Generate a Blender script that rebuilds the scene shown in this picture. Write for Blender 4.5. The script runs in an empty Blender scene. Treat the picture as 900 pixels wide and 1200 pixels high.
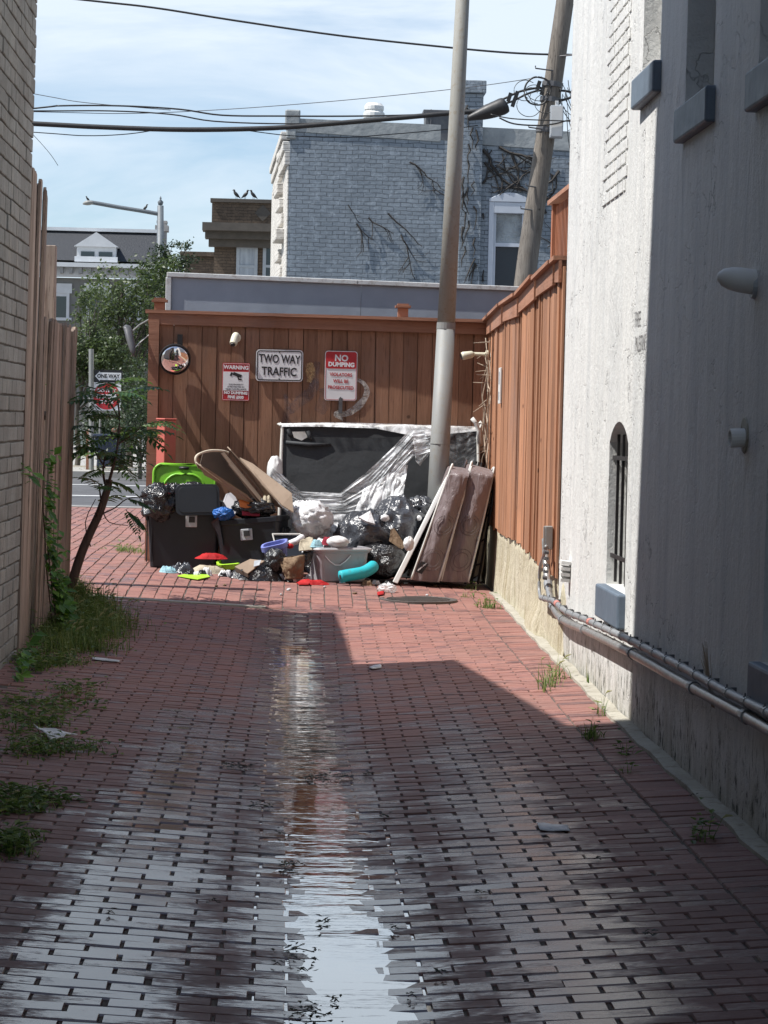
import bpy, math, random
from mathutils import Vector, Matrix, noise, Euler
random.seed(7)
V = Vector
S = bpy.context.scene
COL = S.collection
R = math.radians
F = 2669.0
CAMZ = 1.62
# ---------------------------------------------------------------- camera
rho = R(1.25)
a_, b_ = -120.0, 110.0
x0_ = a_*math.cos(rho) - b_*math.sin(rho)
y0_ = a_*math.sin(rho) + b_*math.cos(rho)
yaw = math.atan2(-x0_, F); pit = math.atan2(y0_, F)
fwd = V((math.sin(yaw)*math.cos(pit), math.cos(yaw)*math.cos(pit), -math.sin(pit)))
r0 = V((math.cos(yaw), -math.sin(yaw), 0)); u0 = r0.cross(fwd)
rgt = r0*math.cos(rho) + u0*math.sin(rho)
upv = -r0*math.sin(rho) + u0*math.cos(rho)
CP = V((0, 0, CAMZ))
cam = bpy.data.cameras.new('camera'); camo = bpy.data.objects.new('camera', cam); COL.objects.link(camo)
cam.sensor_fit = 'HORIZONTAL'; cam.sensor_width = 36; cam.lens = F/900*36
cam.clip_end = 3000; cam.clip_start = 0.1
m = Matrix((rgt, upv, -fwd)).transposed().to_4x4(); m.translation = CP
camo.matrix_world = m; S.camera = camo

def ray(px, py): return fwd + rgt*((px-450)/F) + upv*((600-py)/F)
def P(px, py, Y):
    d = ray(px, py); return CP + d*(Y/d.y)
def sm(a, b, x):
    t = min(1, max(0, (x-a)/(b-a))); return t*t*(3-2*t)
def XC(y): return 0.235-(min(y, 20)-6.3)*0.0115
def gz(x, y):
    dx = x-XC(y)
    g0 = 0.062*math.sqrt(dx*dx+0.012)-0.055
    g0 += .0035*noise.noise(V((x*1.6, y*.75, 3.1)))+(0.004*dx if dx > 0 else 0)
    t = sm(16.3, 20.6, y)
    g1 = 0.17-0.04*min(2.5, max(-3, x))
    if y > 24: g1 = g1+(0.27-g1)*sm(24, 34, y)
    return g0*(1-t)+g1*t
def G(px, py, dz=0.0):
    d = ray(px, py); t = 3.0
    while t < 200:
        p = CP+d*t
        if p.z <= gz(p.x, p.y): break
        t += 0.02
    return V((p.x, p.y, gz(p.x, p.y)+dz))
XRP = [(-6, 1.83), (11.5, 1.86), (15.45, 1.915), (22.2, 1.99)]
def XR(y):
    for (a, xa), (b, xb) in zip(XRP, XRP[1:]):
        if y <= b: return xa+(xb-xa)*(y-a)/(b-a)
    return XRP[-1][1]
def W(px, py, off=0.0):           # point on the right-hand wall line, off = metres out of it
    d = ray(px, py); t = 2.0
    while t < 24:
        p = CP+d*t
        if p.x >= XR(p.y)-off: break
        t += 0.005
    return p
def sc(Y): return F/Y

# ---------------------------------------------------------------- mesh builder
WL = {}
class MB:
    def __init__(s): s.v = []; s.f = []; s.mi = []; s.r = []; s.M = None; s.cuts = []
    def add(s, vs, fs, mat=0, r=None):
        b = len(s.v); s.cuts.append((b, len(s.f)))
        if s.M is not None: vs = [s.M @ V(v) for v in vs]
        s.v.extend([tuple(v) for v in vs])
        if r is None: r = random.random()
        for f in fs:
            s.f.append([b+i for i in f]); s.mi.append(mat); s.r.append(r)
        return s
    def box(s, c, d, rot=None, mat=0, r=None):
        c = V(c); x, y, z = d[0]/2, d[1]/2, d[2]/2
        vs = [V((i*x, j*y, k*z)) for k in (-1, 1) for j in (-1, 1) for i in (-1, 1)]
        if rot is not None:
            if not isinstance(rot, Matrix): rot = Euler(rot).to_matrix()
            vs = [rot @ v for v in vs]
        vs = [c+v for v in vs]
        return s.add(vs, [(0,2,3,1),(4,5,7,6),(0,1,5,4),(2,6,7,3),(0,4,6,2),(1,3,7,5)], mat, r)
    def box2(s, a, b, mat=0, r=None):
        a = V(a); b = V(b); return s.box((a+b)/2, [abs(q) for q in (b-a)], None, mat, r)
    def prism(s, pts, vec, mat=0, r=None):
        pts = [V(p) for p in pts]; vec = V(vec); n = len(pts)
        vs = pts+[p+vec for p in pts]
        fs = [tuple(range(n-1, -1, -1)), tuple(range(n, 2*n))]+[(i, (i+1) % n, n+(i+1) % n, n+i) for i in range(n)]
        return s.add(vs, fs, mat, r)
    def quad(s, a, b, c, d, mat=0, r=None): return s.add([a, b, c, d], [(0, 1, 2, 3)], mat, r)
    def tube(s, path, rad, n=8, caps=True, mat=0, r=None, flat=1.0):
        path = [V(p) for p in path]; k = len(path)
        if not isinstance(rad, (list, tuple)): rad = [rad]*k
        vs = []; ref = None
        for i, p in enumerate(path):
            t = (path[min(i+1, k-1)]-path[max(i-1, 0)])
            if t.length < 1e-9: t = V((0, 0, 1))
            t.normalize()
            if ref is None:
                ref = V((0, 0, 1)) if abs(t.z) < .9 else V((1, 0, 0))
            a = t.cross(ref)
            if a.length < 1e-6: a = t.cross(V((1, .3, 0)))
            a.normalize(); b = a.cross(t); ref = b if False else ref
            for j in range(n):
                an = 2*math.pi*j/n
                vs.append(p+(a*math.cos(an)+b*math.sin(an)*flat)*rad[i])
        fs = [(i*n+j, i*n+(j+1) % n, (i+1)*n+(j+1) % n, (i+1)*n+j) for i in range(k-1) for j in range(n)]
        if caps: fs += [tuple(range(n-1, -1, -1)), tuple((k-1)*n+j for j in range(n))]
        return s.add(vs, fs, mat, r)
    def lathe(s, prof, o=(0, 0, 0), n=16, axis=None, mat=0, r=None):
        o = V(o); q = Matrix.Identity(3)
        if axis is not None: q = V((0, 0, 1)).rotation_difference(V(axis)).to_matrix()
        vs = [o+q @ V((rr*math.cos(2*math.pi*j/n), rr*math.sin(2*math.pi*j/n), z)) for rr, z in prof for j in range(n)]
        k = len(prof)
        fs = [(i*n+j, i*n+(j+1) % n, (i+1)*n+(j+1) % n, (i+1)*n+j) for i in range(k-1) for j in range(n)]
        fs += [tuple(range(n-1, -1, -1)), tuple((k-1)*n+j for j in range(n))]
        return s.add(vs, fs, mat, r)
    def grid(s, fn, nu, nv, mat=0, r=None, wrap=False):
        vs = [fn(i/nu, j/nv) for j in range(nv+1) for i in range(nu+1)]
        fs = [(j*(nu+1)+i, j*(nu+1)+i+1, (j+1)*(nu+1)+i+1, (j+1)*(nu+1)+i) for j in range(nv) for i in range(nu)]
        return s.add(vs, fs, mat, r)
    def build(s, name, mats, parent=None, smooth=False, origin=None, bevel=0, label=None, solid=0, sub=0):
        if not isinstance(mats, (list, tuple)): mats = [mats]
        if parent is not None: og = WL[parent.name]
        elif origin is not None: og = V(origin)
        else:
            xs = [v[0] for v in s.v]; ys = [v[1] for v in s.v]; zs = [v[2] for v in s.v]
            og = V(((min(xs)+max(xs))/2, (min(ys)+max(ys))/2, min(zs)))
        me = bpy.data.meshes.new(name)
        me.from_pydata([(v[0]-og.x, v[1]-og.y, v[2]-og.z) for v in s.v], [], s.f)
        for mt in mats: me.materials.append(mt)
        me.polygons.foreach_set('material_index', s.mi)
        at = me.attributes.new('rnd', 'FLOAT', 'FACE'); at.data.foreach_set('value', s.r)
        if smooth: me.polygons.foreach_set('use_smooth', [True]*len(s.f))
        me.update()
        o = bpy.data.objects.new(name, me); COL.objects.link(o)
        if parent is not None: o.parent = parent
        else: o.location = og
        WL[o.name] = og
        if solid:
            md = o.modifiers.new('solid', 'SOLIDIFY'); md.thickness = solid; md.offset = 0
        if bevel:
            md = o.modifiers.new('bevel', 'BEVEL'); md.width = bevel; md.segments = 2; md.limit_method = 'ANGLE'; md.angle_limit = R(40)
        if sub:
            md = o.modifiers.new('sub', 'SUBSURF'); md.levels = sub; md.render_levels = sub
        if label: o['label'] = label
        return o
    def each(s, name, mats, parent, **k):     # every piece an object of its own
        out = []; cs = s.cuts+[(len(s.v), len(s.f))]
        for (v0, f0), (v1, f1) in zip(cs, cs[1:]):
            m_ = MB(); m_.v = s.v[v0:v1]; m_.f = [[i-v0 for i in f] for f in s.f[f0:f1]]; m_.mi = s.mi[f0:f1]; m_.r = s.r[f0:f1]
            out.append(m_.build(name, mats, parent, **k))
        return out
    def one(s, name, mats, label, cat, group=None, kind=None, **k):
        return tag(s.build(name, mats, **k), label, cat, group, kind)
def tag(o, label=None, cat=None, group=None, kind=None):
    if label: o['label'] = label
    if cat: o['category'] = cat
    if group: o['group'] = group
    if kind: o['kind'] = kind
    return o
def thing(name, label, cat, loc, group=None):
    o = bpy.data.objects.new(name, None); o.empty_display_size = .2; COL.objects.link(o)
    o.location = loc; WL[o.name] = V(loc); return tag(o, label, cat, group)
def struct(mb, name, mats, **k): return tag(mb.build(name, mats, **k), kind='structure')
def frame(o, rz=0, rx=0, ry=0):
    return Matrix.Translation(V(o)) @ Euler((rx, ry, rz)).to_matrix().to_4x4()
def dup(root, loc=None, label=None, rotz=None):
    r = root.copy(); COL.objects.link(r)
    if loc is not None: r.location = loc
    if rotz is not None: r.rotation_euler.z = rotz
    if label: r['label'] = label
    for ch in list(root.children):
        c = ch.copy(); COL.objects.link(c); c.parent = r
        for g in ch.children:
            d = g.copy(); COL.objects.link(d); d.parent = c
    WL[r.name] = V(r.location)
    return r
def nz(p, s=1.0, o=0): return noise.noise(V(p)*s+V((o*7.3, o*3.1, o*1.7)))

# ---------------------------------------------------------------- materials
class NT:
    def __init__(s, name):
        s.m = bpy.data.materials.new(name); s.m.use_nodes = True
        s.t = s.m.node_tree; s.n = s.t.nodes; s.l = s.t.links
        s.b = s.n['Principled BSDF']; s.out = s.n['Material Output']
    def new(s, t, **k):
        n = s.n.new(t)
        for a, b in k.items(): setattr(n, a, b)
        return n
    def link(s, a, b): s.l.new(a, b)
    def coord(s, scale=(1, 1, 1), kind='Object', rot=(0, 0, 0)):
        c = s.new('ShaderNodeTexCoord'); mp = s.new('ShaderNodeMapping')
        mp.inputs['Scale'].default_value = scale; mp.inputs['Rotation'].default_value = rot
        s.link(c.outputs[kind], mp.inputs['Vector']); return mp.outputs[0]
    def noise(s, vec, scale=5, detail=4, rough=.55, dist=0):
        n = s.new('ShaderNodeTexNoise'); n.inputs['Scale'].default_value = scale
        n.inputs['Detail'].default_value = detail; n.inputs['Roughness'].default_value = rough
        n.inputs['Distortion'].default_value = dist
        s.link(vec, n.inputs['Vector']); return n.outputs['Fac']
    def ramp(s, fac, stops):
        n = s.new('ShaderNodeValToRGB'); e = n.color_ramp.elements
        while len(e) < len(stops): e.new(.5)
        for el, (p, c) in zip(e, stops):
            el.position = p
            el.color = (c, c, c, 1) if not isinstance(c, (tuple, list)) else (*c, 1)
        s.link(fac, n.inputs[0]); return n.outputs[0]
    def mix(s, f, a, b, mode='MIX'):
        n = s.new('ShaderNodeMix', data_type='RGBA', blend_type=mode)
        for v, i in ((f, 0), (a, 6), (b, 7)):
            if isinstance(v, (int, float)): n.inputs[i].default_value = v if i == 0 else (v, v, v, 1)
            elif isinstance(v, tuple): n.inputs[i].default_value = (*v, 1)
            else: s.link(v, n.inputs[i])
        return n.outputs[2]
    def math(s, op, a, b=0.0, clamp=False):
        n = s.new('ShaderNodeMath', operation=op, use_clamp=clamp)
        for i, v in ((0, a), (1, b)):
            if isinstance(v, (int, float)): n.inputs[i].default_value = v
            else: s.link(v, n.inputs[i])
        return n.outputs[0]
    def bump(s, h, strength=.3, dist=.01, prev=None):
        n = s.new('ShaderNodeBump'); n.inputs['Strength'].default_value = strength; n.inputs['Distance'].default_value = dist
        s.link(h, n.inputs['Height'])
        if prev is not None: s.link(prev, n.inputs['Normal'])
        return n.outputs[0]
    def rnd(s):
        n = s.new('ShaderNodeAttribute'); n.attribute_name = 'rnd'; return n.outputs['Fac']
    def set(s, **k):
        for a, v in k.items():
            i = s.b.inputs[{'color': 'Base Color', 'rough': 'Roughness', 'metal': 'Metallic', 'normal': 'Normal', 'spec': 'Specular IOR Level', 'coat': 'Coat Weight', 'trans': 'Transmission Weight', 'ior': 'IOR', 'alpha': 'Alpha', 'sheen': 'Sheen Weight', 'em': 'Emission Color', 'ems': 'Emission Strength'}[a]]
            if isinstance(v, tuple): i.default_value = (*v, 1)
            elif isinstance(v, (int, float)): i.default_value = v
            else: s.link(v, i)
        return s.m
def pm(name, c1, c2=None, scale=6, rough=.6, metal=0, bump=.15, bs=40, stretch=(1, 1, 1), per=0.0, spec=.5, bd=.004, wear=None):
    """general painted / plastic / cloth material with broken-up colour, roughness and relief"""
    n = NT(name); v = n.coord(stretch)
    if c2 is None: c2 = tuple(x*.8 for x in c1)
    f = n.ramp(n.noise(v, scale, 5, .6), [(.3, 0.), (.7, 1.)])
    c = n.mix(f, c1, c2)
    if per:
        k = n.math('ADD', n.math('MULTIPLY', n.rnd(), per), 1-per*.5)
        c = n.mix(1.0, c, k, 'MULTIPLY')
    if wear:
        w = n.ramp(n.noise(n.coord((1, 1, 1)), scale*3.1, 6, .7), [(.53, 0.), (.64, 1.)])
        c = n.mix(n.math('MULTIPLY', w, .6), c, wear)
    rr = n.math('ADD', n.math('MULTIPLY', n.noise(v, scale*2.3, 3), .25), rough-.12, True)
    nm = n.bump(n.noise(v, bs, 4), bump, bd)
    return n.set(color=c, rough=rr, metal=metal, normal=nm, spec=spec)
# ---------------------------------------------------------------- particular materials
def m_brickpave(name, lit=1.0, wet=True):
    n = NT(name); o = n.coord((1, 1, 1))
    k = n.rnd()
    base = n.ramp(k, [(0, (.27, .125, .102)), (.35, (.34, .155, .122)), (.7, (.385, .185, .15)), (1, (.31, .15, .13))])
    sp = n.noise(o, 60, 4, .7)
    base = n.mix(n.ramp(sp, [(.35, .55), (.75, 0.)]), base, (.17, .075, .065))
    dirt = n.ramp(n.noise(o, 1.3, 5, .65), [(.42, 0.), (.68, .5)])
    base = n.mix(dirt, base, (.22, .13, .105))
    lime = n.ramp(n.noise(o, 9, 6, .75), [(.6, 0.), (.75, .35)])
    base = n.mix(lime, base, (.42, .34, .30))
    g = n.new('ShaderNodeNewGeometry'); sx = n.new('ShaderNodeSeparateXYZ'); n.link(g.outputs['Position'], sx.inputs[0])
    X, Y = sx.outputs[0], sx.outputs[1]
    if wet:
        # damp wheel tracks and the gully, broken up by noise (real water lying in the ruts)
        def band(x0, drift, hw):
            ctr = n.math('ADD', n.math('MULTIPLY', n.math('ADD', Y, -8), drift), x0)
            d = n.math('ABSOLUTE', n.math('SUBTRACT', X, ctr))
            return n.math('SUBTRACT', 1.0, n.math('DIVIDE', d, hw))
        far = n.math('SUBTRACT', 1.0, n.math('DIVIDE', n.math('ADD', Y, -10.5), 3.2), True)
        b1 = n.math('MULTIPLY', band(-.46, .016, .34), far)
        b2 = n.math('MULTIPLY', n.math('MULTIPLY', band(.93, .012, .36), far), .85)
        b3 = n.math('MULTIPLY', band(.216, -.0115, .42), n.math('SUBTRACT', 1.0, n.math('DIVIDE', n.math('ADD', Y, -17.0), 2.0), True))
        near = n.math('MULTIPLY', n.math('SUBTRACT', 11.5, Y), .12)
        near = n.math('MINIMUM', n.math('MAXIMUM', near, 0.0), .44)
        near = n.math('MULTIPLY', near, n.math('SUBTRACT', 1.0, n.math('DIVIDE', n.math('ABSOLUTE', n.math('SUBTRACT', X, .2)), 2.6), True))
        wb = n.math('MAXIMUM', n.math('MAXIMUM', b1, b2), n.math('MAXIMUM', b3, 0.0))
        nn = n.noise(n.coord((1.0, 2.2, 1)), 5, 6, .68)
        fine = n.noise(n.coord((1.0, 5, 1)), 26, 4, .65)
        s = n.math('ADD', n.math('ADD', n.math('MULTIPLY', wb, .70), n.math('MULTIPLY', near, .45)), n.math('MULTIPLY', n.math('ADD', nn, -.5), 1.5))
        s = n.math('ADD', s, n.math('MULTIPLY', n.math('ADD', fine, -.5), 1.1))
        s = n.math('ADD', s, n.math('MULTIPLY', n.math('ADD', k, -.5), .42))
        w = n.ramp(s, [(.26, 0.), (.56, 1.)])
        damp = n.ramp(s, [(.0, 0.), (.35, 1.)])
        neard = n.math('MULTIPLY', n.math('SUBTRACT', 13.5, Y), .13, True)
        damp2 = n.math('MAXIMUM', damp, n.math('MULTIPLY', neard, .85))
        base = n.mix(n.math('MULTIPLY', damp2, .8), base, n.mix(1.0, base, (.30, .34, .42), 'MULTIPLY'))
        gl = n.math('MULTIPLY', b3, 2.5, True); rt = n.math('MULTIPLY', n.math('SUBTRACT', X, .5), 3.0, True)
        rough = n.mix(w, n.mix(damp, .70, .48), n.mix(gl, n.mix(rt, .14, .27), .09))
        bs = n.mix(w, .38, .045)
    else:
        rough = .75; bs = .5
    h = n.noise(o, 30, 5, .65)
    b = n.new('ShaderNodeBump'); b.inputs['Distance'].default_value = .006
    n.link(h, b.inputs['Height'])
    if wet: n.link(bs, b.inputs['Strength'])
    else: b.inputs['Strength'].default_value = .5
    return n.set(color=base, rough=rough, normal=b.outputs[0], spec=n.mix(w, .5, 1.0) if wet else .5)

def m_wood(name, c1, c2, dark, axis='Z', per=.5, rough=.75, grain=1.0, bd=.004):
    n = NT(name)
    st = {'Z': (14, 14, .8), 'X': (.8, 14, 14), 'Y': (14, .8, 14)}[axis]
    # shift the grain from board to board
    c = n.new('ShaderNodeTexCoord'); mp = n.new('ShaderNodeMapping'); mp.inputs['Scale'].default_value = st
    n.link(c.outputs['Object'], mp.inputs['Vector'])
    off = n.new('ShaderNodeCombineXYZ')
    for i in range(3): n.link(n.math('MULTIPLY', n.rnd(), 37.0+i*11), off.inputs[i])
    n.link(off.outputs[0], mp.inputs['Location']); v = mp.outputs[0]
    g = n.noise(v, 1.6, 6, .65, .6)
    col = n.mix(n.ramp(g, [(.3, 0.), (.7, 1.)]), c1, c2)
    k = n.math('ADD', n.math('MULTIPLY', n.rnd(), per), 1-per*.5)
    col = n.mix(1.0, col, k, 'MULTIPLY')
    fine = n.noise(v, 6, 4, .7)
    col = n.mix(n.ramp(fine, [(.56, 0.), (.72, .75*grain)]), col, dark)
    ob = n.coord((1, 1, 1))
    knot = n.new('ShaderNodeTexVoronoi'); knot.inputs['Scale'].default_value = 2.6; n.link(ob, knot.inputs['Vector'])
    col = n.mix(n.ramp(knot.outputs['Distance'], [(.03, .85), (.06, 0.)]), col, dark)
    st2 = n.ramp(n.noise(n.coord((1, 1, .35)), 1.7, 5, .6), [(.45, 0.), (.75, .45)])
    col = n.mix(st2, col, dark)
    gw = n.ramp(n.noise(n.coord((1, 1, .5)), 1.3, 6, .7), [(.5, 0.), (.7, .4)])
    col = n.mix(gw, col, tuple(.45*q+.13 for q in c1))
    nm = n.bump(n.math('ADD', g, n.math('MULTIPLY', fine, .5)), .6, bd)
    return n.set(color=col, rough=rough, normal=nm, spec=.25)

def m_stucco():
    n = NT('wall_stucco'); o = n.coord((1, 1, 1))
    g = n.new('ShaderNodeNewGeometry'); sx = n.new('ShaderNodeSeparateXYZ'); n.link(g.outputs['Position'], sx.inputs[0])
    base = n.mix(n.ramp(n.noise(o, 1.2, 5, .6), [(.3, 0.), (.75, 1.)]), (.73, .725, .70), (.64, .64, .62))
    streak = n.ramp(n.noise(n.coord((1, 3.2, .22)), 1.8, 6, .65), [(.42, 0.), (.70, .5)])
    base = n.mix(streak, base, (.46, .48, .49))
    # dirt splashed up from the paving, with an uneven top edge
    zz = n.math('SUBTRACT', sx.outputs[2], n.math('MULTIPLY', n.noise(n.coord((1, 2.4, .6)), 3.5, 6, .7), .9))
    gr = n.ramp(zz, [(-.32, .0), (0.0, 0.)]) if False else n.math('SUBTRACT', .55, n.math('MULTIPLY', n.math('ADD', zz, .36), 2.4), True)
    base = n.mix(n.math('MULTIPLY', gr, .95), base, (.27, .25, .20))
    sp = n.ramp(n.noise(n.coord((1, 2, .8)), 11, 6, .75), [(.54, 0.), (.60, 1.)])
    lo = n.math('MULTIPLY', n.math('SUBTRACT', .50, sx.outputs[2]), 3.2, True)
    base = n.mix(n.math('MULTIPLY', sp, lo), base, (.06, .065, .05))
    ck = n.new('ShaderNodeTexVoronoi', feature='DISTANCE_TO_EDGE'); ck.inputs['Scale'].default_value = .8
    dv = n.new('ShaderNodeVectorMath', operation='ADD'); nz_ = n.new('ShaderNodeTexNoise'); nz_.inputs['Scale'].default_value = 4; nz_.inputs['Detail'].default_value = 6
    n.link(o, nz_.inputs['Vector']); n.link(o, dv.inputs[0]); n.link(nz_.outputs['Color'], dv.inputs[1]); n.link(dv.outputs[0], ck.inputs['Vector'])
    crack = n.ramp(ck.outputs['Distance'], [(.0, 1.), (.006, 0.)])
    cm = n.ramp(n.noise(o, .9, 2), [(.46, 0.), (.56, .85)])
    base = n.mix(n.math('MULTIPLY', crack, cm), base, (.2, .2, .2))
    h1 = n.noise(n.coord((1, 1, 1)), 34, 5, .7); h2 = n.noise(n.coord((1, 1.3, .55)), 5, 5, .65, .8)
    h = n.math('ADD', n.math('MULTIPLY', h1, .35), h2)
    h = n.math('SUBTRACT', h, n.math('MULTIPLY', crack, .3))
    nm = n.bump(h, .8, .024)
    return n.set(color=base, rough=.72, normal=nm, spec=.3)

def m_painted_brick(name, c1, c2, scale=1.0, course=.075, length=.21, axis='XZ', mortar=None, bd=.012, per=.15):
    n = NT(name)
    c = n.new('ShaderNodeTexCoord'); sx = n.new('ShaderNodeSeparateXYZ'); n.link(c.outputs['Object'], sx.inputs[0])
    cb = n.new('ShaderNodeCombineXYZ')
    a, b = {'XZ': (0, 2), 'YZ': (1, 2)}[axis]
    n.link(sx.outputs[a], cb.inputs[0]); n.link(sx.outputs[b], cb.inputs[1])
    # uneven courses
    wob = n.new('ShaderNodeTexNoise'); wob.inputs['Scale'].default_value = 3; n.link(cb.outputs[0], wob.inputs['Vector'])
    va = n.new('ShaderNodeVectorMath', operation='SCALE'); va.inputs[3].default_value = .06; n.link(wob.outputs['Color'], va.inputs[0])
    vb = n.new('ShaderNodeVectorMath', operation='ADD'); n.link(cb.outputs[0], vb.inputs[0]); n.link(va.outputs[0], vb.inputs[1])
    br = n.new('ShaderNodeTexBrick'); n.link(vb.outputs[0], br.inputs['Vector'])
    br.inputs['Scale'].default_value = 1; br.inputs['Brick Width'].default_value = length; br.inputs['Row Height'].default_value = course
    br.inputs['Mortar Size'].default_value = .007; br.inputs['Mortar Smooth'].default_value = .4
    br.inputs['Color1'].default_value = (.75, .75, .75, 1); br.inputs['Color2'].default_value = (1, 1, 1, 1); br.inputs['Mortar'].default_value = (.5, .5, .5, 1)
    big = n.ramp(n.noise(n.coord((1, 1, .5)), .8, 5, .65), [(.3, 0.), (.7, 1.)])
    base = n.mix(big, c1, c2)
    base = n.mix(per*2, base, br.outputs['Color'], 'MULTIPLY')
    base = n.mix(n.math('MULTIPLY', br.outputs['Fac'], .75), base, mortar or tuple(x*.55 for x in c2))
    worn = n.ramp(n.noise(n.coord((1, 1, 1)), 6, 6, .75), [(.52, 0.), (.62, .6)])
    base = n.mix(worn, base, tuple(min(1, x*1.35) for x in c1))
    h = n.math('SUBTRACT', n.math('MULTIPLY', n.noise(n.coord((1, 1, 1)), 14, 4, .6), .45), br.outputs['Fac'])
    return n.set(color=base, rough=.75, normal=n.bump(h, .9, bd), spec=.25)

def m_water():
    n = NT('water_film')
    # sheet of clear shallow water: glossy mirror by Fresnel over wet, dark brick seen through it
    g = n.new('ShaderNodeBsdfGlossy'); g.inputs['Roughness'].default_value = .02; g.inputs['Color'].default_value = (1, 1, 1, 1)
    t = n.new('ShaderNodeBsdfTransparent'); t.inputs['Color'].default_value = (.62, .57, .55, 1)
    fr = n.new('ShaderNodeFresnel'); fr.inputs['IOR'].default_value = 2.2
    mx = n.new('ShaderNodeMixShader')
    h = n.math('ADD', n.noise(n.coord((1.0, 3.4, 1)), 2.6, 3, .5, .4), n.math('MULTIPLY', n.noise(n.coord((1.2, 5, 1)), 9, 2), .10))
    gg = n.new('ShaderNodeNewGeometry'); sy = n.new('ShaderNodeSeparateXYZ'); n.link(gg.outputs['Position'], sy.inputs[0])
    am = n.math('MULTIPLY', n.ramp(n.noise(n.coord((.6, .9, 1)), 1.1, 2), [(.34, .3), (.55, 1.)]), n.math('ADD', n.math('MULTIPLY', n.math('SUBTRACT', sy.outputs[1], 7.3), 1.1, True), .10))
    nm = n.bump(n.math('MULTIPLY', h, am), 1.0, .0046)
    n.link(nm, g.inputs['Normal']); n.link(nm, fr.inputs['Normal'])
    n.link(n.math('MULTIPLY', fr.outputs[0], 1.8, True), mx.inputs[0]); n.link(t.outputs[0], mx.inputs[1]); n.link(g.outputs[0], mx.inputs[2])
    n.link(mx.outputs[0], n.out.inputs['Surface']); n.n.remove(n.b) if False else None
    return n.m

def m_film(name, col=(.82, .84, .85), opacity=.45, stretch=(1, 1, 1), scale=6, rough=.25):
    """thin crumpled polythene: part clear, part milky where it creases"""
    n = NT(name)
    t = n.new('ShaderNodeBsdfTransparent'); mx = n.new('ShaderNodeMixShader')
    f = n.noise(n.coord(stretch), scale, 5, .65, .8)
    a = n.ramp(f, [(.36, opacity*.25), (.5, opacity*.8), (.66, min(1, opacity*1.8))])
    n.set(color=col, rough=rough, spec=.6, normal=n.bump(n.noise(n.coord(stretch), scale*.8, 3, .5, .6), .25, .02))
    n.link(a, mx.inputs[0]); n.link(t.outputs[0], mx.inputs[1]); n.link(n.b.outputs[0], mx.inputs[2])
    n.link(mx.outputs[0], n.out.inputs['Surface']); return n.m
def m_bag(name, col, rough=.28, spec=.6, sc=9, bd=.05):
    n = NT(name); v = n.coord((1, 1, 1))
    vo = n.noise(v, sc, 5, .6, 1.6)
    return n.set(color=n.mix(n.ramp(n.noise(v, sc*.6, 4), [(.35, 0.), (.7, 1.)]), col, tuple(c*.55 for c in col)), rough=rough, spec=spec, normal=n.bump(vo, .9, bd))
def m_leaf(name, cs, rough=.5, tr=.25):
    n = NT(name)
    c = n.ramp(n.rnd(), [(i/(len(cs)-1), q) for i, q in enumerate(cs)])
    n.set(color=c, rough=rough, spec=.35)
    d = n.new('ShaderNodeBsdfTranslucent'); n.link(n.mix(1.0, c, (1.3, 1.4, .7), 'MULTIPLY'), d.inputs['Color'])
    mx = n.new('ShaderNodeMixShader'); mx.inputs[0].default_value = tr
    n.link(n.b.outputs[0], mx.inputs[1]); n.link(d.outputs[0], mx.inputs[2]); n.link(mx.outputs[0], n.out.inputs['Surface'])
    return n.m
def m_glass(name, col=(.03, .04, .05)):
    n = NT(name); return n.set(color=col, rough=.06, spec=.8)

M = {}
M['pave'] = m_brickpave('paving_brick')
M['joint'] = pm('joint_sand', (.065, .054, .048), (.12, .098, .08), 30, .9, bump=.4)
M['soil'] = pm('soil_and_concrete', (.20, .17, .14), (.28, .25, .21), 3, .9, bump=.4, bs=20)
M['kerb'] = pm('kerb_concrete', (.42, .40, .34), (.30, .28, .23), 5, .85, bump=.5, bs=30, bd=.01, wear=(.16, .14, .1))
M['asphalt'] = pm('asphalt', (.060, .060, .064), (.10, .10, .105), 1.2, .8, bump=.4, bs=60)
M['walk'] = pm('sidewalk_concrete', (.36, .35, .33), (.28, .27, .25), 1.5, .85, bump=.2)
M['whiteline'] = pm('road_paint', (.7, .7, .68), (.5, .5, .5), 6, .7)
M['water'] = m_water()
M['stucco'] = m_stucco()
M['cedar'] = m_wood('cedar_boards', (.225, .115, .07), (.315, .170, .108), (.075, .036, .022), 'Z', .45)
M['cedarlit'] = m_wood('cedar_boards_red_sunlit', (.33, .155, .085), (.44, .225, .13), (.09, .04, .024), 'Z', .5)  # reddish boards, with the side fence's sunlight put into the colour
M['cedartrim'] = m_wood('cedar_trim', (.28, .135, .085), (.37, .19, .125), (.12, .06, .042), 'X', .25)
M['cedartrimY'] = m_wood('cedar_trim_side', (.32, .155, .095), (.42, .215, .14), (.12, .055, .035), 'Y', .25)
M['grey_wood'] = m_wood('weathered_boards', (.43, .35, .29), (.24, .17, .135), (.035, .022, .018), 'Z', .5, .85, 1.5, .009)
M['pole_wood'] = m_wood('pole_timber', (.25, .225, .195), (.125, .11, .095), (.035, .028, .024), 'Z', .1, .85, 1.7, .02)
M['steel'] = pm('galvanised_steel', (.27, .275, .265), (.21, .215, .21), 5, .6, .1, bump=.08, stretch=(1, 1, .2), wear=(.24, .22, .18))
M['poleup'] = pm('weathered_pole', (.30, .295, .265), (.225, .22, .195), 7, .65, .0, bump=.2, stretch=(1.5, 1.5, .12), wear=(.22, .18, .13))
M['slate_blue'] = pm('blue_grey_paint', (.13, .17, .22), (.10, .13, .17), 5, .55, bump=.25, bs=24, bd=.008)
M['dark_glass'] = m_glass('window_glass')
M['black_metal'] = pm('black_metal', (.02, .02, .022), (.035, .03, .03), 10, .45, .3)
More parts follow.
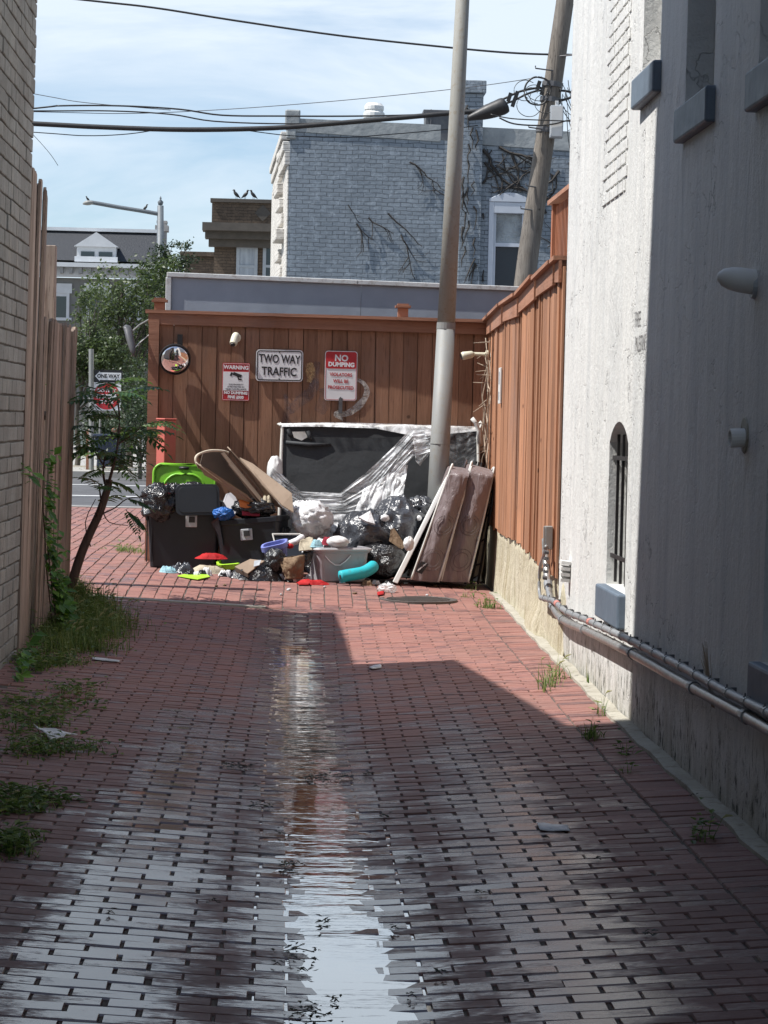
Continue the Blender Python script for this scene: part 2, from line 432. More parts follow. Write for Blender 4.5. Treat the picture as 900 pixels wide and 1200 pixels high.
M['white_paint'] = pm('white_paint', (.72, .72, .70), (.62, .62, .60), 4, .5, bump=.08)
M['grey_plastic'] = pm('grey_enclosure', (.40, .43, .46), (.34, .37, .40), 6, .45)
M['pvc'] = pm('grey_conduit', (.30, .31, .32), (.22, .23, .24), 9, .4, .2, bump=.06, wear=(.38, .37, .35))
M['emt'] = pm('steel_conduit', (.44, .44, .43), (.33, .33, .32), 9, .35, .6, bump=.06, wear=(.20, .14, .09))
M['clamp'] = pm('dark_clamp', (.09, .09, .10), (.14, .14, .14), 9, .5, .3)
M['redtape'] = pm('faded_red_tape', (.50, .20, .17), (.42, .18, .15), 9, .6)
M['cable'] = pm('black_cable', (.018, .018, .02), (.03, .03, .03), 9, .5)
# ---------------------------------------------------------------- ground, paving, water, road
YB = 18.55      # where the alley's running bond meets the cross alley
def ground_sheet():
    mb = MB()
    xs = [-60, -30, -15, -9, -6, -4.5, -3.5]+[-3+.25*i for i in range(25)]+[3.5, 4.5, 7, 12, 25, 60]
    ys = [-6, -2, 1, 3]+[4+.3*i for i in range(60)]+[22.5, 23.5, 24.5, 26, 28, 30, 32, 34, 38, 44, 52, 60, 80, 110, 160, 260, 500]
    vs = [(x, y, gz(x, y)-.0080) for y in ys for x in xs]; n = len(xs)
    fs = [(j*n+i, j*n+i+1, (j+1)*n+i+1, (j+1)*n+i) for j in range(len(ys)-1) for i in range(n-1)]
    mb.add(vs, fs); o = struct(mb, 'ground', M['joint'], smooth=True); return o
ground_sheet()
def paver(mb, cx, cy, lx, ly, rot=0.0, seat=.0022):
    """one brick: crowned top face, worn edges, skirt going down into the joint"""
    j = .0045
    hx, hy = lx/2-j*.6, ly/2-j*.28
    dz = random.gauss(0, seat*.6); tx = random.gauss(0, .0075); ty = random.gauss(0, .014)
    ca, sa = math.cos(rot), math.sin(rot)
    def w(ax, ay, z, extra=0):
        X = cx+ax*ca-ay*sa; Y = cy+ax*sa+ay*ca
        return (X, Y, gz(X, Y)+z+dz+tx*ax+ty*ay)
    e = .0035
    c = random.uniform(-.0008, .0014)
    vs = [w(-hx+e, -hy+e, 0), w(hx-e, -hy+e, 0), w(hx-e, hy-e, 0), w(-hx+e, hy-e, 0),
          w(-hx, -hy, -.006), w(hx, -hy, -.006), w(hx, hy, -.006), w(-hx, hy, -.006),
          w(-hx, -hy, -.026), w(hx, -hy, -.026), w(hx, hy, -.026), w(-hx, hy, -.026),
          w(0, -hy+e, c), w(0, hy-e, c)]
    fs = [(0, 12, 13, 3), (12, 1, 2, 13), (4, 5, 1, 12, 0), (5, 6, 2, 1), (6, 7, 3, 13, 2), (7, 4, 0, 3),
          (8, 9, 5, 4), (9, 10, 6, 5), (10, 11, 7, 6), (11, 8, 4, 7)]
    mb.add(vs, fs)
L_, W_ = .202, .0875
mb = MB(); mb2 = MB()
row = 0; y = 4.9
while y < YB-.03:
    xr = XR(y)-.29; off = (row % 2)*L_/2+random.gauss(0, .004)
    x = xr-L_/2-(0 if row % 2 == 0 else L_/2)
    skew = random.gauss(0, .0025)
    if row % 2: paver(mb, xr-L_/4+.002, y, L_/2-.004, W_)
    while x > -2.15:
        if not (x < -1.5 and random.random() < .25): paver(mb, x+random.gauss(0, .003), y+skew+random.gauss(0, .0015), L_*random.uniform(.975, 1.0), W_*random.uniform(.95, 1.0), random.gauss(0, .006))
        x -= L_
    # border course along the wall: stack bond
    paver(mb2, XR(y)-.178+random.gauss(0, .002), y+random.gauss(0, .002), .215, W_*.97, random.gauss(0, .008), .003)
    y += W_; row += 1
struct(mb, 'alley_paving', M['pave']); struct(mb2, 'paving_border', M['pave'])
# cross alley: long lines run away from the camera
mb = MB(); WX, LY = .117, .205
c = 0; x = -7.5
while x < XR(20)-.1:
    y = YB+.11+(c % 2)*LY/2
    if c % 2: paver(mb, x, YB+.055, WX, LY/2-.01)
    hid = x > -1.15
    yend = 22.0 if hid else 33.2
    while y+LY/2 < yend+.1:
        if x > -4.6 or y > 24: paver(mb, x+random.gauss(0, .002)+.012*math.sin(y*1.3), y+LY/2-.1, WX*random.uniform(.96, 1), LY*random.uniform(.97, 1.0), random.gauss(0, .006), .002)
        y += LY
    x += WX; c += 1
struct(mb, 'cross_alley_paving', M['pave'])
# flush concrete strip between the two pavings on the left
def strip(name, pts, w, h, mat, z=.004):
    mb = MB(); 
    vs = []
    for i, (x, y) in enumerate(pts):
        q = V(pts[min(i+1, len(pts)-1)])-V(pts[max(i-1, 0)]); q.normalize(); nn = V((-q.y, q.x))
        for s, zz in ((-1, -.05), (-1, 0), (1, 0), (1, -.05)):
            ww = w/2*(1+.25*nz((x*3, y*3, s), 1))
            X, Y = x+nn.x*ww*s, y+nn.y*ww*s; vs.append((X, Y, gz(X, Y)+z+(h if zz == 0 else -.05)))
    k = len(pts)
    fs = [(i*4+j, i*4+j+1, (i+1)*4+j+1, (i+1)*4+j) for i in range(k-1) for j in range(3)]
    fs += [(0, 1, 2, 3), ((k-1)*4+3, (k-1)*4+2, (k-1)*4+1, (k-1)*4)]
    mb.add(vs, fs); return struct(mb, name, mat)
strip('threshold_kerb', [(-3.5+.2*i, YB+.02+.015*math.sin(i*.9)) for i in range(18)], .075, 0, M['kerb'])
strip('wall_footing', [(XR(4+.25*i)-.04+.008*math.sin(i*1.7), 4+.25*i) for i in range(66)], .075, .012, M['kerb'])
# standing water in the gully
mb = MB()
WZ = -.0445+.0125
def wz(y): return gz(XC(min(y, 16.2)), min(y, 16.2))+.0042
ys = [4.5+.12*i for i in range(112)]
xs = [-.42+.06*i for i in range(15)]
vs = [(XC(y)+x, y, wz(y)) for y in ys for x in xs]; n = len(xs)
mb.add(vs, [(j*n+i, j*n+i+1, (j+1)*n+i+1, (j+1)*n+i) for j in range(len(ys)-1) for i in range(n-1)])
struct(mb, 'puddle_water', M['water'], smooth=True)
# street beyond
def slab(name, x0, x1, y0, y1, z, mat, h=.1, sub=1):
    mb = MB(); mb.box2((x0, y0, z-h), (x1, y1, z)); return struct(mb, name, mat)
slab('side_street', -30, 26, 33.3, 48.6, .275, M['asphalt'])
slab('gutter_strip', -30, 26, 33.05, 33.3, .285, M['walk'])
slab('sidewalk', -30, 26, 48.6, 52.5, .40, M['walk'], .25)
slab('grass_verge_soil', -30, 26, 52.5, 54.0, .40, M['soil'], .25)
slab('main_road', -60, 60, 54.0, 82, .30, M['walk'], .2)
slab('far_sidewalk', -60, 60, 82, 88, .42, M['walk'], .3)
mb = MB(); mb.box2((-8, 37.4, .276), (4, 37.65, .283)); mb.box2((-8, 43.2, .276), (4, 43.4, .283)); struct(mb, 'road_marking', M['whiteline'])
# manhole cover in the cross alley
mh = G(490, 703)
mb = MB(); mb.M = frame((mh.x, mh.y, gz(mh.x, mh.y)+.004))
mb.lathe([(.0, -.02), (.335, -.02), (.335, .004), (.30, .006), (.295, .001), (0.001, .001)], n=40)
for k in range(6):
    for q in range(-6, 7):
        a = .27*math.cos(math.asin(min(.99, abs(q)/7)))
    
for q in range(-6, 7):
    a = .27*math.sqrt(max(0, 1-(q/6.8)**2))
    mb.box((0, q*.04, .004), (2*a, .014, .006)); 
M['iron'] = pm('cast_iron', (.09, .085, .08), (.14, .12, .11), 14, .6, .4, bump=.5)
mb.one('manhole_cover', M['iron'], 'round cast iron manhole cover set in red brick before the mattresses', 'manhole cover')
# ---------------------------------------------------------------- right-hand rendered building
def gquad(a, b): pass
bld = thing('rendered_building', 'tall pale rendered building with small arched barred windows along the right of the alley', 'building', (1.9, 10, 0))
YE = 15.45; ZT = 9.5
# openings: (y0, y1, z0, z1, arch, depth)
def yz(px, py): p = W(px, py); return p.y, p.z
lowA = W(732, 690); lowB = W(710, 690)
z_lo = 0.5*(lowA.z+lowB.z)-.0; z_hi = W(721, 494).z
nearw = W(893, 776)
upz = W(757, 88).z
ops = [(lowA.y, lowB.y, z_lo, z_hi, .12, .15),
       (nearw.y-.95, nearw.y, nearw.z+.0, W(897, 508).z, .14, .15),
       (W(774, 70).y, W(753, 88).y, W(757, 95).z+.03, 5.9, 0, .16),
       (W(837, 95).y, W(803, 124).y, W(815, 118).z, 5.9, 0, .16),
       (W(889, 90).y-.85, W(889, 90).y, W(888, 84).z, 5.9, 0, .16)]
print('OPS', [[round(q, 2) for q in o] for o in ops])
def wall_face(mb, off=0.0):
    ys = sorted(set([-4, 11.5, YE]+[q for o in ops for q in o[:2]]))
    yy = []
    for a, b in zip(ys, ys[1:]):
        k = max(1, int((b-a)/.8)); yy += [a+(b-a)*i/k for i in range(k)]
    yy.append(YE)
    zs = sorted(set([-.35, ZT]+[q for o in ops for q in o[2:4]]))
    vid = {}
    def vv(y, z):
        k = (round(y, 4), round(z, 4))
        if k not in vid: vid[k] = len(vl); vl.append((XR(y), y, z))
        return vid[k]
    vl = []; fl = []
    for a, b in zip(yy, yy[1:]):
        for c, d in zip(zs, zs[1:]):
            ym, zm = (a+b)/2, (c+d)/2
            if any(o[0] < ym < o[1] and o[2] < zm < o[3] for o in ops): continue
            fl.append((vv(b, c), vv(a, c), vv(a, d), vv(b, d)))
    mb.add(vl, fl, r=.5)
    for (a, b, c, d, arch, dep) in ops:
        def q(y, z, o): return (XR(y)+o, y, z)
        N = 10
        mb.quad(q(a, c, 0), q(b, c, 0), q(b, c, dep), q(a, c, dep)); 
        h = d-arch
        mb.quad(q(a, c, 0), q(a, c, dep), q(a, h, dep), q(a, h, 0)); mb.quad(q(b, c, dep), q(b, c, 0), q(b, h, 0), q(b, h, dep))
        top = []
        for i in range(N+1):
            t = i/N; y = a+(b-a)*t; z = h+arch*math.sin(math.pi*t)**.7 if arch else d
            top.append((y, z))
        for (y1, z1), (y2, z2) in zip(top, top[1:]):
            mb.quad(q(y1, z1, 0), q(y1, z1, dep), q(y2, z2, dep), q(y2, z2, 0))
            if arch: mb.quad(q(y1, z1, 0), q(y2, z2, 0), q(y2, d, 0), q(y1, d, 0))
mb = MB(); wall_face(mb)
# the far end wall and the roof
mb.quad((XR(YE), YE, -.35), (XR(YE), YE, ZT), (9, YE, ZT), (9, YE, -.35))
mb.quad((XR(-4), -4, ZT), (9, -4, ZT), (9, YE, ZT), (XR(YE), YE, ZT))
mb.build('wall', M['stucco'], bld)
for i, (a, b, c, d, arch, dep) in enumerate(ops):
    x = XR((a+b)/2)
    f = MB(); x0 = x+dep-.03
    fw = .05
    low = arch > 0
    f.box2((x0, a+.001, c), (x0+.04, a+fw, d-.002)); f.box2((x0, b-fw, c), (x0+.04, b-.001, d-.002))
    f.box2((x0+.002, a+fw, c+.001), (x0+.042, b-fw, c+fw)); f.box2((x0+.002, a+fw, d-fw-arch), (x0+.042, b-fw, d-.003))
    if not low: f.box2((x0-.005, a+fw, (c+d)/2-.02), (x0+.03, b-fw, (c+d)/2+.02))
    win = f.build('window', M['grey_trim'] if 'grey_trim' in M else M['white_paint'], bld)
    g = MB(); g.box2((x0+.045, a, c), (x0+.055, b, d)); g.build('pane', M['dark_glass'], win)
    if low:
        bars = MB(); k = 4
        for j in range(k):
            y = a+.1+(b-a-.2)*j/(k-1); bars.box2((x0-.085, y-.008, c+.02), (x0-.069, y+.008, d-arch*.6))
        for z in (c+.18*(d-c), c+.78*(d-c)): bars.box2((x0-.095, a+.01, z-.012), (x0-.087, b-.001, z+.012))
        bars.build('window_bars', M['black_metal'], win)
    s = MB()
    pts = [(a-.07, .0), (b+.07, .0)]
    hh = .16 if not low else .19
    s.box2((XR(a)-.045, a-.045, c-hh), (XR(b)+.03, b+.045, c-.001))
    s.build('sill', M['slate_blue'], win, bevel=.012)
# exposed patch of old brickwork under the paint, high on the wall
mb = MB()
pa = W(712, 150); pb = W(737, 150)
for r_ in range(26):
    z = 2.95+r_*.075
    y = pb.y+(.0 if r_ % 2 else .06)
    while y < pa.y-.05:
        ll = .17 if random.random() < .75 else .08
        mb.box((XR(y)-.0015, y+ll/2, z), (.009+random.uniform(0, .006), ll-.012, .062), (0, 0, random.gauss(0, .01))); y += ll+.012
mb.build('brick_patch', M['stucco'], bld, bevel=.003)
# crack line of an old patch + ragged paint edge
mb = MB()
pth = [W(739, 20+14*i+random.uniform(-2, 2)) for i in range(0, 12)]
# ---------------------------------------------------------------- fixtures on the wall
lf = W(885, 331)
mb = MB()
l1 = thing('wall_floodlight', 'white rounded wall lamp sticking out high on the shaded grey render', 'wall lamp', lf)
ax = V((-.93, -.1, .12)).normalized()
mb.lathe([(.012, -.02), (.045, -.018), (.05, 0), (.050, .06), (.045, .10), (.034, .13), (.016, .148), (.002, .152)], (XR(lf.y), lf.y, lf.z), 18, V((-.95, .12, .14)))
mb.build('lamp_body', M['white_paint'], l1, smooth=True)
mb = MB(); mb.lathe([(.0, -.005), (.055, -.005), (.05, .012), (0.001, .012)], (XR(lf.y)-.004, lf.y, lf.z-.012), 18, V((-1, 0, 0))); mb.build('mount', M['grey_plastic'], l1)
vf = W(874, 513)
v1 = thing('vent_stub', 'short white pipe stub poking from the shaded wall below the lamp', 'vent pipe', vf)
mb = MB()
n = 16; rr = .045
pr = [(.028, .002), (.038, .002), (.038, .065), (.030, .065), (.028, .01)]
mb.lathe(pr, (XR(vf.y), vf.y, vf.z), 18, V((-1, -.05, -.05))); mb.build('pipe', M['white_paint'], v1, smooth=False)
mb = MB(); mb.lathe([(.0, 0), (.075, 0), (.07, .006), (.001, .006)], (XR(vf.y)-.001, vf.y+.01, vf.z+.01), 14, V((-1, 0, 0))); mb.build('rough_patch', M['kerb'], v1)
# faint scratched lettering FREE PALESTINE
def text_mesh(name, body, size, mat, M4, parent=None, depth=.0, align='CENTER', sx=1.0, label=None, bold=0.0):
    cu = bpy.data.curves.new(name, 'FONT'); cu.body = body; cu.size = size; cu.extrude = depth; cu.offset = bold
    cu.align_x = align; cu.align_y = 'CENTER'; cu.resolution_u = 3
    t = bpy.data.objects.new('tmp_text', cu); COL.objects.link(t)
    dg = bpy.context.evaluated_depsgraph_get(); dg.update()
    me = bpy.data.meshes.new_from_object(t.evaluated_get(dg)); COL.objects.unlink(t); bpy.data.objects.remove(t)
    og = WL[parent.name] if parent is not None else V((0, 0, 0))
    me.transform(Matrix.Translation(-og) @ M4 @ Matrix.Diagonal((sx, 1, 1, 1)))
    me.materials.clear(); me.materials.append(mat)
    me.name = name
    o = bpy.data.objects.new(name, me); COL.objects.link(o); o.parent = parent; WL[o.name] = og
    return o
M['scratch'] = pm('scratched_letters', (.16, .15, .15), (.3, .3, .3), 40, .9)
gf = W(750, 390); 
def on_wall(p, off=.003):   # text frame on the right wall, reading towards the camera (text +x = -Y world)
    xa = V((0, -1, 0)); za = V((-1, 0, 0)); ya = V((0, 0, 1))
    m4 = Matrix((xa, ya, za)).transposed().to_4x4(); m4.translation = V((XR(p.y)-off, p.y, p.z)); return m4
g1 = W(748, 375); g2 = W(751, 403)
mb = MB()
for t_, p_, s_ in (('FREE', g1, .12), ('PALESTINE', g2, .12)):
    text_mesh('graffiti_lettering', t_, s_, M['scratch'], on_wall(p_), bld, .0005, sx=.8 if len(t_) < 5 else .62, bold=-.001)
# ---------------------------------------------------------------- conduits along the wall
def wall_pts(pix, off):
    return [V((XR(W(x, y, off).y)-off, W(x, y, off).y, W(x, y, off).z)) for x, y in pix]
import itertools
def smooth_path(pts, k=6):
    out = []
    n = len(pts)
    for i in range(n-1):
        p0, p1, p2, p3 = pts[max(i-1, 0)], pts[i], pts[i+1], pts[min(i+2, n-1)]
        for j in range(k):
            t = j/k
            out.append(0.5*((2*p1)+(p2-p0)*t+(2*p0-5*p1+4*p2-p3)*t*t+(3*p1-p0-3*p2+p3)*t**3))
    out.append(pts[-1]); return out
lo = wall_pts([(639, 632), (641, 672), (645, 700), (652, 718), (664, 729), (690, 740), (740, 765), (800, 799), (870, 837), (900, 854)], .05)
ext = lo[-1]+(lo[-1]-lo[-2]).normalized()*3.5; ext.x = XR(ext.y)-.05; lo.append(ext)
lo = smooth_path(lo)
c1 = thing('steel_conduit', 'long shiny galvanised conduit running low along the white wall, the lower of two', 'conduit', lo[0])
mb = MB(); mb.tube(lo, .025, 10); mb.build('pipe', M['emt'], c1, smooth=True)
mb = MB()
for i in range(8, len(lo)-2, 7):
    mb.tube([lo[i], lo[i]+(lo[i+1]-lo[i]).normalized()*.06], .031, 10)
mb.each('coupling', M['pvc'], c1)
up = wall_pts([(634, 700), (640, 702), (650, 705), (658, 713), (668, 719), (690, 728), (740, 751), (800, 782), (850, 810), (900, 835)], .06)
ext = up[-1]+(up[-1]-up[-2]).normalized()*3.5; ext.x = XR(ext.y)-.06; up.append(ext)
up = smooth_path(up)
c2 = thing('grey_conduit', 'dark jointed conduit with many clamps and red tape, upper of two along the wall', 'conduit', up[0])
mb = MB(); mb.tube(up, .019, 10); mb.build('pipe', M['pvc'], c2, smooth=True)
mb = MB(); cl = []; tp = MB()
L = 0
acc = [0]
for a, b in zip(up, up[1:]): acc.append(acc[-1]+(b-a).length)
def at_len(s):
    for i in range(len(acc)-1):
        if acc[i+1] >= s: return up[i].lerp(up[i+1], (s-acc[i])/(acc[i+1]-acc[i])), (up[i+1]-up[i]).normalized()
    return up[-1], (up[-1]-up[-2]).normalized()
s = .25; k = 0
while s < acc[-1]-.1:
    p, d = at_len(s)
    mb.tube([p-d*.03, p+d*.03], .0225, 10)
    m_ = MB(); cl.append(m_); m_.box(p+V((.01, 0, .004)), (.046, .012, .036)); m_.box(p+V((-.006, 0, .027)), (.006, .006, .014))
    if k in (2, 7): tp.tube([p+d*.04, p+d*.14], .0215, 10)
    s += .36; k += 1
mb.each('coupling', M['pvc'], c2); tp.each('red_tape', M['redtape'], c2)
for q in cl: q.build('clamp', M['clamp'], c2)
# upright riser, trough and loose box by the end of the fence
rs = wall_pts([(638, 704), (637, 665), (639, 630), (640, 618)], .055)
mb = MB(); 
c3 = thing('cable_riser', 'vertical grey riser pipe with a metal trough against the cream retaining wall', 'riser pipe', rs[0])
mb.tube(smooth_path(wall_pts([(634, 702), (632, 690), (633, 665), (637, 652), (640, 640)], .07)), .012, 8); mb.build('pipe', M['pvc'], c3, smooth=True)
mb = MB(); q = W(641, 630, .06); mb.box((XR(q.y)-.05, q.y, q.z), (.05, .09, .16)); mb.box((XR(q.y)-.085, q.y-.04, q.z), (.012, .012, .16)); mb.build('trough', M['steel'], c3, bevel=.004)
mb = MB()
q = W(640, 640, .08)
for i in range(5):
    mb.box((XR(q.y)-.08, q.y+random.uniform(-.03, .03), q.z-.04-i*.045), (.03, .04, .018), (random.uniform(-.3, .3), .2, 0))
mb.each('wire_clip', M['clamp'], c3)
q = W(661, 668, .04)
mb = MB()
for i in range(4): mb.box((XR(q.y)-.035, q.y, q.z+.05-i*.036), (.06, .13-.012*i, .022), (0.05*i, .1, 0))
mb.one('vent_louvre', M['white_paint'], 'small broken white louvre stuck between the red fence and the rendered wall', 'vent cover')
# ---------------------------------------------------------------- retaining wall + right fence
M['cream'] = None
def m_cream():
    n = NT('cream_concrete'); o = n.coord((1, 1, 1))
    b = n.mix(n.ramp(n.noise(o, 2.4, 5, .6), [(.3, 0.), (.7, 1.)]), (.58, .54, .42), (.46, .42, .31))
    st = n.ramp(n.noise(n.coord((1, 5, .5)), 2.4, 5, .6), [(.45, 0.), (.75, .75)])
    b = n.mix(st, b, (.26, .21, .11))
    st2 = n.ramp(n.noise(n.coord((1, 7, 2)), 5, 6, .75), [(.56, 0.), (.7, .8)])
    b = n.mix(st2, b, (.16, .14, .09))
    return n.set(color=b, rough=.85, normal=n.bump(n.noise(o, 12, 6, .7), .8, .03), spec=.2)
M['cream'] = m_cream()
mb = MB()
tops = [(587, 617), (600, 624), (614, 633), (626, 645), (634, 655), (645, 660), (655, 668), (660, 680), (667, 688)]
ys = []
for i in range(len(tops)-1):
    (a, b), (c, d) = tops[i], tops[i+1]
    for k in range(4):
        t = k/4; ys.append(W(a+(c-a)*t, b+(d-b)*t))
ys.append(W(*tops[-1]))
ys = sorted(ys, key=lambda p: -p.y)
pr = []
N = len(ys)
vs = []
for i, p in enumerate(ys):
    y = p.y if i else 22.3
    if i == N-1: y = YE+.02
    bul = .0+.02*nz((y*1.5, 0, 0), 1)
    ztop = p.z if i else ys[1].z
    for j in range(7):
        t = j/6; z = -.1+(ztop+.1)*t
        bump = .03*(1-t)+.025*nz((y*2.2, z*3, 1), 1)+(.05 if (t < .5 and 16.4 < y < 17.4) else 0)*(1-t)
        vs.append((XR(y)+.012-bump, y, z))
    vs.append((XR(y)+.2, y, ztop)); vs.append((XR(y)+.2, y, -.2))
k = 9
fs = [(i*k+j, i*k+j+1, (i+1)*k+j+1, (i+1)*k+j) for i in range(N-1) for j in range(k-1)]
mb.add(vs, fs)
mb.one('retaining_wall', M['cream'], 'low stained cream concrete wall under the sunlit red fence', 'low wall', smooth=True)
fr = thing('side_fence', 'sunlit reddish brown board fence on the low cream wall at the right', 'fence', (2, 18, .6))
mb = MB(); y = 22.05
def ztop_f(y):      # stepped, sagging top line
    a = W(565, 384).z; b = W(678, 303).z
    t = (21.9-y)/(21.9-15.6); return a+(b-a)*t+.02*math.sin(t*9)
def zbot_f(y):
    best = min(ys, key=lambda p: abs(p.y-y)); return best.z-.03
while y > YE+.10:
    w = random.uniform(.085, .135); 
    xo = random.uniform(-.006, .010); tw = random.gauss(0, .07)
    x = XR(y)-.006+xo
    zb = zbot_f(y-w/2)-random.uniform(0, .04); zt = ztop_f(y)-.01
    ln = random.gauss(0, .004)
    rot = Euler((ln, random.gauss(0, .002), tw)).to_matrix()
    mb.box((x, y-w/2, (zb+zt)/2), (.016, w-.004, zt-zb), rot)
    y -= w+random.uniform(.001, .010)
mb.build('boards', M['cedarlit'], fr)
mb = MB(); y = 21.95; seg = [21.98, 20.1, 18.6, 17.2, 15.9, 15.52]
for a, b in zip(seg, seg[1:]):
    j = random.uniform(-.012, .012)
    za, zb_ = ztop_f(a)+j, ztop_f(b)+j
    p = [(XR(a)-.035, a, za-.10), (XR(b)-.035-.012, b+.01, zb_-.12), (XR(b)-.047, b+.01, zb_+.03), (XR(a)-.035, a, za+.03)]
    mb.prism(p, (.022, 0, 0))
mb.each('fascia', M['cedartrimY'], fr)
mb = MB()
for a, b in zip(seg, seg[1:]):
    j = random.uniform(-.012, .012)
    za, zb_ = ztop_f(a)+j+.032, ztop_f(b)+j+.036
    mb.prism([(XR(a)-.075, a, za), (XR(b)-.085, b+.01, zb_), (XR(b)+.10, b+.01, zb_), (XR(a)+.10, a, za)], (0, 0, .028))
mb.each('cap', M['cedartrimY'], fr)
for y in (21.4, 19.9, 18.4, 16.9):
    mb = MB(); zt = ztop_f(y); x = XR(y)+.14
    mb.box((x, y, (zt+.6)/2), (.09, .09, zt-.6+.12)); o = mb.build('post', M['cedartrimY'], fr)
    mb = MB(); mb.box((x, y, zt+.13), (.15, .15, .02)); mb.box((x, y, zt+.15), (.11, .11, .02)); mb.build('post_cap', M['cedartrimY'], o)
# dried climbing stems on the far corner of the right fence
M['drystem'] = pm('dry_stems', (.50, .42, .33), (.34, .27, .2), 20, .8)
mb = MB()
for i in range(6):
    y = random.uniform(20.9, 21.95); z = random.uniform(.9, 1.5); pts = []
    x = XR(y)-.03
    for k in range(9):
        pts.append(V((XR(y)-.03-random.uniform(0, .05), y, z))); y += random.gauss(0, .09); y = min(21.95, max(20.7, y)); z += random.uniform(.08, .2)
        if z > 2.45: break
    if len(pts) > 2: mb.tube(smooth_path(pts, 3), [.0045]*(len(pts)*3-2), 5)
for i in range(16):
    y = random.uniform(21.3, 21.95); z = random.uniform(1.2, 2.4); p = V((XR(y)-.03, y, z))
    mb.tube([p, p+V((-random.uniform(.06, .16), random.uniform(-.05, .05), random.uniform(-.08, .05)))], [.006, .003], 5)
mb.one('dried_vine', M['drystem'], 'bleached leafless vine stems on the far corner of the sunlit fence', 'vine')
# white bent drain end behind the bed base
pp = [P(553, 490, 21.72), P(557, 495, 21.72), P(561, 505, 21.72), P(562, 520, 21.72)]
mb = MB(); mb.tube(pp, .02, 8); mb.one('bent_pipe', M['white_paint'], 'bent white pipe end poking above the black box spring at the fence corner', 'pipe', smooth=True)
# thermometer-like plaque
q = W(586, 452, .03)
th = thing('narrow_plaque', 'narrow white vertical plaque fixed to the sunlit fence', 'plaque', (XR(q.y)-.03, q.y, q.z))
mb = MB(); mb.box((XR(q.y)-.03, q.y, q.z), (.015, .17, .32)); mb.build('plate', M['white_paint'], th, bevel=.003)
mb = MB(); mb.box((XR(q.y)-.0395, q.y, q.z+.07), (.004, .06, .11)); mb.box((XR(q.y)-.0395, q.y, q.z-.09), (.004, .05, .07)); mb.build('scale', M['grey_plastic'], th)

# ---------------------------------------------------------------- back fence
YF = 22.0
bf = thing('back_fence', 'brown cedar board fence closing the alley and carrying the signs', 'fence', (.4, YF, .15))
xl = P(174, 450, YF).x; xr = XR(YF)+.02
def zt_b(x): return P(174, 376, YF).z+(P(566, 385, YF).z-P(174, 376, YF).z)*(x-xl)/(xr-xl)
mb = MB(); x = xl+.10
while x < xr:
    w = random.choice([.135, .135, .14, .13])
    mb.box((x+w/2, YF+random.uniform(-.003, .004), (gz(x, YF)+zt_b(x))/2), (w-.004, .018, zt_b(x)-gz(x, YF)), (0, random.gauss(0, .0012), random.gauss(0, .012)))
    x += w+random.uniform(0, .004)
mb.build('boards', M['cedar'], bf)
mb = MB(); x = xl+.03
while x < xr-.1:
    mb.box((x+.07, YF+.030, (gz(x, YF)+zt_b(x))/2-.02), (.136, .016, zt_b(x)-gz(x, YF)-.04)); x += .137
mb.build('added_rear_boards', M['cedar'], bf)  # second layer added so no light shows through the board gaps
mb = MB(); mb.box((xl+.045, YF+.01, 1.2), (.10, .10, 2.68)); mb.build('post', M['cedartrim'], bf)
mb = MB()
za, zb_ = zt_b(xl), zt_b(xr)
mb.prism([(xl-.01, YF-.030, za-.03), (xr, YF-.052, zb_-.06), (xr, YF-.052, zb_+.05), (xl-.01, YF-.030, za+.075)], (0, .025, 0)); mb.build('fascia', M['cedartrim'], bf)
mb = MB()
mb.prism([(xl-.04, YF-.040, za+.077), (xr, YF-.125, zb_+.053), (xr, YF+.12, zb_+.053), (xl-.04, YF+.12, za+.077)], (0, 0, .03)); mb.build('cap', M['cedartrim'], bf)
for px in (187, 472):
    p = P(px, 370, YF+.14); mb = MB(); mb.box((p.x, p.y, 1.35), (.10, .10, 2.72)); o = mb.build('post', M['cedartrim'], bf)
    mb = MB(); mb.box((p.x, p.y, 2.725), (.15, .15, .022)); mb.box((p.x, p.y, 2.745), (.11, .11, .018)); mb.build('post_cap', M['cedartrim'], o)
mb = MB()
mb.box(((xl+xr)/2, YF+.06, .75), (xr-xl-.2, .04, .09)); mb.box(((xl+xr)/2, YF+.06, 2.1), (xr-xl-.2, .04, .09)); mb.each('rail', M['cedartrim'], bf)

# ---------------------------------------------------------------- left: painted brick wing, board fences
def m_leftbrick():
    n = NT('old_painted_brick'); o = n.coord((1, 1, 1))
    b = n.mix(n.rnd(), (.37, .365, .345), (.27, .265, .25))
    b = n.mix(n.ramp(n.noise(o, 2.2, 6, .7), [(.4, 0.), (.7, .7)]), b, (.22, .20, .18))
    b = n.mix(n.ramp(n.noise(n.coord((1, 1, .4)), 4, 5, .7), [(.55, 0.), (.72, .6)]), b, (.48, .44, .39))
    sp = n.ramp(n.noise(o, 26, 5, .8), [(.6, 0.), (.68, .8)])
    b = n.mix(sp, b, (.09, .08, .07))
    return n.set(color=b, rough=.85, normal=n.bump(n.noise(o, 16, 6, .7), .9, .02), spec=.2)
M['leftbrick'] = m_leftbrick(); M['mortar'] = pm('dirty_mortar', (.16, .15, .135), (.10, .095, .085), 12, .95, bump=.6)
XL = -1.685
def shear(mb, x0=0):
    mb.v = [(x+.017*(z-.1)+x0, y, z) for x, y, z in mb.v]
lb = thing('brick_building', 'old painted brick building with crumbling courses at the left edge of the alley', 'building', (-3.5, 8, 0))
mb = MB()
mb.prism([(-6, -4, -.3), (-6, 14.711, -.3), (-6, 14.711, 4.42), (-6, 10.4, 5.1), (-6, -4, 5.1)], (XL-.003+6, 0, 0)); mb.box2((-6, -4, 5.0), (XL-.003, 10.40, 12.0)); shear(mb); mb.build('wall', M['mortar'], lb)
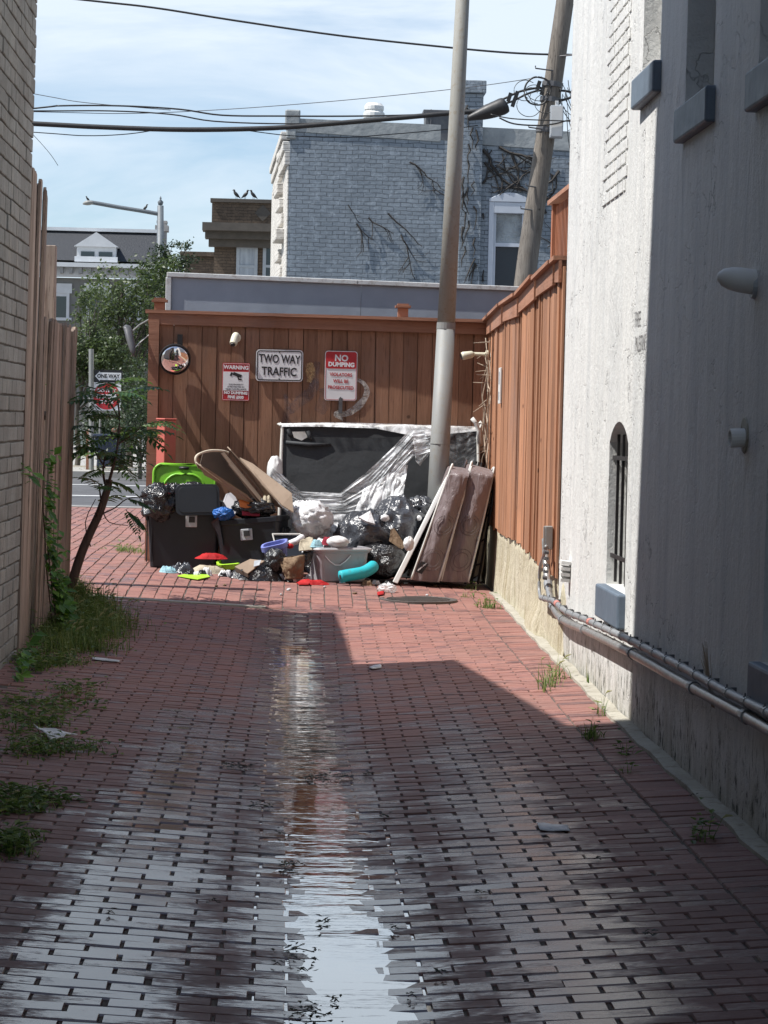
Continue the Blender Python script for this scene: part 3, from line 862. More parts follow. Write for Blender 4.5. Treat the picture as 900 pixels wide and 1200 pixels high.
mb = MB(); z = gz(XL, 13)-.05; r_ = 0
while z < 4.42:
    y = 14.715+random.uniform(-.012, .012); h = random.uniform(.088, .1)
    first = True
    while y > 5.0:
        l = .235 if not (first and r_ % 2) else .12
        first = False
        d = .03+random.gauss(0, .004)
        mb.box((XL-.015-.0, y-l/2, z+h/2), (d+.02, l-random.uniform(.005, .014), h-random.uniform(.004, .012)), (random.gauss(0, .01), 0, random.gauss(0, .012)))
        y -= l+.0
    z += h+.002; r_ += 1
shear(mb); mb.build('brick_face', M['leftbrick'], lb, bevel=.006)
mb = MB(); mb.prism([(-6.05, 14.74, 4.424), (-6.05, 14.74, 4.49), (-6.05, 10.4, 5.17), (-6.05, 10.4, 5.104)], (XL+6.065, 0, 0)); shear(mb); mb.build('coping', M['kerb'], lb)
def board_fence(name, label, p0, p1, topfn, mat, w=(.09, .14), t=.02, jag=.03, thick=.018):
    f = thing(name, label, 'fence', (p0[0], (p0[1]+p1[1])/2, gz(*p0)))
    mb = MB(); L = (V(p1)-V(p0)).length; d = (V(p1)-V(p0)).normalized(); s = 0; nn = V((d.y, -d.x))
    ang = math.atan2(d.y, d.x)
    while s < L-.02:
        ww = random.uniform(*w); c = V(p0)+d*(s+ww/2); zt = topfn((s+ww/2)/L)+random.uniform(-jag, jag); zb = gz(c.x, c.y)-.02+random.uniform(0, .04)
        o = random.uniform(-.008, .010); c = c+nn*o
        # dog-eared board
        h = zt-zb; e = ww*.18
        m3 = Matrix.Translation((c.x, c.y, zb)) @ Euler((random.gauss(0, .004), random.gauss(0, .006), ang+random.gauss(0, .08))).to_matrix().to_4x4()
        mb.M = m3; hw = ww/2-.003
        mb.prism([(-hw, -thick/2, 0), (hw, -thick/2, 0), (hw, -thick/2, h-e), (hw-e, -thick/2, h), (-hw+e, -thick/2, h), (-hw, -thick/2, h-e)], (0, thick, 0))
        s += ww+random.uniform(-.002, .006)
    mb.M = None
    shear(mb); mb.build('boards', mat, f)
    mb = MB()
    for zz in (.5, 1.6):
        a = V((p0[0]-.04, p0[1], zz)); b = V((p1[0]-.04, p1[1], zz)); mb.tube([a, b], .035, 4)
    mb.each('rail', mat, f)
    return f
t0, t1 = P(45, 196, 14.9).z, P(57, 232, 16.35).z
board_fence('tall_board_fence', 'tall splintered weathered board fence beside the painted brick wall', (-1.68, 14.74), (-1.745, 16.38), lambda t: t0+(t1-t0)*t, M['grey_wood'], jag=.006)
u0, u1 = P(60, 372, 16.5).z, P(92, 386, 18.4).z
board_fence('low_board_fence', 'lower weathered board fence next to the leaning sapling', (-1.745, 16.42), (-1.70, 18.45), lambda t: u0+(u1-u0)*t, M['grey_wood'], jag=.02)
p = P(62, 330, 19.2); mb = MB(); mb.box((p.x-.02, 19.2, P(62, 288, 19.2).z/2), (.09, .12, P(62, 288, 19.2).z)); 
mb.one('fence_post', M['grey_wood'], 'dark square timber post standing behind the lower board fence', 'post', bevel=.006)
# neighbour's plain shed behind the lower fence: out of sight from here, its roof line throws the shade across the alley
sd = thing('neighbour_shed', 'tall plain shed hidden behind the weathered board fences on the left, shading the alley', 'shed', (-4, 16.5, 0))
mb = MB(); mb.box2((-6, 14.75, -.2), (-2.42, 17.75, 4.45)); mb.build('wall', M['leftbrick'], sd)
mb = MB(); mb.box2((-6.1, 14.75, 4.452), (-2.36, 17.80, 4.58)); mb.build('roof', M['kerb'], sd)
# ---------------------------------------------------------------- garage with sheet metal parapet
ga = thing('garage', 'flat roofed garage with blue grey metal parapet behind the brown fence', 'garage', (.9, 24, .3))
YG = 23.3
A = P(198, 321, YG); B = P(201, 365, YG); C_ = P(640, 336, YG)
zt0 = P(199, 319, YG).z; zt1 = P(612, 336, YG).z; xa = A.x; xb = 3.2
zt1 = zt0+(zt1-zt0)*(xb-xa)/(P(612, 336, YG).x-xa)
M['sheet'] = pm('blue_grey_sheet_metal', (.36, .40, .46), (.30, .335, .39), 3, .5, .15, bump=.12, bs=5, bd=.03)
M['coping'] = pm('white_coping_metal', (.66, .67, .66), (.55, .56, .56), 5, .45, .1, wear=(.36, .33, .3))
M['garagewall'] = pm('garage_wall', (.40, .36, .31), (.3, .27, .24), 3, .9)
mb = MB(); mb.box2((xa+.12, YG+.08, .1), (xb, 29, zt1-.12)); mb.build('wall', M['garagewall'], ga)
mb = MB()
cuts = [xa, P(420, 340, YG).x, xb]
for a, b in zip(cuts, cuts[1:]):
    za = zt0+(zt1-zt0)*(a-xa)/(xb-xa); zb = zt0+(zt1-zt0)*(b-xa)/(xb-xa)
    mb.prism([(a+.03, YG, za-.50), (b+.026, YG, zb-.50), (b+.026, YG, zb-.05), (a+.03, YG, za-.05)], (0, .05, 0))
mb.each('fascia', M['sheet'], ga)
mb = MB()
for a, b in zip(cuts, cuts[1:]):
    za = zt0+(zt1-zt0)*(a-xa)/(xb-xa); zb = zt0+(zt1-zt0)*(b-xa)/(xb-xa)
    mb.prism([(a-.02, YG-.03, za-.048), (b, YG-.03, zb-.048), (b, YG-.03, zb), (a-.02, YG-.03, za)], (0, .35, 0))
mb.prism([(xa-.03, YG-.028, zt0-.50), (xa+.028, YG-.028, zt0-.50), (xa+.028, YG-.028, zt0-.05), (xa-.03, YG-.028, zt0-.05)], (0, 5, 0))
mb.build('coping', M['coping'], ga, bevel=.006)
mb = MB(); mb.box2((xa+.05, YG+.3, zt0-.55), (xb, 29, zt0-.25)); mb.build('roof', M['garagewall'], ga)

# ---------------------------------------------------------------- blue-grey brick house
M['bluebrick'] = m_painted_brick('blue_grey_painted_brick', (.27, .31, .35), (.215, .25, .285), course=.083, length=.24, bd=.02, mortar=(.11, .13, .15))
M['whitebrick'] = m_painted_brick('white_painted_front', (.62, .60, .56), (.5, .47, .43), axis='YZ', course=.083, length=.24, mortar=(.3, .28, .26))
YH = 45.0
bh = thing('blue_brick_house', 'two storey blue grey painted brick house wall with chimney and arched window', 'house', (3, 47, .3))
c0 = P(340, 160, YH); x0 = c0.x
zl = P(345, 152, YH).z; zr = P(680, 176, YH).z; xq = P(680, 170, YH).x; x1 = 9.0
zr = zl+(zr-zl)*(x1-x0)/(xq-x0)
win = (P(571, 330, YH).x, P(619, 330, YH).x, 2.6, P(595, 237, YH).z)   # window outer
mb = MB()
def zt(x): return zl+(zr-zl)*(x-x0)/(x1-x0)
def wq(a, b, c, d):  # wall piece; d None = to the roof line
    mb.prism([(a, YH, c), (b, YH, c), (b, YH, d if d is not None else zt(b)), (a, YH, d if d is not None else zt(a))], (0, .3, 0), r=.5)
wq(x0, win[0], 0, None); wq(win[1], x1, 0, None); wq(win[0], win[1], 0, win[2]); 
mb.prism([(win[0], YH, win[3]), (win[1], YH, win[3]), (win[1], YH, zt(win[1])), (win[0], YH, zt(win[0]))], (0, .3, 0), r=.5)
mb.box2((x0+.1, YH+.3, 0), (x1, 56, zl-.9))
mb.build('wall', M['bluebrick'], bh)
# chimney breast
ca, cb = P(538, 250, YH).x, P(563, 250, YH).x; ctop = P(552, 95, YH).z
mb = MB(); mb.box2((ca, YH-.09, 0), (cb, YH+.35, ctop-.25)); ch = mb.build('chimney', M['bluebrick'], bh)
mb = MB(); mb.box2((ca-.05, YH-.14, ctop-.25), (cb+.05, YH+.4, ctop)); mb.box2((ca-.02, YH-.11, ctop-.55-.2), (cb+.02, YH+.37, ctop-.55)); mb.each('chimney_cap', M['bluebrick'], ch, bevel=.02)
# parapet flashing
M['flash'] = pm('grey_flashing', (.36, .38, .38), (.22, .24, .25), 3, .6, .2, bump=.3, bs=6, bd=.05)
mb = MB()
for a, b, h in ((x0, P(520, 0, YH).x, .30), (cb, x1, .42)):
    mb.prism([(a, YH-.02, zt(a)-.03), (b, YH-.02, zt(b)-.03), (b, YH-.01, zt(b)+h), (a, YH-.01, zt(a)+h*.75)], (0, .5, 0))
mb.each('parapet', M['flash'], bh)
# corner pilaster cap / cornice end
q = P(343, 140, YH)
mb = MB(); mb.box((q.x, YH+.1, q.z), (.30, .3, .38)); mb.box((q.x-.02, YH+.1, q.z-.28), (.20, .28, .2)); mb.build('cornice_block', M['flash'], bh, bevel=.03)
# ornate front running away to the left
xf0, xf1 = P(336, 230, YH).x, P(322, 230, 53).x
mb = MB()
mb.prism([(xf0, YH+.02, 0), (x0, YH+.02, 0), (x0, YH+.02, zt(x0)-.35), (xf0, YH+.02, zt(x0)-.35)], (-.35, 9, 0))
prof = []
zz = zt(x0)
for i in range(14):      # projecting bay, hoods and brackets seen edge-on
    z = 2.6+i*.34; d = .10+.10*((i*7) % 3)/2
    mb.box((xf0-.02-d/2, YH+1.6+.35*(i % 4), z), (d*.8+.08, 1.2, .22), (0, 0, .06))
for k, (dx, z, h) in enumerate(((-.04, zz-.55, .28), (-.08, zz-.32, .2), (-.12, zz-.12, .16))):
    mb.box((xf0+dx*.5, YH+3.2, z), (.30-dx, 6.4, h), (0, 0, .04))
mb.build('front_wall', M['whitebrick'], bh, bevel=.02)
mb = MB()
for z in (3.3, 5.0): mb.box((xf0-.10, YH+.7, z), (.14, .5, 1.0)); 
M['darkred'] = pm('dark_red_trim', (.22, .04, .04), (.16, .03, .03), 4, .6)
pass
# window
M['trimblue'] = pm('pale_trim_paint', (.56, .60, .66), (.50, .54, .60), 4, .5)
a, b, c, d = win
f = MB(); w = .10
f.box2((a+.002, YH-.04, c), (a+w, YH+.1, d-.002)); f.box2((b-w, YH-.04, c), (b-.002, YH+.1, d-.002)); f.box2((a+w, YH-.038, d-.22), (b-w, YH+.1, d-.004)); f.box2((a+w, YH-.038, c+.002), (b-w, YH+.1, c+.1))
f.prism([(a, YH-.05, d), (b, YH-.05, d), (b, YH-.05, d+.06)]+[(a+(b-a)*(1-i/8), YH-.05, d+.06+.13*math.sin(math.pi*i/8)) for i in range(1, 8)]+[(a, YH-.05, d+.06)], (0, .08, 0))
fo = f.build('window', M['trimblue'], bh, bevel=.01)
f = MB(); zm = P(595, 287, YH).z
f.box2((a+w, YH+.01, zm-.035), (b-w, YH+.07, zm+.035)); f.box2((a+w, YH+.012, c+.1), (a+w+.05, YH+.068, d-.22)); f.box2((b-w-.05, YH+.012, c+.1), (b-w, YH+.068, d-.22)); f.build('sash', M['trimblue'], fo)
f = MB(); f.box2((a+w, YH+.08, c+.1), (b-w, YH+.09, zm)); f.build('lower_pane', M['dark_glass'], fo)
M['crumple'] = m_bag('crumpled_sheet', (.42, .46, .48), .35, .5, 5, .08)
f = MB(); f.box2((a+w, YH+.078, zm+.001), (b-w, YH+.088, d-.2)); f.build('upper_pane', M['crumple'], fo)
# bare ivy stems on the wall
M['ivy'] = pm('ivy_stems', (.030, .027, .026), (.05, .045, .04), 9, .9)
mb = MB()
def ivy(px, py, ang, ln, th, depth=0):
    p = V((px, py)); pts = [P(p.x, p.y, YH-.03)]; n = int(ln/7)+1; a = ang
    for i in range(n):
        a += random.gauss(0, .22); q = p+V((math.cos(a), math.sin(a)))*7
        if q.y < 150 + (q.x-340)*.07+8 or q.y > 332 or q.x > 692 or q.x < 350: break
        if 568 < q.x < 622 and q.y > 230: break
        p = q; pts.append(P(p.x, p.y, YH-.03-random.uniform(0, .03)))
        if depth < 3 and random.random() < .34: ivy(p.x, p.y, a+random.choice((-1, 1))*random.uniform(.35, .8), ln*.5*(1-i/n*.5), th*.6, depth+1)
    if len(pts) > 1: mb.tube(pts, [th*(1-.75*i/len(pts)) for i in range(len(pts))], 4)
for s_ in ((566, 215, -1.0, 60, .025), (566, 175, .5, 95, .035), (568, 190, .9, 75, .028), (600, 178, 1.0, 90, .034), (585, 172, .8, 70, .03), (640, 250, -1.9, 80, .03), (668, 190, 1.6, 110, .035), (655, 200, 1.9, 120, .03), (566, 250, 1.3, 60, .022), (575, 320, -1.3, 80, .022), (650, 320, -1.2, 90, .02), (566, 330, -1.7, 60, .02), (625, 200, 2.2, 70, .02), (690, 180, 2.0, 60, .02), (610, 175, .35, 60, .03)):
    ivy(*s_)
for s_ in ((462, 162, 1.05, 62, .026), (480, 190, .45, 36, .018), (528, 235, -2.3, 22, .014)): ivy(*s_)
for s_ in ((418, 262, 1.1, 34, .02), (432, 255, 1.3, 30, .016), (455, 250, .9, 50, .018), (470, 275, 1.2, 40, .018), (408, 240, 1.3, 16, .012)): ivy(*s_)
mb.one('bare_ivy', M['ivy'], 'black bare ivy stems spread over the blue grey brick wall', 'vine')
mb = MB()
for i in range(22):
    x = random.uniform(542, 562); y = random.uniform(118, 325); pts = [P(x, y, YH-.12)]
    for k in range(3):
        x += random.uniform(-5, 4); y += random.uniform(4, 12); x = min(563, max(541, x)); pts.append(P(x, y, YH-.12-random.uniform(0, .03)))
    mb.tube(pts, [.018, .016, .012, .006], 4)
mb.one('bare_ivy', M['ivy'], 'thin dark ivy stems clinging to the chimney breast', 'vine')
# vent stack on the roof
q = P(438, 150, YH+2); mb = MB()
mb.lathe([(.0, -1.2), (.10, -1.2), (.10, .14), (.0, .14)], q, 14); mb.lathe([(.0, .14), (.19, .16), (.22, .2), (.22, .3), (.18, .34), (.20, .37), (.20, .44), (.15, .5), (0.001, .5)], q, 16)
mb.one('roof_vent', M['white_paint'], 'white capped vent stack on the roof of the blue grey house', 'vent pipe')
q = P(515, 145, YH+2.5); mb = MB(); mb.box((q.x, q.y, q.z-.3), (.62, .6, 1.0)); mb.box((q.x, q.y, q.z+.2), (.72, .7, .08)); mb.box((q.x-.2, q.y-.32, q.z), (.03, .03, .5)); mb.box((q.x+.2, q.y-.32, q.z), (.03, .03, .5))
mb.one('roof_hatch', M['clamp'], 'small dark box on the blue house roof beside the steel pole', 'roof unit', bevel=.01)

# ---------------------------------------------------------------- brown brick building behind
M['brownbrick'] = m_painted_brick('brown_brick', (.135, .098, .070), (.095, .070, .052), course=.09, length=.25, mortar=(.06, .05, .04), per=.3)
YBk = 70.0
bb = thing('brown_brick_building', 'dark brown brick building with projecting cornice and three birds on its parapet', 'building', (0, 73, .3))
q0 = P(252, 240, YBk); q1 = P(360, 240, YBk)
cz = P(280, 268, YBk).z
mb = MB(); mb.box2((q0.x, YBk, 0), (q1.x, YBk+8, cz)); mb.box2((P(253, 0, YBk).x, YBk-.05, cz), (q1.x, YBk+8, P(254, 237, YBk).z)); mb.build('wall', M['brownbrick'], bb)
M['darktrim'] = pm('dark_cornice', (.10, .085, .07), (.07, .06, .05), 4, .7)
mb = MB(); z1 = P(250, 263, YBk).z; zc = P(250, 272, YBk).z
mb.box2((P(243, 0, YBk).x, YBk-.8, zc), (q1.x, YBk+.1, z1)); mb.prism([(P(243, 0, YBk).x+.02, YBk-.78, zc), (q0.x, YBk-.02, zc-.65), (q1.x, YBk-.02, zc-.65), (q1.x, YBk-.78, zc)], (0, .01, 0)) if False else None
mb.box2((P(246, 0, YBk).x, YBk-.5, zc-.22), (q1.x, YBk+.1, zc-.002)); mb.box2((P(250, 0, YBk).x, YBk-.25, zc-.45), (q1.x, YBk+.1, zc-.223))
mb.box2((P(253, 0, YBk).x-.05, YBk-.12, P(254, 237, YBk).z+.001), (q1.x, YBk+.3, P(254, 235, YBk).z+.06))
mb.build('cornice', M['darktrim'], bb)
M['curtain'] = pm('net_curtain', (.42, .46, .50), (.28, .31, .35), 3, .7, stretch=(6, 6, .4))
for (pa, pb) in ((277, 302), (308, 333)):
    wa, wb = P(pa, 300, YBk).x, P(pb, 300, YBk).x; zt_, zb_ = P(pa, 287, YBk).z, P(pa, 335, YBk).z
    f = MB(); t = .1
    f.box2((wa, YBk-.06, zb_), (wa+t, YBk+.02, zt_)); f.box2((wb-t, YBk-.06, zb_), (wb, YBk+.02, zt_)); f.box2((wa+t, YBk-.058, zt_-t), (wb-t, YBk+.02, zt_)); f.box2((wa+t, YBk-.058, P(pa, 312, YBk).z-.04), (wb-t, YBk+.02, P(pa, 312, YBk).z+.04))
    fo = f.build('window', M['grey_plastic'], bb); f = MB(); f.box2((wa+t, YBk-.03, zb_), (wb-t, YBk-.01, zt_-t)); f.build('pane', M['curtain'] if pa < 300 else M['dark_glass'], fo)
mb = MB(); d0 = P(308, 250, YBk)
mb.prism([(d0.x-.25, YBk-.07, d0.z), (d0.x, YBk-.07, d0.z-.25), (d0.x+.25, YBk-.07, d0.z), (d0.x, YBk-.07, d0.z+.25)], (0, .03, 0)); mb.build('brick_diamond', M['darktrim'], bb)
# lower brown building further left
mb = MB(); Y2 = 85; a = P(216, 300, Y2); mb.box2((a.x, Y2, 0), (P(262, 0, Y2).x, Y2+6, a.z)); mb.box2((a.x-.15, Y2-.2, a.z+.001), (P(262, 0, Y2).x, Y2+6, a.z+.16))
mb.one('low_brick_building', M['brownbrick'], 'low flat topped brown brick building far behind, left of the brown one', 'building')
# birds
def bird(name, p, s, face, label, grp=None, mat=None):
    mb = MB(); f = V((face, -.2, 0)).normalized(); 
    pts = [p+f*(-.13)*s+V((0, 0, .03))*s, p+f*(-.06)*s+V((0, 0, .09))*s, p+V((0, 0, .14))*s, p+f*.06*s+V((0, 0, .21))*s, p+f*.075*s+V((0, 0, .26))*s, p+f*.10*s+V((0, 0, .285))*s, p+f*.15*s+V((0, 0, .275))*s]
    mb.tube(smooth_path(pts, 3), [x*s for x in (.008, .014, .022, .035, .045, .052, .056, .055, .05, .042, .034, .03, .034, .036, .032, .024, .012, .006, .002)], 8)
    for q in (-.02, .02): mb.tube([p+V((q*s, 0, .09*s)), p+V((q*s, 0, -.0))], .006*s, 4)
    return mb.one(name, M['cable'], label, 'bird', group=grp, smooth=True)
zt_ = P(254, 235, YBk).z+.06
for px, fc, lb_ in ((277, -1, 'dark bird on the brown parapet, leftmost of three'), (287, 1, 'dark upright bird in the middle of three on the brown parapet'), (297, -1, 'dark bird leaning on the brown parapet, rightmost of three')):
    q = P(px, 238, YBk-.06); bird('bird', V((q.x, YBk-.0, zt_)), .95, fc, lb_, 'birds on the brown parapet')

# ---------------------------------------------------------------- white-trimmed house with dark mansard roof
YW = 95.0
wh = thing('mansard_house', 'grey house with dark slate roof, white dormer and white bracketed cornice beyond the trees', 'house', (-9, 98, .4))
M['slate'] = pm('dark_slate_roof', (.012, .015, .021), (.020, .024, .031), 8, .6, bump=.5, bs=14, stretch=(1, 1, 3), bd=.03)
M['greywall'] = pm('grey_house_wall', (.20, .20, .19), (.16, .16, .155), 3, .8)
M['trimwhite'] = pm('house_white_trim', (.62, .64, .66), (.54, .56, .58), 3, .6)
def w3(px, py, dy=0): return P(px, py, YW+dy)
xlh, xrh = w3(-60, 0).x, w3(188, 0).x
zr0, zr1 = w3(120, 268).z, w3(120, 306).z
mb = MB(); mb.add([(xlh, YW, zr1), (xrh, YW, zr1), (xrh, YW+1.6, zr0), (xlh, YW+1.6, zr0), (xlh, YW+9, zr1), (xrh, YW+9, zr1), (xrh, YW+8, zr0), (xlh, YW+8, zr0)], [(0, 1, 2, 3), (3, 2, 6, 7), (7, 6, 5, 4), (1, 5, 6, 2), (0, 3, 7, 4)]); mb.build('roof', M['slate'], wh)
mb = MB(); mb.box2((xlh, YW+1.45, zr0), (xrh+.1, YW+1.9, zr0+.14)); mb.build('ridge_trim', M['trimwhite'], wh)
mb = MB(); mb.box2((xlh, YW+.05, 0), (xrh, YW+9, w3(100, 326).z)); mb.build('wall', M['greywall'], wh)
mb = MB(); za = w3(100, 309).z; zb = w3(100, 314).z; zc = w3(100, 325).z
mb.box2((xlh, YW-.6, zb), (xrh+.2, YW+.06, za)); mb.box2((xlh, YW-.25, zc), (xrh+.05, YW+.06, zb-.002)); mb.build('cornice', M['trimwhite'], wh)
mb = MB(); x = xlh+.2
while x < xrh: mb.box2((x, YW-.5, zb-.26), (x+.14, YW-.252, zb-.004)); x += .38
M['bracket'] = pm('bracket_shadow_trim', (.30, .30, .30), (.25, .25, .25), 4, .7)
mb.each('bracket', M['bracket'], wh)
# dormer
dl, dr = w3(92, 0).x, w3(144, 0).x; dz0, dz1, dzt = w3(100, 307).z, w3(100, 289).z, w3(100, 272).z; dm = (dl+dr)/2
mb = MB(); il, ir = w3(95, 0).x, w3(141, 0).x
mb.box2((il, YW-.1, dz0), (ir, YW+1.6, dz1)); mb.prism([(dl, YW-.22, dz1), (dr, YW-.22, dz1), (dm, YW-.22, dzt)], (0, 1.9, 0)); mb.box2((il-.08, YW-.2, dz0), (ir+.08, YW-.101, dz0+.22)); 
dmr = mb.build('dormer', M['trimwhite'], wh)
mb = MB()
for pa, pb in ((100, 116), (121, 137)): mb.box2((w3(pa, 0).x, YW-.125, w3(0, 299).z-.0-.02), (w3(pb, 0).x, YW-.11, w3(0, 293).z+.02))
mb.each('dormer_window', M['dark_glass'], dmr)
for pa, pb in ((65, 87), (107, 133), (150, 172)):
    mb = MB(); zA, zB = w3(pa, 332).z, w3(pa, 372).z; a, b = w3(pa, 0).x, w3(pb, 0).x
    mb.box2((a-.1, YW-.05, zA-.4), (b+.1, YW+.06, zA)); mb.box2((a, YW-.04, zB), (a+.12, YW+.06, zA-.4)); mb.box2((b-.12, YW-.04, zB), (b, YW+.06, zA-.4)); mb.box2((a-.1, YW-.06, zB-.12), (b+.1, YW+.06, zB)); mb.box2((a+.12, YW-.03, zA-.53), (b-.12, YW+.06, zA-.402))
    f = mb.build('window', M['trimwhite'], wh); mb = MB(); mb.box2((a+.12, YW+.0, zB), (b-.12, YW+.02, zA-.53)); mb.build('pane', M['dark_glass'], f)
q = w3(190, 262, 3); mb = MB(); mb.box2((q.x-.20, q.y-.3, 3), (q.x+.20, q.y+.3, w3(190, 262, 3).z)); mb.box2((q.x-.28, q.y-.36, q.z-.35), (q.x+.28, q.y+.36, q.z-.1)); mb.box2((q.x-.22, q.y-.31, q.z), (q.x+.22, q.y+.31, q.z+.1))
M['chimstone'] = pm('chimney_stone', (.42, .40, .38), (.3, .29, .28), 5, .85); mb.build('chimney', M['chimstone'], wh)
# ---------------------------------------------------------------- poles and wires
YP = 21.33
b0, b1, b2 = P(513, 575, YP), P(527.5, 300, YP), P(542, 0, YP)
dirp = (b2-b0).normalized(); base = b0+dirp*((gz(b0.x, YP)-b0.z)/dirp.z)
po = thing('street_pole', 'tall tapered grey pole with weathered tan upper part standing before the brown fence', 'pole', base)
def pl(t): return base+dirp*t
js = (P(522, 382, YP).z-base.z)
mb = MB(); mb.tube([pl(-.05), pl(js)], [.100, .086], 20); mb.build('lower_shaft', M['steel'], po, smooth=True)
mb = MB(); mb.tube([pl(js), pl(js+1.5), pl(7.5)], [.084, .074, .052], 20); mb.build('upper_shaft', M['poleup'], po, smooth=True)
mb = MB(); mb.tube([pl(js-.03), pl(js+.03)], [.0885, .0880], 20); mb.tube([pl(1.3), pl(1.302)], [.098, .098], 20); mb.build('band', M['steel'], po)
mb = MB(); mb.tube([pl(-.02), pl(.02)], [.16, .16], 20); mb.build('base_plate', M['steel'], po)

YU = 36.0
def U(px, py, dy=0): return P(px, py, YU+dy)
w0, w1 = U(616, 330), U(661, 0)
dw = (w1-w0).normalized(); wb = w0+dw*((.27-w0.z)/dw.z)
up_ = thing('utility_pole', 'leaning weathered timber utility pole tangled with cables behind the garage', 'pole', wb)
mb = MB(); pts = [wb+dw*t for t in (0, 2, 4, 6, 8, 10.5)]
for i, p in enumerate(pts): p.x += .02*math.sin(i*2.1)
mb.tube(pts, [.19, .18, .165, .15, .14, .12], 16); mb.build('shaft', M['pole_wood'], up_, smooth=True)
def upole(py):
    t = (U(600, py).z-wb.z)/dw.z; return wb+dw*t
mb = MB()
bx = U(652, 143, -.24); mb.box(bx, (.20, .16, .50)); mb.build('junction_box', M['grey_plastic'], up_, bevel=.01)
mb = MB(); mb.box(bx+V((.0, -.085, 0)), (.17, .012, .46)); mb.box(bx+V((0, -.0, .29)), (.05, .05, .08)); mb.build('box_cover', M['white_paint'], up_)
mb = MB()
for py in (98, 116, 152): p = upole(py); mb.tube([p-dw*.04, p+dw*.04], .168, 14)
for py, l in ((83, -.32), (152, -.30), (220, -.22), (247, -.25), (66, .28)):
    p = upole(py); mb.tube([p+V((0, -.12, 0)), p+V((l, -.2, .02)), p+V((l, -.2, .06))], .012, 5)
mb.build('bolt_and_band', M['clamp'], up_)
def cable(name, label, pts, r, cat='cable', grp=None, sag=None, mat='cable', parent=None):
    mb = MB(); mb.tube(smooth_path(pts, 5), r, 6); return mb.one(name, M[mat], label, cat, group=grp, smooth=True)
def extl(a, b, x):     # extend a->b backwards to world x
    d = b-a; return a+d*((x-a.x)/d.x)
def line(name, label, pix, r, dy=0, **k):
    pts = [U(x, y, dy) for x, y in pix]
    pts = [extl(pts[0], pts[1], -7.5)]+pts; return cable(name, label, pts, r, **k)
line('top_cable', 'single black cable crossing the sky above all the other wires', [(90, -1), (180, 9), (275, 24), (400, 42), (530, 56), (600, 62), (650, 64)], .017)
cable('top_cable', 'short black cable end drooping from the leaning pole to the white wall, uppermost', [U(650, 64), U(670, 64), U(685, 66), U(720, 74), U(800, 90)], .015)
line('thick_cable', 'thickest black cable bundle running from the left brick wall to the splice case', [(40, 145), (120, 149), (220, 152), (320, 150), (400, 144), (470, 138), (525, 133), (567, 130)], .042)
line('upper_cable', 'thin black cable arching just above the thick bundle', [(40, 127), (70, 124), (140, 124), (210, 128), (260, 135), (330, 136), (420, 136), (500, 134), (565, 129)], .014)
line('middle_cable', 'thin black cable drooping between the arched cable and the thick bundle', [(40, 130), (130, 130), (200, 134), (250, 142), (330, 145), (400, 143), (500, 137), (565, 131)], .012)
line('faint_wire', 'faint grey wire sloping up to the right behind the steel pole', [(40, 131), (150, 133), (250, 129), (350, 122), (450, 113), (560, 101), (635, 90)], .006, mat='clamp')
line('faint_wire', 'faint grey wire sloping down from the left brick wall above the cable bundle', [(40, 110), (90, 119), (140, 124), (200, 129)], .006, mat='clamp')
line('low_wire', 'thin wire sagging just under the thick cable bundle on the left', [(40, 155), (100, 159), (150, 157), (190, 151)], .008)
line('low_wire', 'thin wire sagging under the bundle across the top of the blue house', [(290, 153), (340, 159), (400, 161), (450, 158), (520, 152), (560, 147)], .008) if False else cable('low_wire', 'thin wire sagging under the bundle across the top of the blue house', [U(x, y) for x, y in ((290, 153), (340, 159), (400, 161), (450, 158), (520, 152), (560, 147))], .008)
cable('loose_wire', 'short loose wire end hanging off the left brick wall against the sky', [P(x, y, 14.4) for x, y in ((39, 158), (50, 170), (60, 182), (68, 194))], .0018)
# splice case
sp = [U(548, 139, -.1), U(560, 135, -.1), U(572, 131, -.1), U(588, 125, -.1), U(594, 122, -.1)]
mb = MB(); mb.tube(smooth_path(sp, 3), [.04, .05, .065, .08, .095, .105, .115, .125, .13, .135, .13, .12, .07], 12)
mb.one('splice_case', M['cable'], 'fat black splice case hanging in the cables left of the leaning pole', 'splice case', smooth=True)
cable('riser_cable', 'upper of two black cables climbing from the splice case to the pole', [U(x, y) for x, y in ((566, 125), (590, 116), (610, 107), (632, 103), (645, 106))], .020)
cable('riser_cable', 'lower of two black cables climbing from the splice case to the pole', [U(x, y) for x, y in ((590, 122), (602, 118), (618, 110), (634, 106), (646, 110))], .018)
cable('loop_cable', 'black slack cable looped above the left side of the pole joint', [U(x, y, -.15) for x, y in ((614, 108), (617, 98), (625, 91), (634, 91), (642, 95), (646, 103))], .016)
cable('loop_cable', 'black slack cable looped below the left side of the pole joint', [U(x, y, -.15) for x, y in ((614, 110), (620, 120), (632, 123), (640, 118), (642, 108))], .014)
cable('service_cable', 'black cable leaving the pole joint to the right, upper branch', [U(x, y, -.1) for x, y in ((655, 106), (665, 107), (685, 112), (760, 124))], .020)
cable('service_cable', 'black cable curving from the pole joint to the right, lower branch', [U(x, y, -.1) for x, y in ((655, 118), (664, 116), (675, 112), (690, 111), (760, 121))], .022)
cable('drop_wire', 'thin wire crossing in front of the junction box', [U(x, y, -.4) for x, y in ((575, 134), (600, 139), (640, 141), (665, 142), (690, 145), (760, 160))], .010)
cable('drop_wire', 'thin sagging wire passing behind the junction box', [U(x, y, -.35) for x, y in ((585, 138), (602, 145), (630, 147), (650, 145), (668, 141), (684, 145), (760, 168))], .013)
mb = MB()
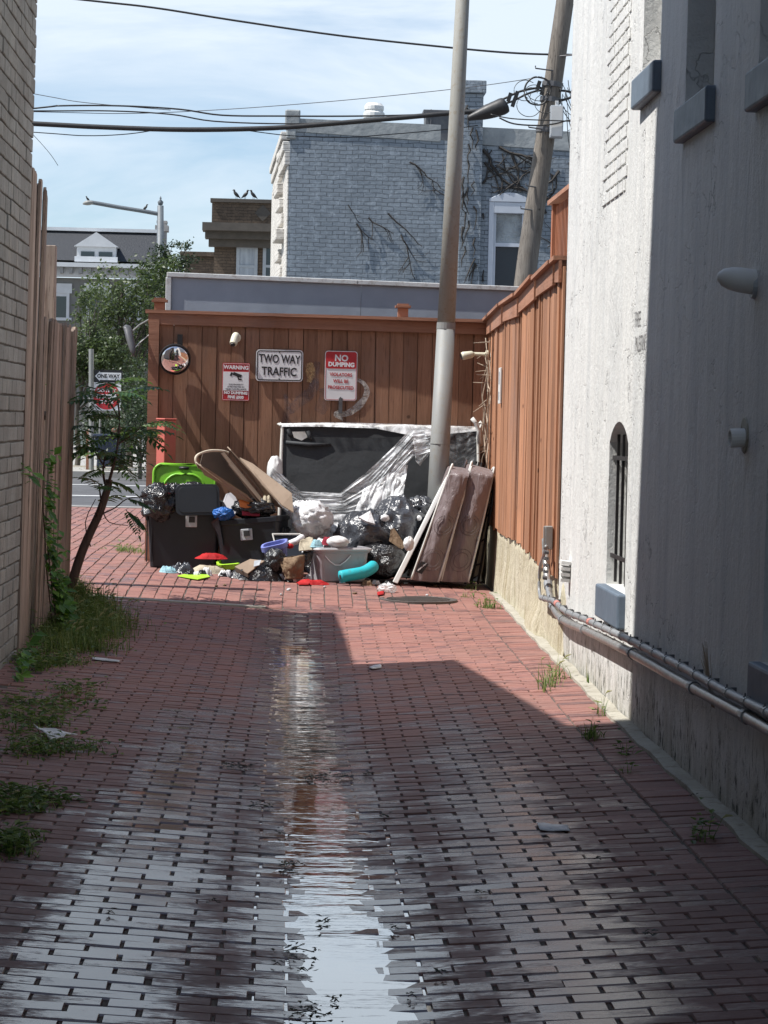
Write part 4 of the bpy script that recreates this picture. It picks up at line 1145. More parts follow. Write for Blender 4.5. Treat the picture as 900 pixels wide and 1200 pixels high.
for s_ in range(16):
    x, y = random.uniform(612, 640), random.uniform(92, 112); pts = []
    if s_ > 6: x, y = random.uniform(655, 668), random.uniform(92, 125)
    a = random.uniform(0, 6.28); rr_ = random.uniform(6, 20)
    if s_ > 6: pts = [(x, y), (x+random.uniform(0, 12), y+random.uniform(10, 25)), (x+random.uniform(-4, 20), y+random.uniform(30, 50)), (x+random.uniform(5, 22), y+random.uniform(30, 75))]
    else: pts = [(x+rr_*math.cos(a+k*.7), y+12+rr_*.9*math.sin(a+k*.7)) for k in range(7)]
    mb.tube(smooth_path([U(min(px, 700), py, -.2-random.uniform(0, .1)) for px, py in pts], 4), .006, 4)
mb.one('wire_tangle', M['cable'], 'tangle of thin black wires dangling around the junction box', 'wires', smooth=True)
mb = MB()
for x, y in ((605, 112), (602, 120), (631, 100), (636, 106), (597, 114)): p = U(x, y, -.05); mb.box(p, (.06, .05, .14), (0, .3, 0))
mb.one('cable_clamp', M['cable'], 'small black clamps gripping the cables left of the pole', 'clamps')

# street lamp
YL = 62.0
M['lampgrey'] = pm('dark_grey_lamp_paint', (.13, .15, .165), (.10, .115, .13), 5, .55)
def Lq(x, y): return P(x, y, YL)
b = Lq(187, 556); b.z = .4
sl = thing('street_lamp', 'grey street lamp pole with long arm reaching left over the trees', 'street lamp', b)
t = Lq(188, 241)
mb = MB(); mb.tube([b, t], [.14, .085], 12); mb.lathe([(.0, 0), (.06, .02), (.08, .1), (.02, .16), (.03, .2), (.001, .26)], t, 10); mb.build('pole', M['lampgrey'], sl, smooth=True)
mb = MB(); mb.tube(smooth_path([Lq(187, 251), Lq(165, 247), Lq(140, 243), Lq(118, 239), Lq(106, 237)], 4), .055, 8); mb.build('arm', M['lampgrey'], sl, smooth=True)
mb = MB(); mb.tube(smooth_path([Lq(110, 237.5), Lq(106, 237.5), Lq(101, 238), Lq(97, 239)], 3), [.05, .07, .09, .10, .11, .11, .10, .08, .05, .03], 10, flat=.6); mb.build('lamp_head', M['steel'], sl, smooth=True)
bird('bird', Lq(103, 236.5), .5, -1, 'tiny dark bird sitting on the street lamp head')
bird('bird', Lq(170, 247.5), .62, 1, 'tiny dark bird perched midway along the street lamp arm')

# ---------------------------------------------------------------- street furniture at the far corner
YS = 50.0
def Sq(x, y, dy=0): return P(x, y, YS+dy)
M['red'] = pm('sign_red', (.48, .022, .03), (.42, .02, .028), 4, .45, bump=.03)
M['signwhite'] = pm('sign_white', (.74, .74, .75), (.68, .68, .70), 5, .4, bump=.03)
M['signblack'] = pm('sign_black', (.015, .015, .017), None, 4, .4, bump=.03)
M['ink'] = pm('sign_ink', (.02, .02, .022), None, 4, .5, bump=0)
def yfacing(p, off=0): 
    m4 = Matrix((V((1, 0, 0)), V((0, 0, 1)), V((0, -1, 0)))).transposed().to_4x4(); m4.translation = p+V((0, off, 0)); return m4
def rounded(cx, cz, w, h, r, y, n=5):
    pts = []
    for (sx_, sz_, a0) in ((1, 1, 0), (-1, 1, 90), (-1, -1, 180), (1, -1, 270)):
        for i in range(n+1):
            a = R(a0+90*i/n); pts.append(V((cx+sx_*(w/2-r)+r*math.cos(a), y, cz+sz_*(h/2-r)+r*math.sin(a))))
    return pts
def plate(w, h, r, c, t, mat, name, parent, y=None):
    mb = MB(); mb.prism(rounded(c.x, c.z, w, h, r, c.y if y is None else y), (0, t, 0)); return mb.build(name, mat, parent)
pb = Sq(107, 556); pb.z = .4
sp_ = thing('sign_post', 'grey metal sign post at the far street corner carrying the one way sign', 'sign post', pb)
mb = MB(); tp_ = Sq(107, 409); mb.tube([pb, tp_], .055, 8); mb.build('post', M['steel'], sp_)
mb = MB(); mb.tube([Sq(114, 556)+V((0, .3, -0)), Sq(117, 470)+V((0, .3, 0))], .03, 6); mb.build('brace', M['steel'], sp_)
ow = Sq(127, 441); w = 33/sc(YS); h = 14.5/sc(YS)
o = thing('one_way_sign', 'black and white ONE WAY sign on the post above the red round sign', 'sign', ow)
plate(w, h, .02, ow, .02, M['signblack'], 'plate', o)
ap = [(-.45, -.30), (.30, -.30), (.30, -.40), (.47, 0), (.30, .40), (.30, .30), (-.45, .30)]
mb = MB(); mb.prism([V((ow.x-px*w, ow.y-.006, ow.z+pz*h)) for px, pz in ap][::-1], (0, .004, 0)); mb.build('arrow', M['signwhite'], o)
text_mesh('lettering', 'ONE WAY', .115, M['ink'], yfacing(ow+V((.0, -.012, -.0))), o, .001, sx=.90, bold=.004)
dn = Sq(125, 464.5); w = 33/sc(YS)
o = thing('do_not_enter_sign', 'red disc DO NOT ENTER sign on a white square plate, half hidden by leaves', 'sign', dn)
plate(w, w, .03, dn, .02, M['signwhite'], 'plate', o)
mb = MB(); mb.prism([V((dn.x+.29*math.cos(2*math.pi*i/28), dn.y-.006, dn.z+.29*math.sin(2*math.pi*i/28))) for i in range(28)], (0, .004, 0)); mb.build('disc', M['red'], o)
mb = MB(); mb.box((dn.x, dn.y-.008, dn.z), (.44, .006, .09)); mb.build('bar', M['signwhite'], o)
text_mesh('lettering', 'DO NOT', .10, M['signwhite'], yfacing(dn+V((0, -.009, .125))), o, .001, bold=.003)
text_mesh('lettering', 'ENTER', .10, M['signwhite'], yfacing(dn+V((0, -.009, -.125))), o, .001, bold=.003)
# litter bin, posts
q = Sq(127, 557); q.z = .4
M['binblue'] = pm('dark_blue_plastic', (.022, .035, .07), (.015, .025, .05), 4, .5)
o = thing('wheeled_bin', 'dark blue wheeled bin beside the sign post at the far corner', 'bin', q)
mb = MB(); hh = 44/sc(YS)
mb.M = frame(q); mb.add([(-.22, -.25, .08), (.22, -.25, .08), (.22, .25, .08), (-.22, .25, .08), (-.29, -.33, hh*.9), (.29, -.33, hh*.9), (.29, .33, hh*.9), (-.29, .33, hh*.9)], [(0, 1, 5, 4), (1, 2, 6, 5), (2, 3, 7, 6), (3, 0, 4, 7), (3, 2, 1, 0), (4, 5, 6, 7)])
mb.build('body', M['binblue'], o, bevel=.02)
mb = MB(); mb.M = frame(q); mb.box((0, -.01, hh*.93), (.64, .74, .05)); mb.box((0, -.36, hh*.9), (.5, .05, .04)); mb.build('lid', M['binblue'], o, bevel=.015)
for sx_ in (-.24, .24):
    mb = MB(); mb.tube([q+V((sx_-.03, .2, .1)), q+V((sx_+.03, .2, .1))], .1, 14); mb.build('wheel', M['cable'], o)
q = Sq(138, 557); q.z = .4
o = thing('brown_bin', 'square black and brown bin right of the blue wheeled bin', 'bin', q)
mb = MB(); mb.box((q.x, q.y+.3, q.z+.38), (.3, .3, .76)); mb.build('body', M['black_metal'], o, bevel=.02)
mb = MB(); mb.box((q.x, q.y+.3, q.z+.84), (.32, .32, .16)); mb.build('hood', M['cedartrim'], o, bevel=.03)
q = Sq(104, 557); q.z = .4
mb = MB(); mb.box((q.x-.02, q.y+.2, q.z+.42), (.12, .12, .84)); mb.prism([(q.x-.08, q.y+.14, q.z+.84), (q.x+.04, q.y+.14, q.z+.84), (q.x-.02, q.y+.2, q.z+.9)], (0, .01, 0))
mb.one('wooden_post', M['cedartrim'], 'short brown wooden bollard left of the sign post at the corner', 'bollard', bevel=.01)
# parked cars across the street
def car(name, x, y, L, H, face, mats, label, grp):
    o = thing(name, label, 'car', (x, y, .31), grp); z0 = .31; Wd = 1.8
    def X(u): return x+face*u*L
    prof = [(-.5, .30), (-.5, .62), (-.47, .78), (-.30, .95), (-.25, 1.0), (-.12, H*.96), (.0, H), (.24, H*.98), (.36, H*.9), (.44, 1.05), (.49, .95), (.5, .55), (.49, .3)]
    mb = MB(); pts = [V((X(u), y, z0+z)) for u, z in prof]; mb.prism(pts if face > 0 else pts[::-1], (0, Wd, 0)); mb.build('body', mats[0], o, bevel=.05)
    wp = [(-.235, 1.02), (-.115, H*.93), (.0, H*.965), (.235, H*.94), (.34, H*.87), (.40, 1.05)]
    mb = MB(); pts = [V((X(u), y-.012, z0+z)) for u, z in wp]; mb.prism(pts if face > 0 else pts[::-1], (0, .02, 0)); mb.build('side_window', M['dark_glass'], o)
    mb = MB(); mb.box((X(.02), y-.015, z0+1.3), (.07, .03, H*.42)); mb.box((X(.02), y-.006, z0+.7), (.012, .02, .6)); mb.box((X(.25), y-.006, z0+.7), (.012, .02, .6)); mb.box((X(0), y-.012, z0+.36), (L*.5, .03, .07)); mb.build('trim', M['black_metal'], o)
    for u in (-.32, .31):
        mb = MB(); mb.tube([V((X(u), y-.03, z0+.33)), V((X(u), y+.2, z0+.33))], .33, 20); t = mb.build('tyre', M['cable'], o); mb = MB(); mb.tube([V((X(u), y-.045, z0+.33)), V((X(u), y, z0+.33))], .20, 14); mb.build('rim', M['steel'], t)
    mb = MB(); mb.box((X(-.485), y+.25, z0+.72), (.12, .35, .14)); mb.build('headlight', M['signwhite'], o); mb = MB(); mb.box((X(.485), y+.2, z0+.85), (.08, .25, .2)); mb.build('tail_light', M['red'], o)
    return o
M['carpaint'] = pm('silver_green_car_paint', (.30, .34, .33), (.27, .31, .30), 1, .25, .5, bump=0)
M['carwhite'] = pm('white_car_paint', (.66, .67, .68), None, 1, .25, bump=0)
cx = P(107, 500, 74).x
car('parked_car', cx-2.45, 72.5, 4.9, 1.9, -1, [M['carpaint']], 'silver green car parked across the street behind the low board fence', 'cars parked across the street')
car('parked_car', P(150, 500, 76).x+2.6, 75, 4.6, 1.45, 1, [M['carwhite']], 'white car parked across the street behind the brown fence', 'cars parked across the street')

# ---------------------------------------------------------------- deck railing above the right fence
M['deck'] = m_wood('deck_timber', (.30, .11, .055), (.38, .15, .08), (.09, .03, .02), 'Z', .3)
dk = thing('deck_railing', 'reddish timber deck with balusters rising behind the sunlit fence', 'deck', (3.3, 22.5, .2))
y1, y0 = 24.0, 19.0; xd = P(652, 240, y1).x; zc_ = P(650, 237, y1).z; zb_ = 2.55
mb = MB(); mb.box2((xd-.09, y0, zc_-.03), (xd+.09, y1+.05, zc_+.015)); mb.box2((xd+.091, y1-.1, zc_-.03), (xd+2, y1+.05, zc_+.015)); mb.build('top_rail', M['cedartrimY'], dk)
mb = MB(); y = y1-.05
while y > y0: mb.box((xd, y, (zc_+zb_)/2-.05), (.035, .035, zc_-zb_-.02)); y -= .115
x = xd+.12
while x < xd+2: mb.box((x, y1-.03, (zc_+zb_)/2-.05), (.035, .035, zc_-zb_-.02)); x += .1
mb.each('baluster', M['deck'], dk)
mb = MB(); mb.box2((xd-.06, y0, zb_-.25), (xd+2.2, y1, zb_)); mb.build('platform', M['cedartrimY'], dk)
for y in (y1-.05, y0+.1):
    mb = MB(); mb.box2((xd-.05, y-.05, .1), (xd+.05, y+.05, zc_-.031)); mb.build('post', M['deck'], dk)

# ---------------------------------------------------------------- signs and fixtures on the back fence
YQ = YF-.022
def fq(x, y, off=0): return P(x, y, YQ-off)
s = sc(YQ)
a = fq(327.5, 428.5)
o = thing('two_way_sign', 'white TWO WAY TRAFFIC sign with black rounded border on the brown fence', 'sign', a)
wd, ht = 55/s, 37/s
plate(wd, ht, .035, a, .004, M['signwhite'], 'plate', o, y=a.y-.006)
def ring(w, h, r, c, y, t, mat, parent, name='border', th=.006):
    mb = MB(); A = rounded(c.x, c.z, w, h, r, y); B = rounded(c.x, c.z, w-2*t, h-2*t, max(.004, r-t), y); n = len(A)
    vs = A+B+[p+V((0, -.0015, 0)) for p in A]+[p+V((0, -.0015, 0)) for p in B]
    fs = [(2*n+i, 2*n+(i+1) % n, 3*n+(i+1) % n, 3*n+i) for i in range(n)]+[(i, 2*n+i, 2*n+(i+1) % n, (i+1) % n)[::-1] for i in range(n)]+[(n+i, n+(i+1) % n, 3*n+(i+1) % n, 3*n+i) for i in range(n)]
    mb.add(vs, fs); return mb.build(name, mat, parent)
ring(wd-.018, ht-.018, .03, a, a.y-.0065, .009, M['ink'], o)
rot2 = Matrix.Rotation(R(-1.2), 4, 'Z')
text_mesh('lettering', 'TWO WAY', .112, M['ink'], yfacing(a+V((0, -.008, .060))) @ rot2, o, .0006, sx=.70, bold=.0022)
text_mesh('lettering', 'TRAFFIC', .112, M['ink'], yfacing(a+V((-.002, -.008, -.060))) @ rot2, o, .0006, sx=.80, bold=.0022)
mb = MB()
for dz in (ht/2-.025, -ht/2+.025): mb.box(a+V((0, -.01, dz)), (.012, .006, .012))
mb.each('bolt', M['clamp'], o)
a = fq(399.5, 440.5); wd, ht = 38/s, 58/s
o = thing('no_dumping_sign', 'red and white NO DUMPING sign, tallest and rightmost sign on the brown fence', 'sign', a)
plate(wd, ht, .028, a, .004, M['signwhite'], 'plate', o, y=a.y-.006)
mb = MB(); mb.prism(rounded(a.x, a.z+ht*.5-.012-.078, wd-.022, .158, .018, a.y-.009), (0, .003, 0)); mb.build('red_panel', M['red'], o)
ring(wd-.014, ht-.014, .024, a, a.y-.0065, .004, M['red'], o)
text_mesh('lettering', 'NO', .082, M['signwhite'], yfacing(a+V((.002, -.0095, .168))) @ rot2, o, .0006, bold=.003)
text_mesh('lettering', 'DUMPING', .056, M['signwhite'], yfacing(a+V((.002, -.0095, .107))) @ rot2, o, .0006, sx=1.0, bold=.003)
for i, t_ in enumerate(('VIOLATORS', 'WILL BE', 'PROSECUTED')):
    text_mesh('lettering', t_, .045, M['red'], yfacing(a+V((0, -.008, .01-.062*i))) @ rot2, o, .0004, sx=.90, bold=.0012)
mb = MB(); mb.box(a+V((0, -.008, -ht/2+.03)), (.012, .006, .012)); mb.box(a+V((0, -.008, ht/2-.02)), (.010, .006, .010)); mb.each('bolt', M['clamp'], o)
p = fq(399, 478); mb = MB(); mb.box(p+V((0, 0, .02)), (.035, .03, .15)); mb.build('bracket', M['clamp'], o)
a = fq(276.5, 447.5); wd, ht = 32/s, 44/s
o = thing('warning_sign', 'small red and white WARNING camera sign, lowest left sign on the brown fence', 'sign', a)
plate(wd, ht, .012, a, .004, M['red'], 'plate', o, y=a.y-.006)
ring(wd-.012, ht-.012, .010, a, a.y-.0065, .003, M['signwhite'], o)
mb = MB(); mb.box(a+V((0, -.008, .006)), (wd-.020, .003, ht*.50)); mb.build('white_panel', M['signwhite'], o)
text_mesh('lettering', 'WARNING', .050, M['signwhite'], yfacing(a+V((0, -.0085, .137))) @ rot2, o, .0004, sx=.98, bold=.002)
text_mesh('lettering', 'NO DUMPING', .036, M['signwhite'], yfacing(a+V((0, -.0085, -.107))) @ rot2, o, .0004, sx=.98, bold=.002)
text_mesh('lettering', 'FINE $500', .036, M['signwhite'], yfacing(a+V((0, -.0085, -.148))) @ rot2, o, .0004, sx=.98, bold=.002)
for i, t_ in enumerate(('THIS PROPERTY', 'IS PROTECTED BY', 'VIDEO SURVEILLANCE')):
    text_mesh('lettering', t_, .021, M['ink'], yfacing(a+V((0, -.0102, -.026-.022*i))), o, .0003, sx=.95)
mb = MB(); c = a+V((.0, -.0105, .055))
mb.box(c+V((.012, 0, .012)), (.085, .002, .030), (0, .35, 0)); mb.box(c+V((-.045, 0, .018)), (.02, .002, .036), (0, .35, 0)); mb.box(c+V((.022, 0, -.018)), (.012, .002, .042), (0, -.3, 0)); mb.box(c+V((.04, 0, -.03)), (.03, .002, .012), (0, .2, 0)); mb.build('camera_symbol', M['ink'], o)
# convex mirror
a = fq(205, 421, .09); rm = 18.5/s
o = thing('convex_mirror', 'round convex traffic mirror with black rim at the left end of the brown fence', 'mirror', a)
n = NT('mirror_silver'); M['mirror'] = n.set(color=(.80, .74, .72), rough=.04, metal=1.0, normal=n.bump(n.noise(n.coord((1, 1, 1)), 5, 3), .25, .01))
mb = MB(); Rr = .34; axm = V((.05, -1, -.30)).normalized()
mb.lathe([(rm*.93*math.sin(t*math.pi/2/10) if t else .0005, .055*(math.cos(t*math.pi/2/10))) for t in range(10, -1, -1)], a, 28, axm)
mb.build('mirror_face', M['mirror'], o, smooth=True)
mb = MB(); mb.lathe([(rm*.6, -.055), (rm*.92, -.03), (rm*1.0, -.01), (rm*1.0, .018), (rm*.94, .022), (rm*.90, .006)], a, 28, axm); mb.build('rim', M['black_metal'], o, smooth=False)
p = fq(211, 401, .0); mb = MB(); mb.box(p+V((0, -.01, 0)), (.05, .012, .15)); mb.tube([p+V((0, -.01, -.04)), p+V((0, -.09, -.06)), a+V((.03, .04, .06))], .013, 8); mb.build('bracket', M['black_metal'], o)
# little cameras
M['ivory'] = pm('ivory_plastic', (.66, .64, .50), (.6, .58, .46), 8, .45)
a = fq(277, 396)
o = thing('security_camera', 'small ivory camera pointing down above the signs on the brown fence', 'camera', a)
mb = MB(); mb.lathe([(.0, 0), (.045, 0), (.045, .02), (.02, .03), (.02, .09), (.001, .09)], a, 14, V((0, -1, 0))); mb.build('mount', M['ivory'], o, smooth=False)
mb = MB(); mb.tube(smooth_path([a+V((.005, -.075, .03)), a+V((-.01, -.10, -.0)), a+V((-.022, -.125, -.05)), a+V((-.026, -.135, -.065))], 3), [.03, .036, .038, .038, .038, .038, .037, .036, .036, .034], 14); mb.build('housing', M['ivory'], o, smooth=True)
mb = MB(); q = a+V((-.028, -.14, -.068)); mb.tube([q, q+V((-.001, -.004, -.006))], .024, 12); mb.build('lens', M['cable'], o)
a = P(549, 416, 21.7)
o = thing('security_camera', 'small ivory camera on the far corner of the sunlit fence pointing left', 'camera', a)
c = V((XR(21.7)-.03, 21.7, a.z+.01))
mb = MB(); mb.tube([c, a+V((.03, 0, .01))], .018, 8); mb.lathe([(.0, 0), (.04, 0), (.04, .02), (.001, .03)], c, 12, V((-1, 0, 0))); mb.build('mount', M['ivory'], o)
mb = MB(); mb.tube([a+V((.05, 0, .01)), a+V((.03, -.01, .005)), a+V((-.05, -.03, -.01)), a+V((-.065, -.03, -.014))], [.02, .035, .04, .036], 14); mb.build('housing', M['ivory'], o, smooth=True)
mb = MB(); q = a+V((-.066, -.03, -.015)); mb.tube([q, q+V((-.006, -.002, -.002))], .026, 12); mb.build('lens', M['cable'], o)
# old paint on the fence: pale curved arrow and smudges, brushed thinly on the boards
M['oldpaint'] = m_film('old_white_paint', (.50, .47, .44), .75, (1, 1, 1), 16, .8)
M['smudge'] = m_film('dark_smudge_paint', (.10, .075, .085), .34, (1, 1, 1), 9, .8)
M['yelsmudge'] = m_film('yellow_smudge_paint', (.42, .27, .13), .5, (1, 1, 1), 16, .8)
def brush(pix, wpx, mat, lab, cat='paint mark', off=.004, name='paint_mark'):
    pts = smooth_path([P(x, y, YF-.014-off) for x, y in pix], 5); k = len(pts); vs = []
    for i, p in enumerate(pts):
        d = (pts[min(k-1, i+1)]-pts[max(0, i-1)]).normalized(); nn = V((-d.z, 0, d.x)); t = i/(k-1)
        w = (wpx/s)/2*(.55+.45*math.sin(math.pi*min(1, t*1.15+.1)))*(1+.25*nz((t*9, 0, 0), 1)); vs += [p+nn*w, p-nn*w]
    mb = MB(); mb.add(vs, [(2*i, 2*i+1, 2*i+3, 2*i+2) for i in range(k-1)]); return mb.one(name, M[mat], lab, cat)
brush([(394, 486), (408, 484), (422, 474), (430, 460), (426, 449), (415, 444)], 8, 'oldpaint', 'pale curved painted arrow on the brown fence around the tall red sign')
brush([(401, 481), (393, 486), (402, 492)], 5, 'oldpaint', 'pale painted arrow head on the brown fence under the tall red sign', off=.006)
brush([(338, 482), (352, 470), (366, 458), (370, 440), (372, 424)], 13, 'smudge', 'dark smeared paint curve on the brown fence between the two larger signs')
brush([(334, 495), (337, 478), (334, 462)], 9, 'smudge', 'dark smeared upright paint stroke on the brown fence left of the box spring top', off=.005)
brush([(362, 425), (364, 438), (362, 448)], 11, 'yelsmudge', 'yellowish paint smear on the brown fence right of the white sign', off=.006)
brush([(374, 484), (380, 470), (378, 455)], 16, 'smudge', 'faint grey paint patch on the brown fence left of the tall red sign', off=.003)
# red bollard at the fence end
q = P(190, 560, 21.6); zt__ = P(190, 492, 21.83).z; g_ = gz(q.x, 21.83)
M['salmon'] = pm('faded_red_paint', (.52, .13, .10), (.46, .11, .085), 5, .55)
mb = MB(); mb.box((P(195, 500, 21.83).x, 21.83, (zt__+g_)/2), (.135, .135, zt__-g_), (0, 0, R(38))); mb.box((P(195, 500, 21.83).x, 21.83, zt__+.008), (.15, .15, .016), (0, 0, R(38)))
mb.one('red_bollard', M['salmon'], 'faded red square bollard at the left end of the brown fence', 'bollard', bevel=.008)
# ---------------------------------------------------------------- the dumped rubbish
M['tote'] = pm('black_tote_plastic', (.012, .014, .018), (.016, .019, .025), 4, .40, bump=.12, bs=18)
M['latch'] = pm('silver_latch', (.50, .52, .54), (.4, .42, .44), 9, .35, .3)
M['lime'] = pm('lime_plastic', (.20, .50, .035), (.17, .43, .03), 4, .4, bump=.05, wear=(.16, .30, .06))
M['limeb'] = pm('bright_lime_plastic', (.42, .74, .045), (.36, .66, .04), 4, .45, bump=.05)
M['blackbag'] = m_bag('black_bin_bag', (.018, .018, .020), .24, .7, 6, .05)
M['greybag'] = m_bag('thin_grey_bin_bag', (.050, .054, .064), .27, .65, 3.5, .045)
M['whitebag'] = m_bag('white_carrier_bag', (.80, .80, .81), .5, .4, 13, .018)
M['pad'] = m_bag('white_padding', (.74, .74, .73), .7, .2, 4, .01)
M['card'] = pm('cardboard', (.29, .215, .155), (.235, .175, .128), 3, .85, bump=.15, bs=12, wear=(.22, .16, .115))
M['cardshade'] = pm('cardboard_in_shade', (.10, .07, .05), (.07, .05, .04), 4, .9)  # darker copy of the card: shade in the boxes put into its colour
M['cardedge'] = pm('cardboard_edge', (.62, .54, .43), (.5, .42, .32), 9, .85)
M['orange'] = pm('orange_card', (.58, .19, .05), (.5, .15, .04), 5, .6)
M['paperbag'] = m_bag('brown_paper_bag', (.26, .18, .115), .8, .2, 5, .06)
M['redcloth'] = m_bag('red_cloth', (.46, .02, .022), .7, .2, 8, .015)
M['maroon'] = m_bag('maroon_cloth', (.30, .03, .05), .8, .2, 8, .04)
M['tan'] = m_bag('beige_cloth', (.50, .44, .33), .8, .2, 6, .03)
M['blue'] = m_bag('blue_plastic', (.02, .14, .48), .4, .5, 14, .02)
M['ltblue'] = m_bag('pale_blue_cloth', (.36, .60, .68), .8, .2, 9, .04)
M['peri'] = pm('periwinkle_plastic', (.20, .24, .58), (.17, .2, .5), 4, .45, bump=.05)
M['teal'] = pm('turquoise_foam', (.015, .44, .50), (.015, .38, .44), 8, .6, bump=.3, bs=60, wear=(.06, .26, .28))
M['clearbin'] = pm('cloudy_grey_bin', (.36, .35, .37), (.30, .29, .31), 3, .35, bump=.06, wear=(.24, .22, .21))
M['clearrim'] = pm('pale_bin_rim', (.50, .50, .51), (.45, .45, .46), 3, .4)
M['boxfab'] = pm('black_box_spring_cloth', (.034, .038, .042), (.024, .027, .030), 2.5, .75, bump=.5, bs=3, bd=.03)
M['trim'] = pm('white_piping', (.66, .66, .63), (.52, .5, .46), 9, .7)
M['film'] = m_film('polythene_film', (.84, .86, .88), .50, (.8, 1, 2.2), 5, .3)
M['filmd'] = m_film('polythene_film_dense', (.86, .87, .88), .66, (1.4, 1, 1.6), 5, .3)
M['filmt'] = m_film('polythene_film_thin', (.66, .69, .72), .10, (2.2, 1, 1), 5, .3)
M['quilt'] = None
def m_quilt():
    n = NT('brown_satin_ticking'); o = n.coord((1, 1, 1))
    b = n.mix(n.ramp(n.noise(o, 2, 4), [(.3, 0.), (.7, 1.)]), (.20, .155, .152), (.15, .115, .115))
    w = n.noise(n.coord((4, 4, 1.2), rot=(0, .5, 0)), 3.2, 5, .6, 1.0)
    return n.set(color=b, rough=.36, spec=.55, sheen=.2, normal=n.bump(w, .8, .03))
M['quilt'] = m_quilt()
M['stitch'] = pm('dark_stitching', (.075, .05, .048), None, 9, .6)
M['yellow'] = pm('yellow_label', (.60, .55, .06), (.5, .45, .05), 9, .6)
M['label'] = pm('pale_label', (.60, .66, .68), (.5, .56, .6), 22, .5)
def blob(mb, c, rad, seed=0, crump=.22, freq=2.2, n=4, squash=0.0, mat=0, rot=0.0, sharp=True):
    """crumpled closed bag: a sphere pushed about by ridged noise, flattened where it rests"""
    c = V(c); nu, nv = 10*n//2*2, 6*n
    m3 = Matrix.Rotation(rot, 3, 'Z'); vs = []
    for j in range(nv+1):
        th = math.pi*j/nv
        for i in range(nu):
            ph = 2*math.pi*i/nu
            d = V((math.sin(th)*math.cos(ph), math.sin(th)*math.sin(ph), math.cos(th)))
            r_ = abs(noise.noise(d*freq+V((seed*3.7, seed, 1)))); r2 = abs(noise.noise(d*freq*2.3+V((seed, 5, seed*1.9)))); r3 = noise.noise(d*freq*5+V((seed, 2, 7)))
            k = 1+crump*(.55-2.0*r_)+crump*.55*(.4-1.6*r2)+crump*.22*r3
            p = V((d.x*rad[0], d.y*rad[1], d.z*rad[2]))*k
            if squash: p.z = max(p.z, -rad[2]*squash+.01*r3)
            vs.append(c+m3 @ p)
    fs = [(j*nu+i, (j+1)*nu+i, (j+1)*nu+(i+1) % nu, j*nu+(i+1) % nu) for j in range(nv) for i in range(nu)]
    mb.add(vs, fs, mat); return mb
def bag(name, px, py, Y, wpx, hpx, mat, label, cat, seed=1, crump=.25, dep=None, rest=True, freq=2.2, rot=0.0, n=5, group=None, **k):
    c = P(px, py, Y); s = sc(Y); rx, rz = wpx/2/s, hpx/2/s; ry = dep or rx*.8
    mb = MB(); sq = 0
    if rest:
        g = gz(c.x, c.y); sq = min(1.0, max(.2, (c.z-g-.004)/rz))
    blob(mb, c, (rx, ry, rz), seed, crump, freq, n, sq, 0, rot)
    return mb.one(name, M[mat], label, cat, smooth=True, group=group, **k)
def cloth(name, corners, mat, label, cat, nu=14, nv=10, amp=.03, freq=9, seed=0, thick=.006, group=None, drop=False, fine=.3):
    """crumpled sheet between four corners (a,b,c,d = pixel x, pixel y, depth)"""
    a, b, c, d = [V(q) if isinstance(q, V) else P(*q) for q in corners]
    def fn(u, v):
        p = a*(1-u)*(1-v)+b*u*(1-v)+c*u*v+d*(1-u)*v
        e = noise.noise(p*freq+V((seed, 0, 0))); e2 = noise.noise(p*freq+V((0, seed, 9))); e3 = noise.noise(p*freq*2.7+V((seed, 3, 9)))
        p = p+V((e2*amp*.6, e*amp, (e+e2)*amp*.5+e3*amp*fine))
        g = gz(p.x, p.y)+.004
        if p.z < g: p.z = g+.002*abs(e)
        return p
    mb = MB(); mb.grid(fn, nu, nv); return mb.one(name, M[mat] if isinstance(mat, str) else mat, label, cat, smooth=True, solid=thick, group=group)

def heap(name, px, py, Y, wpx, hpx, mat, label, cat, seed=1, rest=True, dep=None, rot=0.0, rough=1.0, group=None, spiky=.5):
    """a dropped heap of cloth or film: irregular outline, folds running across it"""
    c = P(px, py+hpx/2, Y); s = sc(Y); rx = wpx/2/s; hz = hpx/s*.95; ry = dep or rx*.7
    z0 = None if rest else c.z
    nr, na = 12, 44; vs = []
    fa = random.uniform(0, 3.14)
    for i in range(nr+1):
        t = i/nr
        for j in range(na):
            a = 2*math.pi*j/na; out = 1+.34*noise.noise(V((math.cos(a)*1.6+seed, math.sin(a)*1.6, seed*.7)))+.12*noise.noise(V((math.cos(a)*5+seed, math.sin(a)*5, seed)))
            x = rx*t*out*math.cos(a); y = ry*t*out*math.sin(a); x, y = x*math.cos(rot)-y*math.sin(rot), x*math.sin(rot)+y*math.cos(rot)
            q = V((x/rx*1.5+seed*2.1, y/ry*1.0, seed)); f1 = 1-abs(noise.noise(q*1.1))*2.6; f2 = 1-abs(noise.noise(V((q.x*2.6+q.y, q.y*1.2, seed+3))))*2.4
            k_ = min(1, t*2.2); h = hz*(1-t**3.2)*(.62+(.26*f1+.16*f2)*rough*k_)
            h += hz*.10*noise.noise(q*4)*(1-t)
            X, Yy = c.x+x, c.y+y; b = (gz(X, Yy)+.003) if rest else z0-.02*t
            vs.append((X, Yy, b+max(0, h)))
    fs = [(i*na+j, (i+1)*na+j, (i+1)*na+(j+1) % na, i*na+(j+1) % na) for i in range(nr) for j in range(na)]
    fs.append(tuple(nr*na+j for j in range(na)))
    mb = MB(); mb.add(vs, fs); return mb.one(name, M[mat], label, cat, smooth=True, group=group)
def slabp(mb, pts, th, mat=0):
    """flat board through pixel corners at given depths, with real thickness"""
    q = [P(*p) for p in pts]; n_ = (q[1]-q[0]).cross(q[2]-q[0]).normalized()
    if n_.y < 0: n_ = -n_
    mb.prism(q if True else q, n_*th, mat)

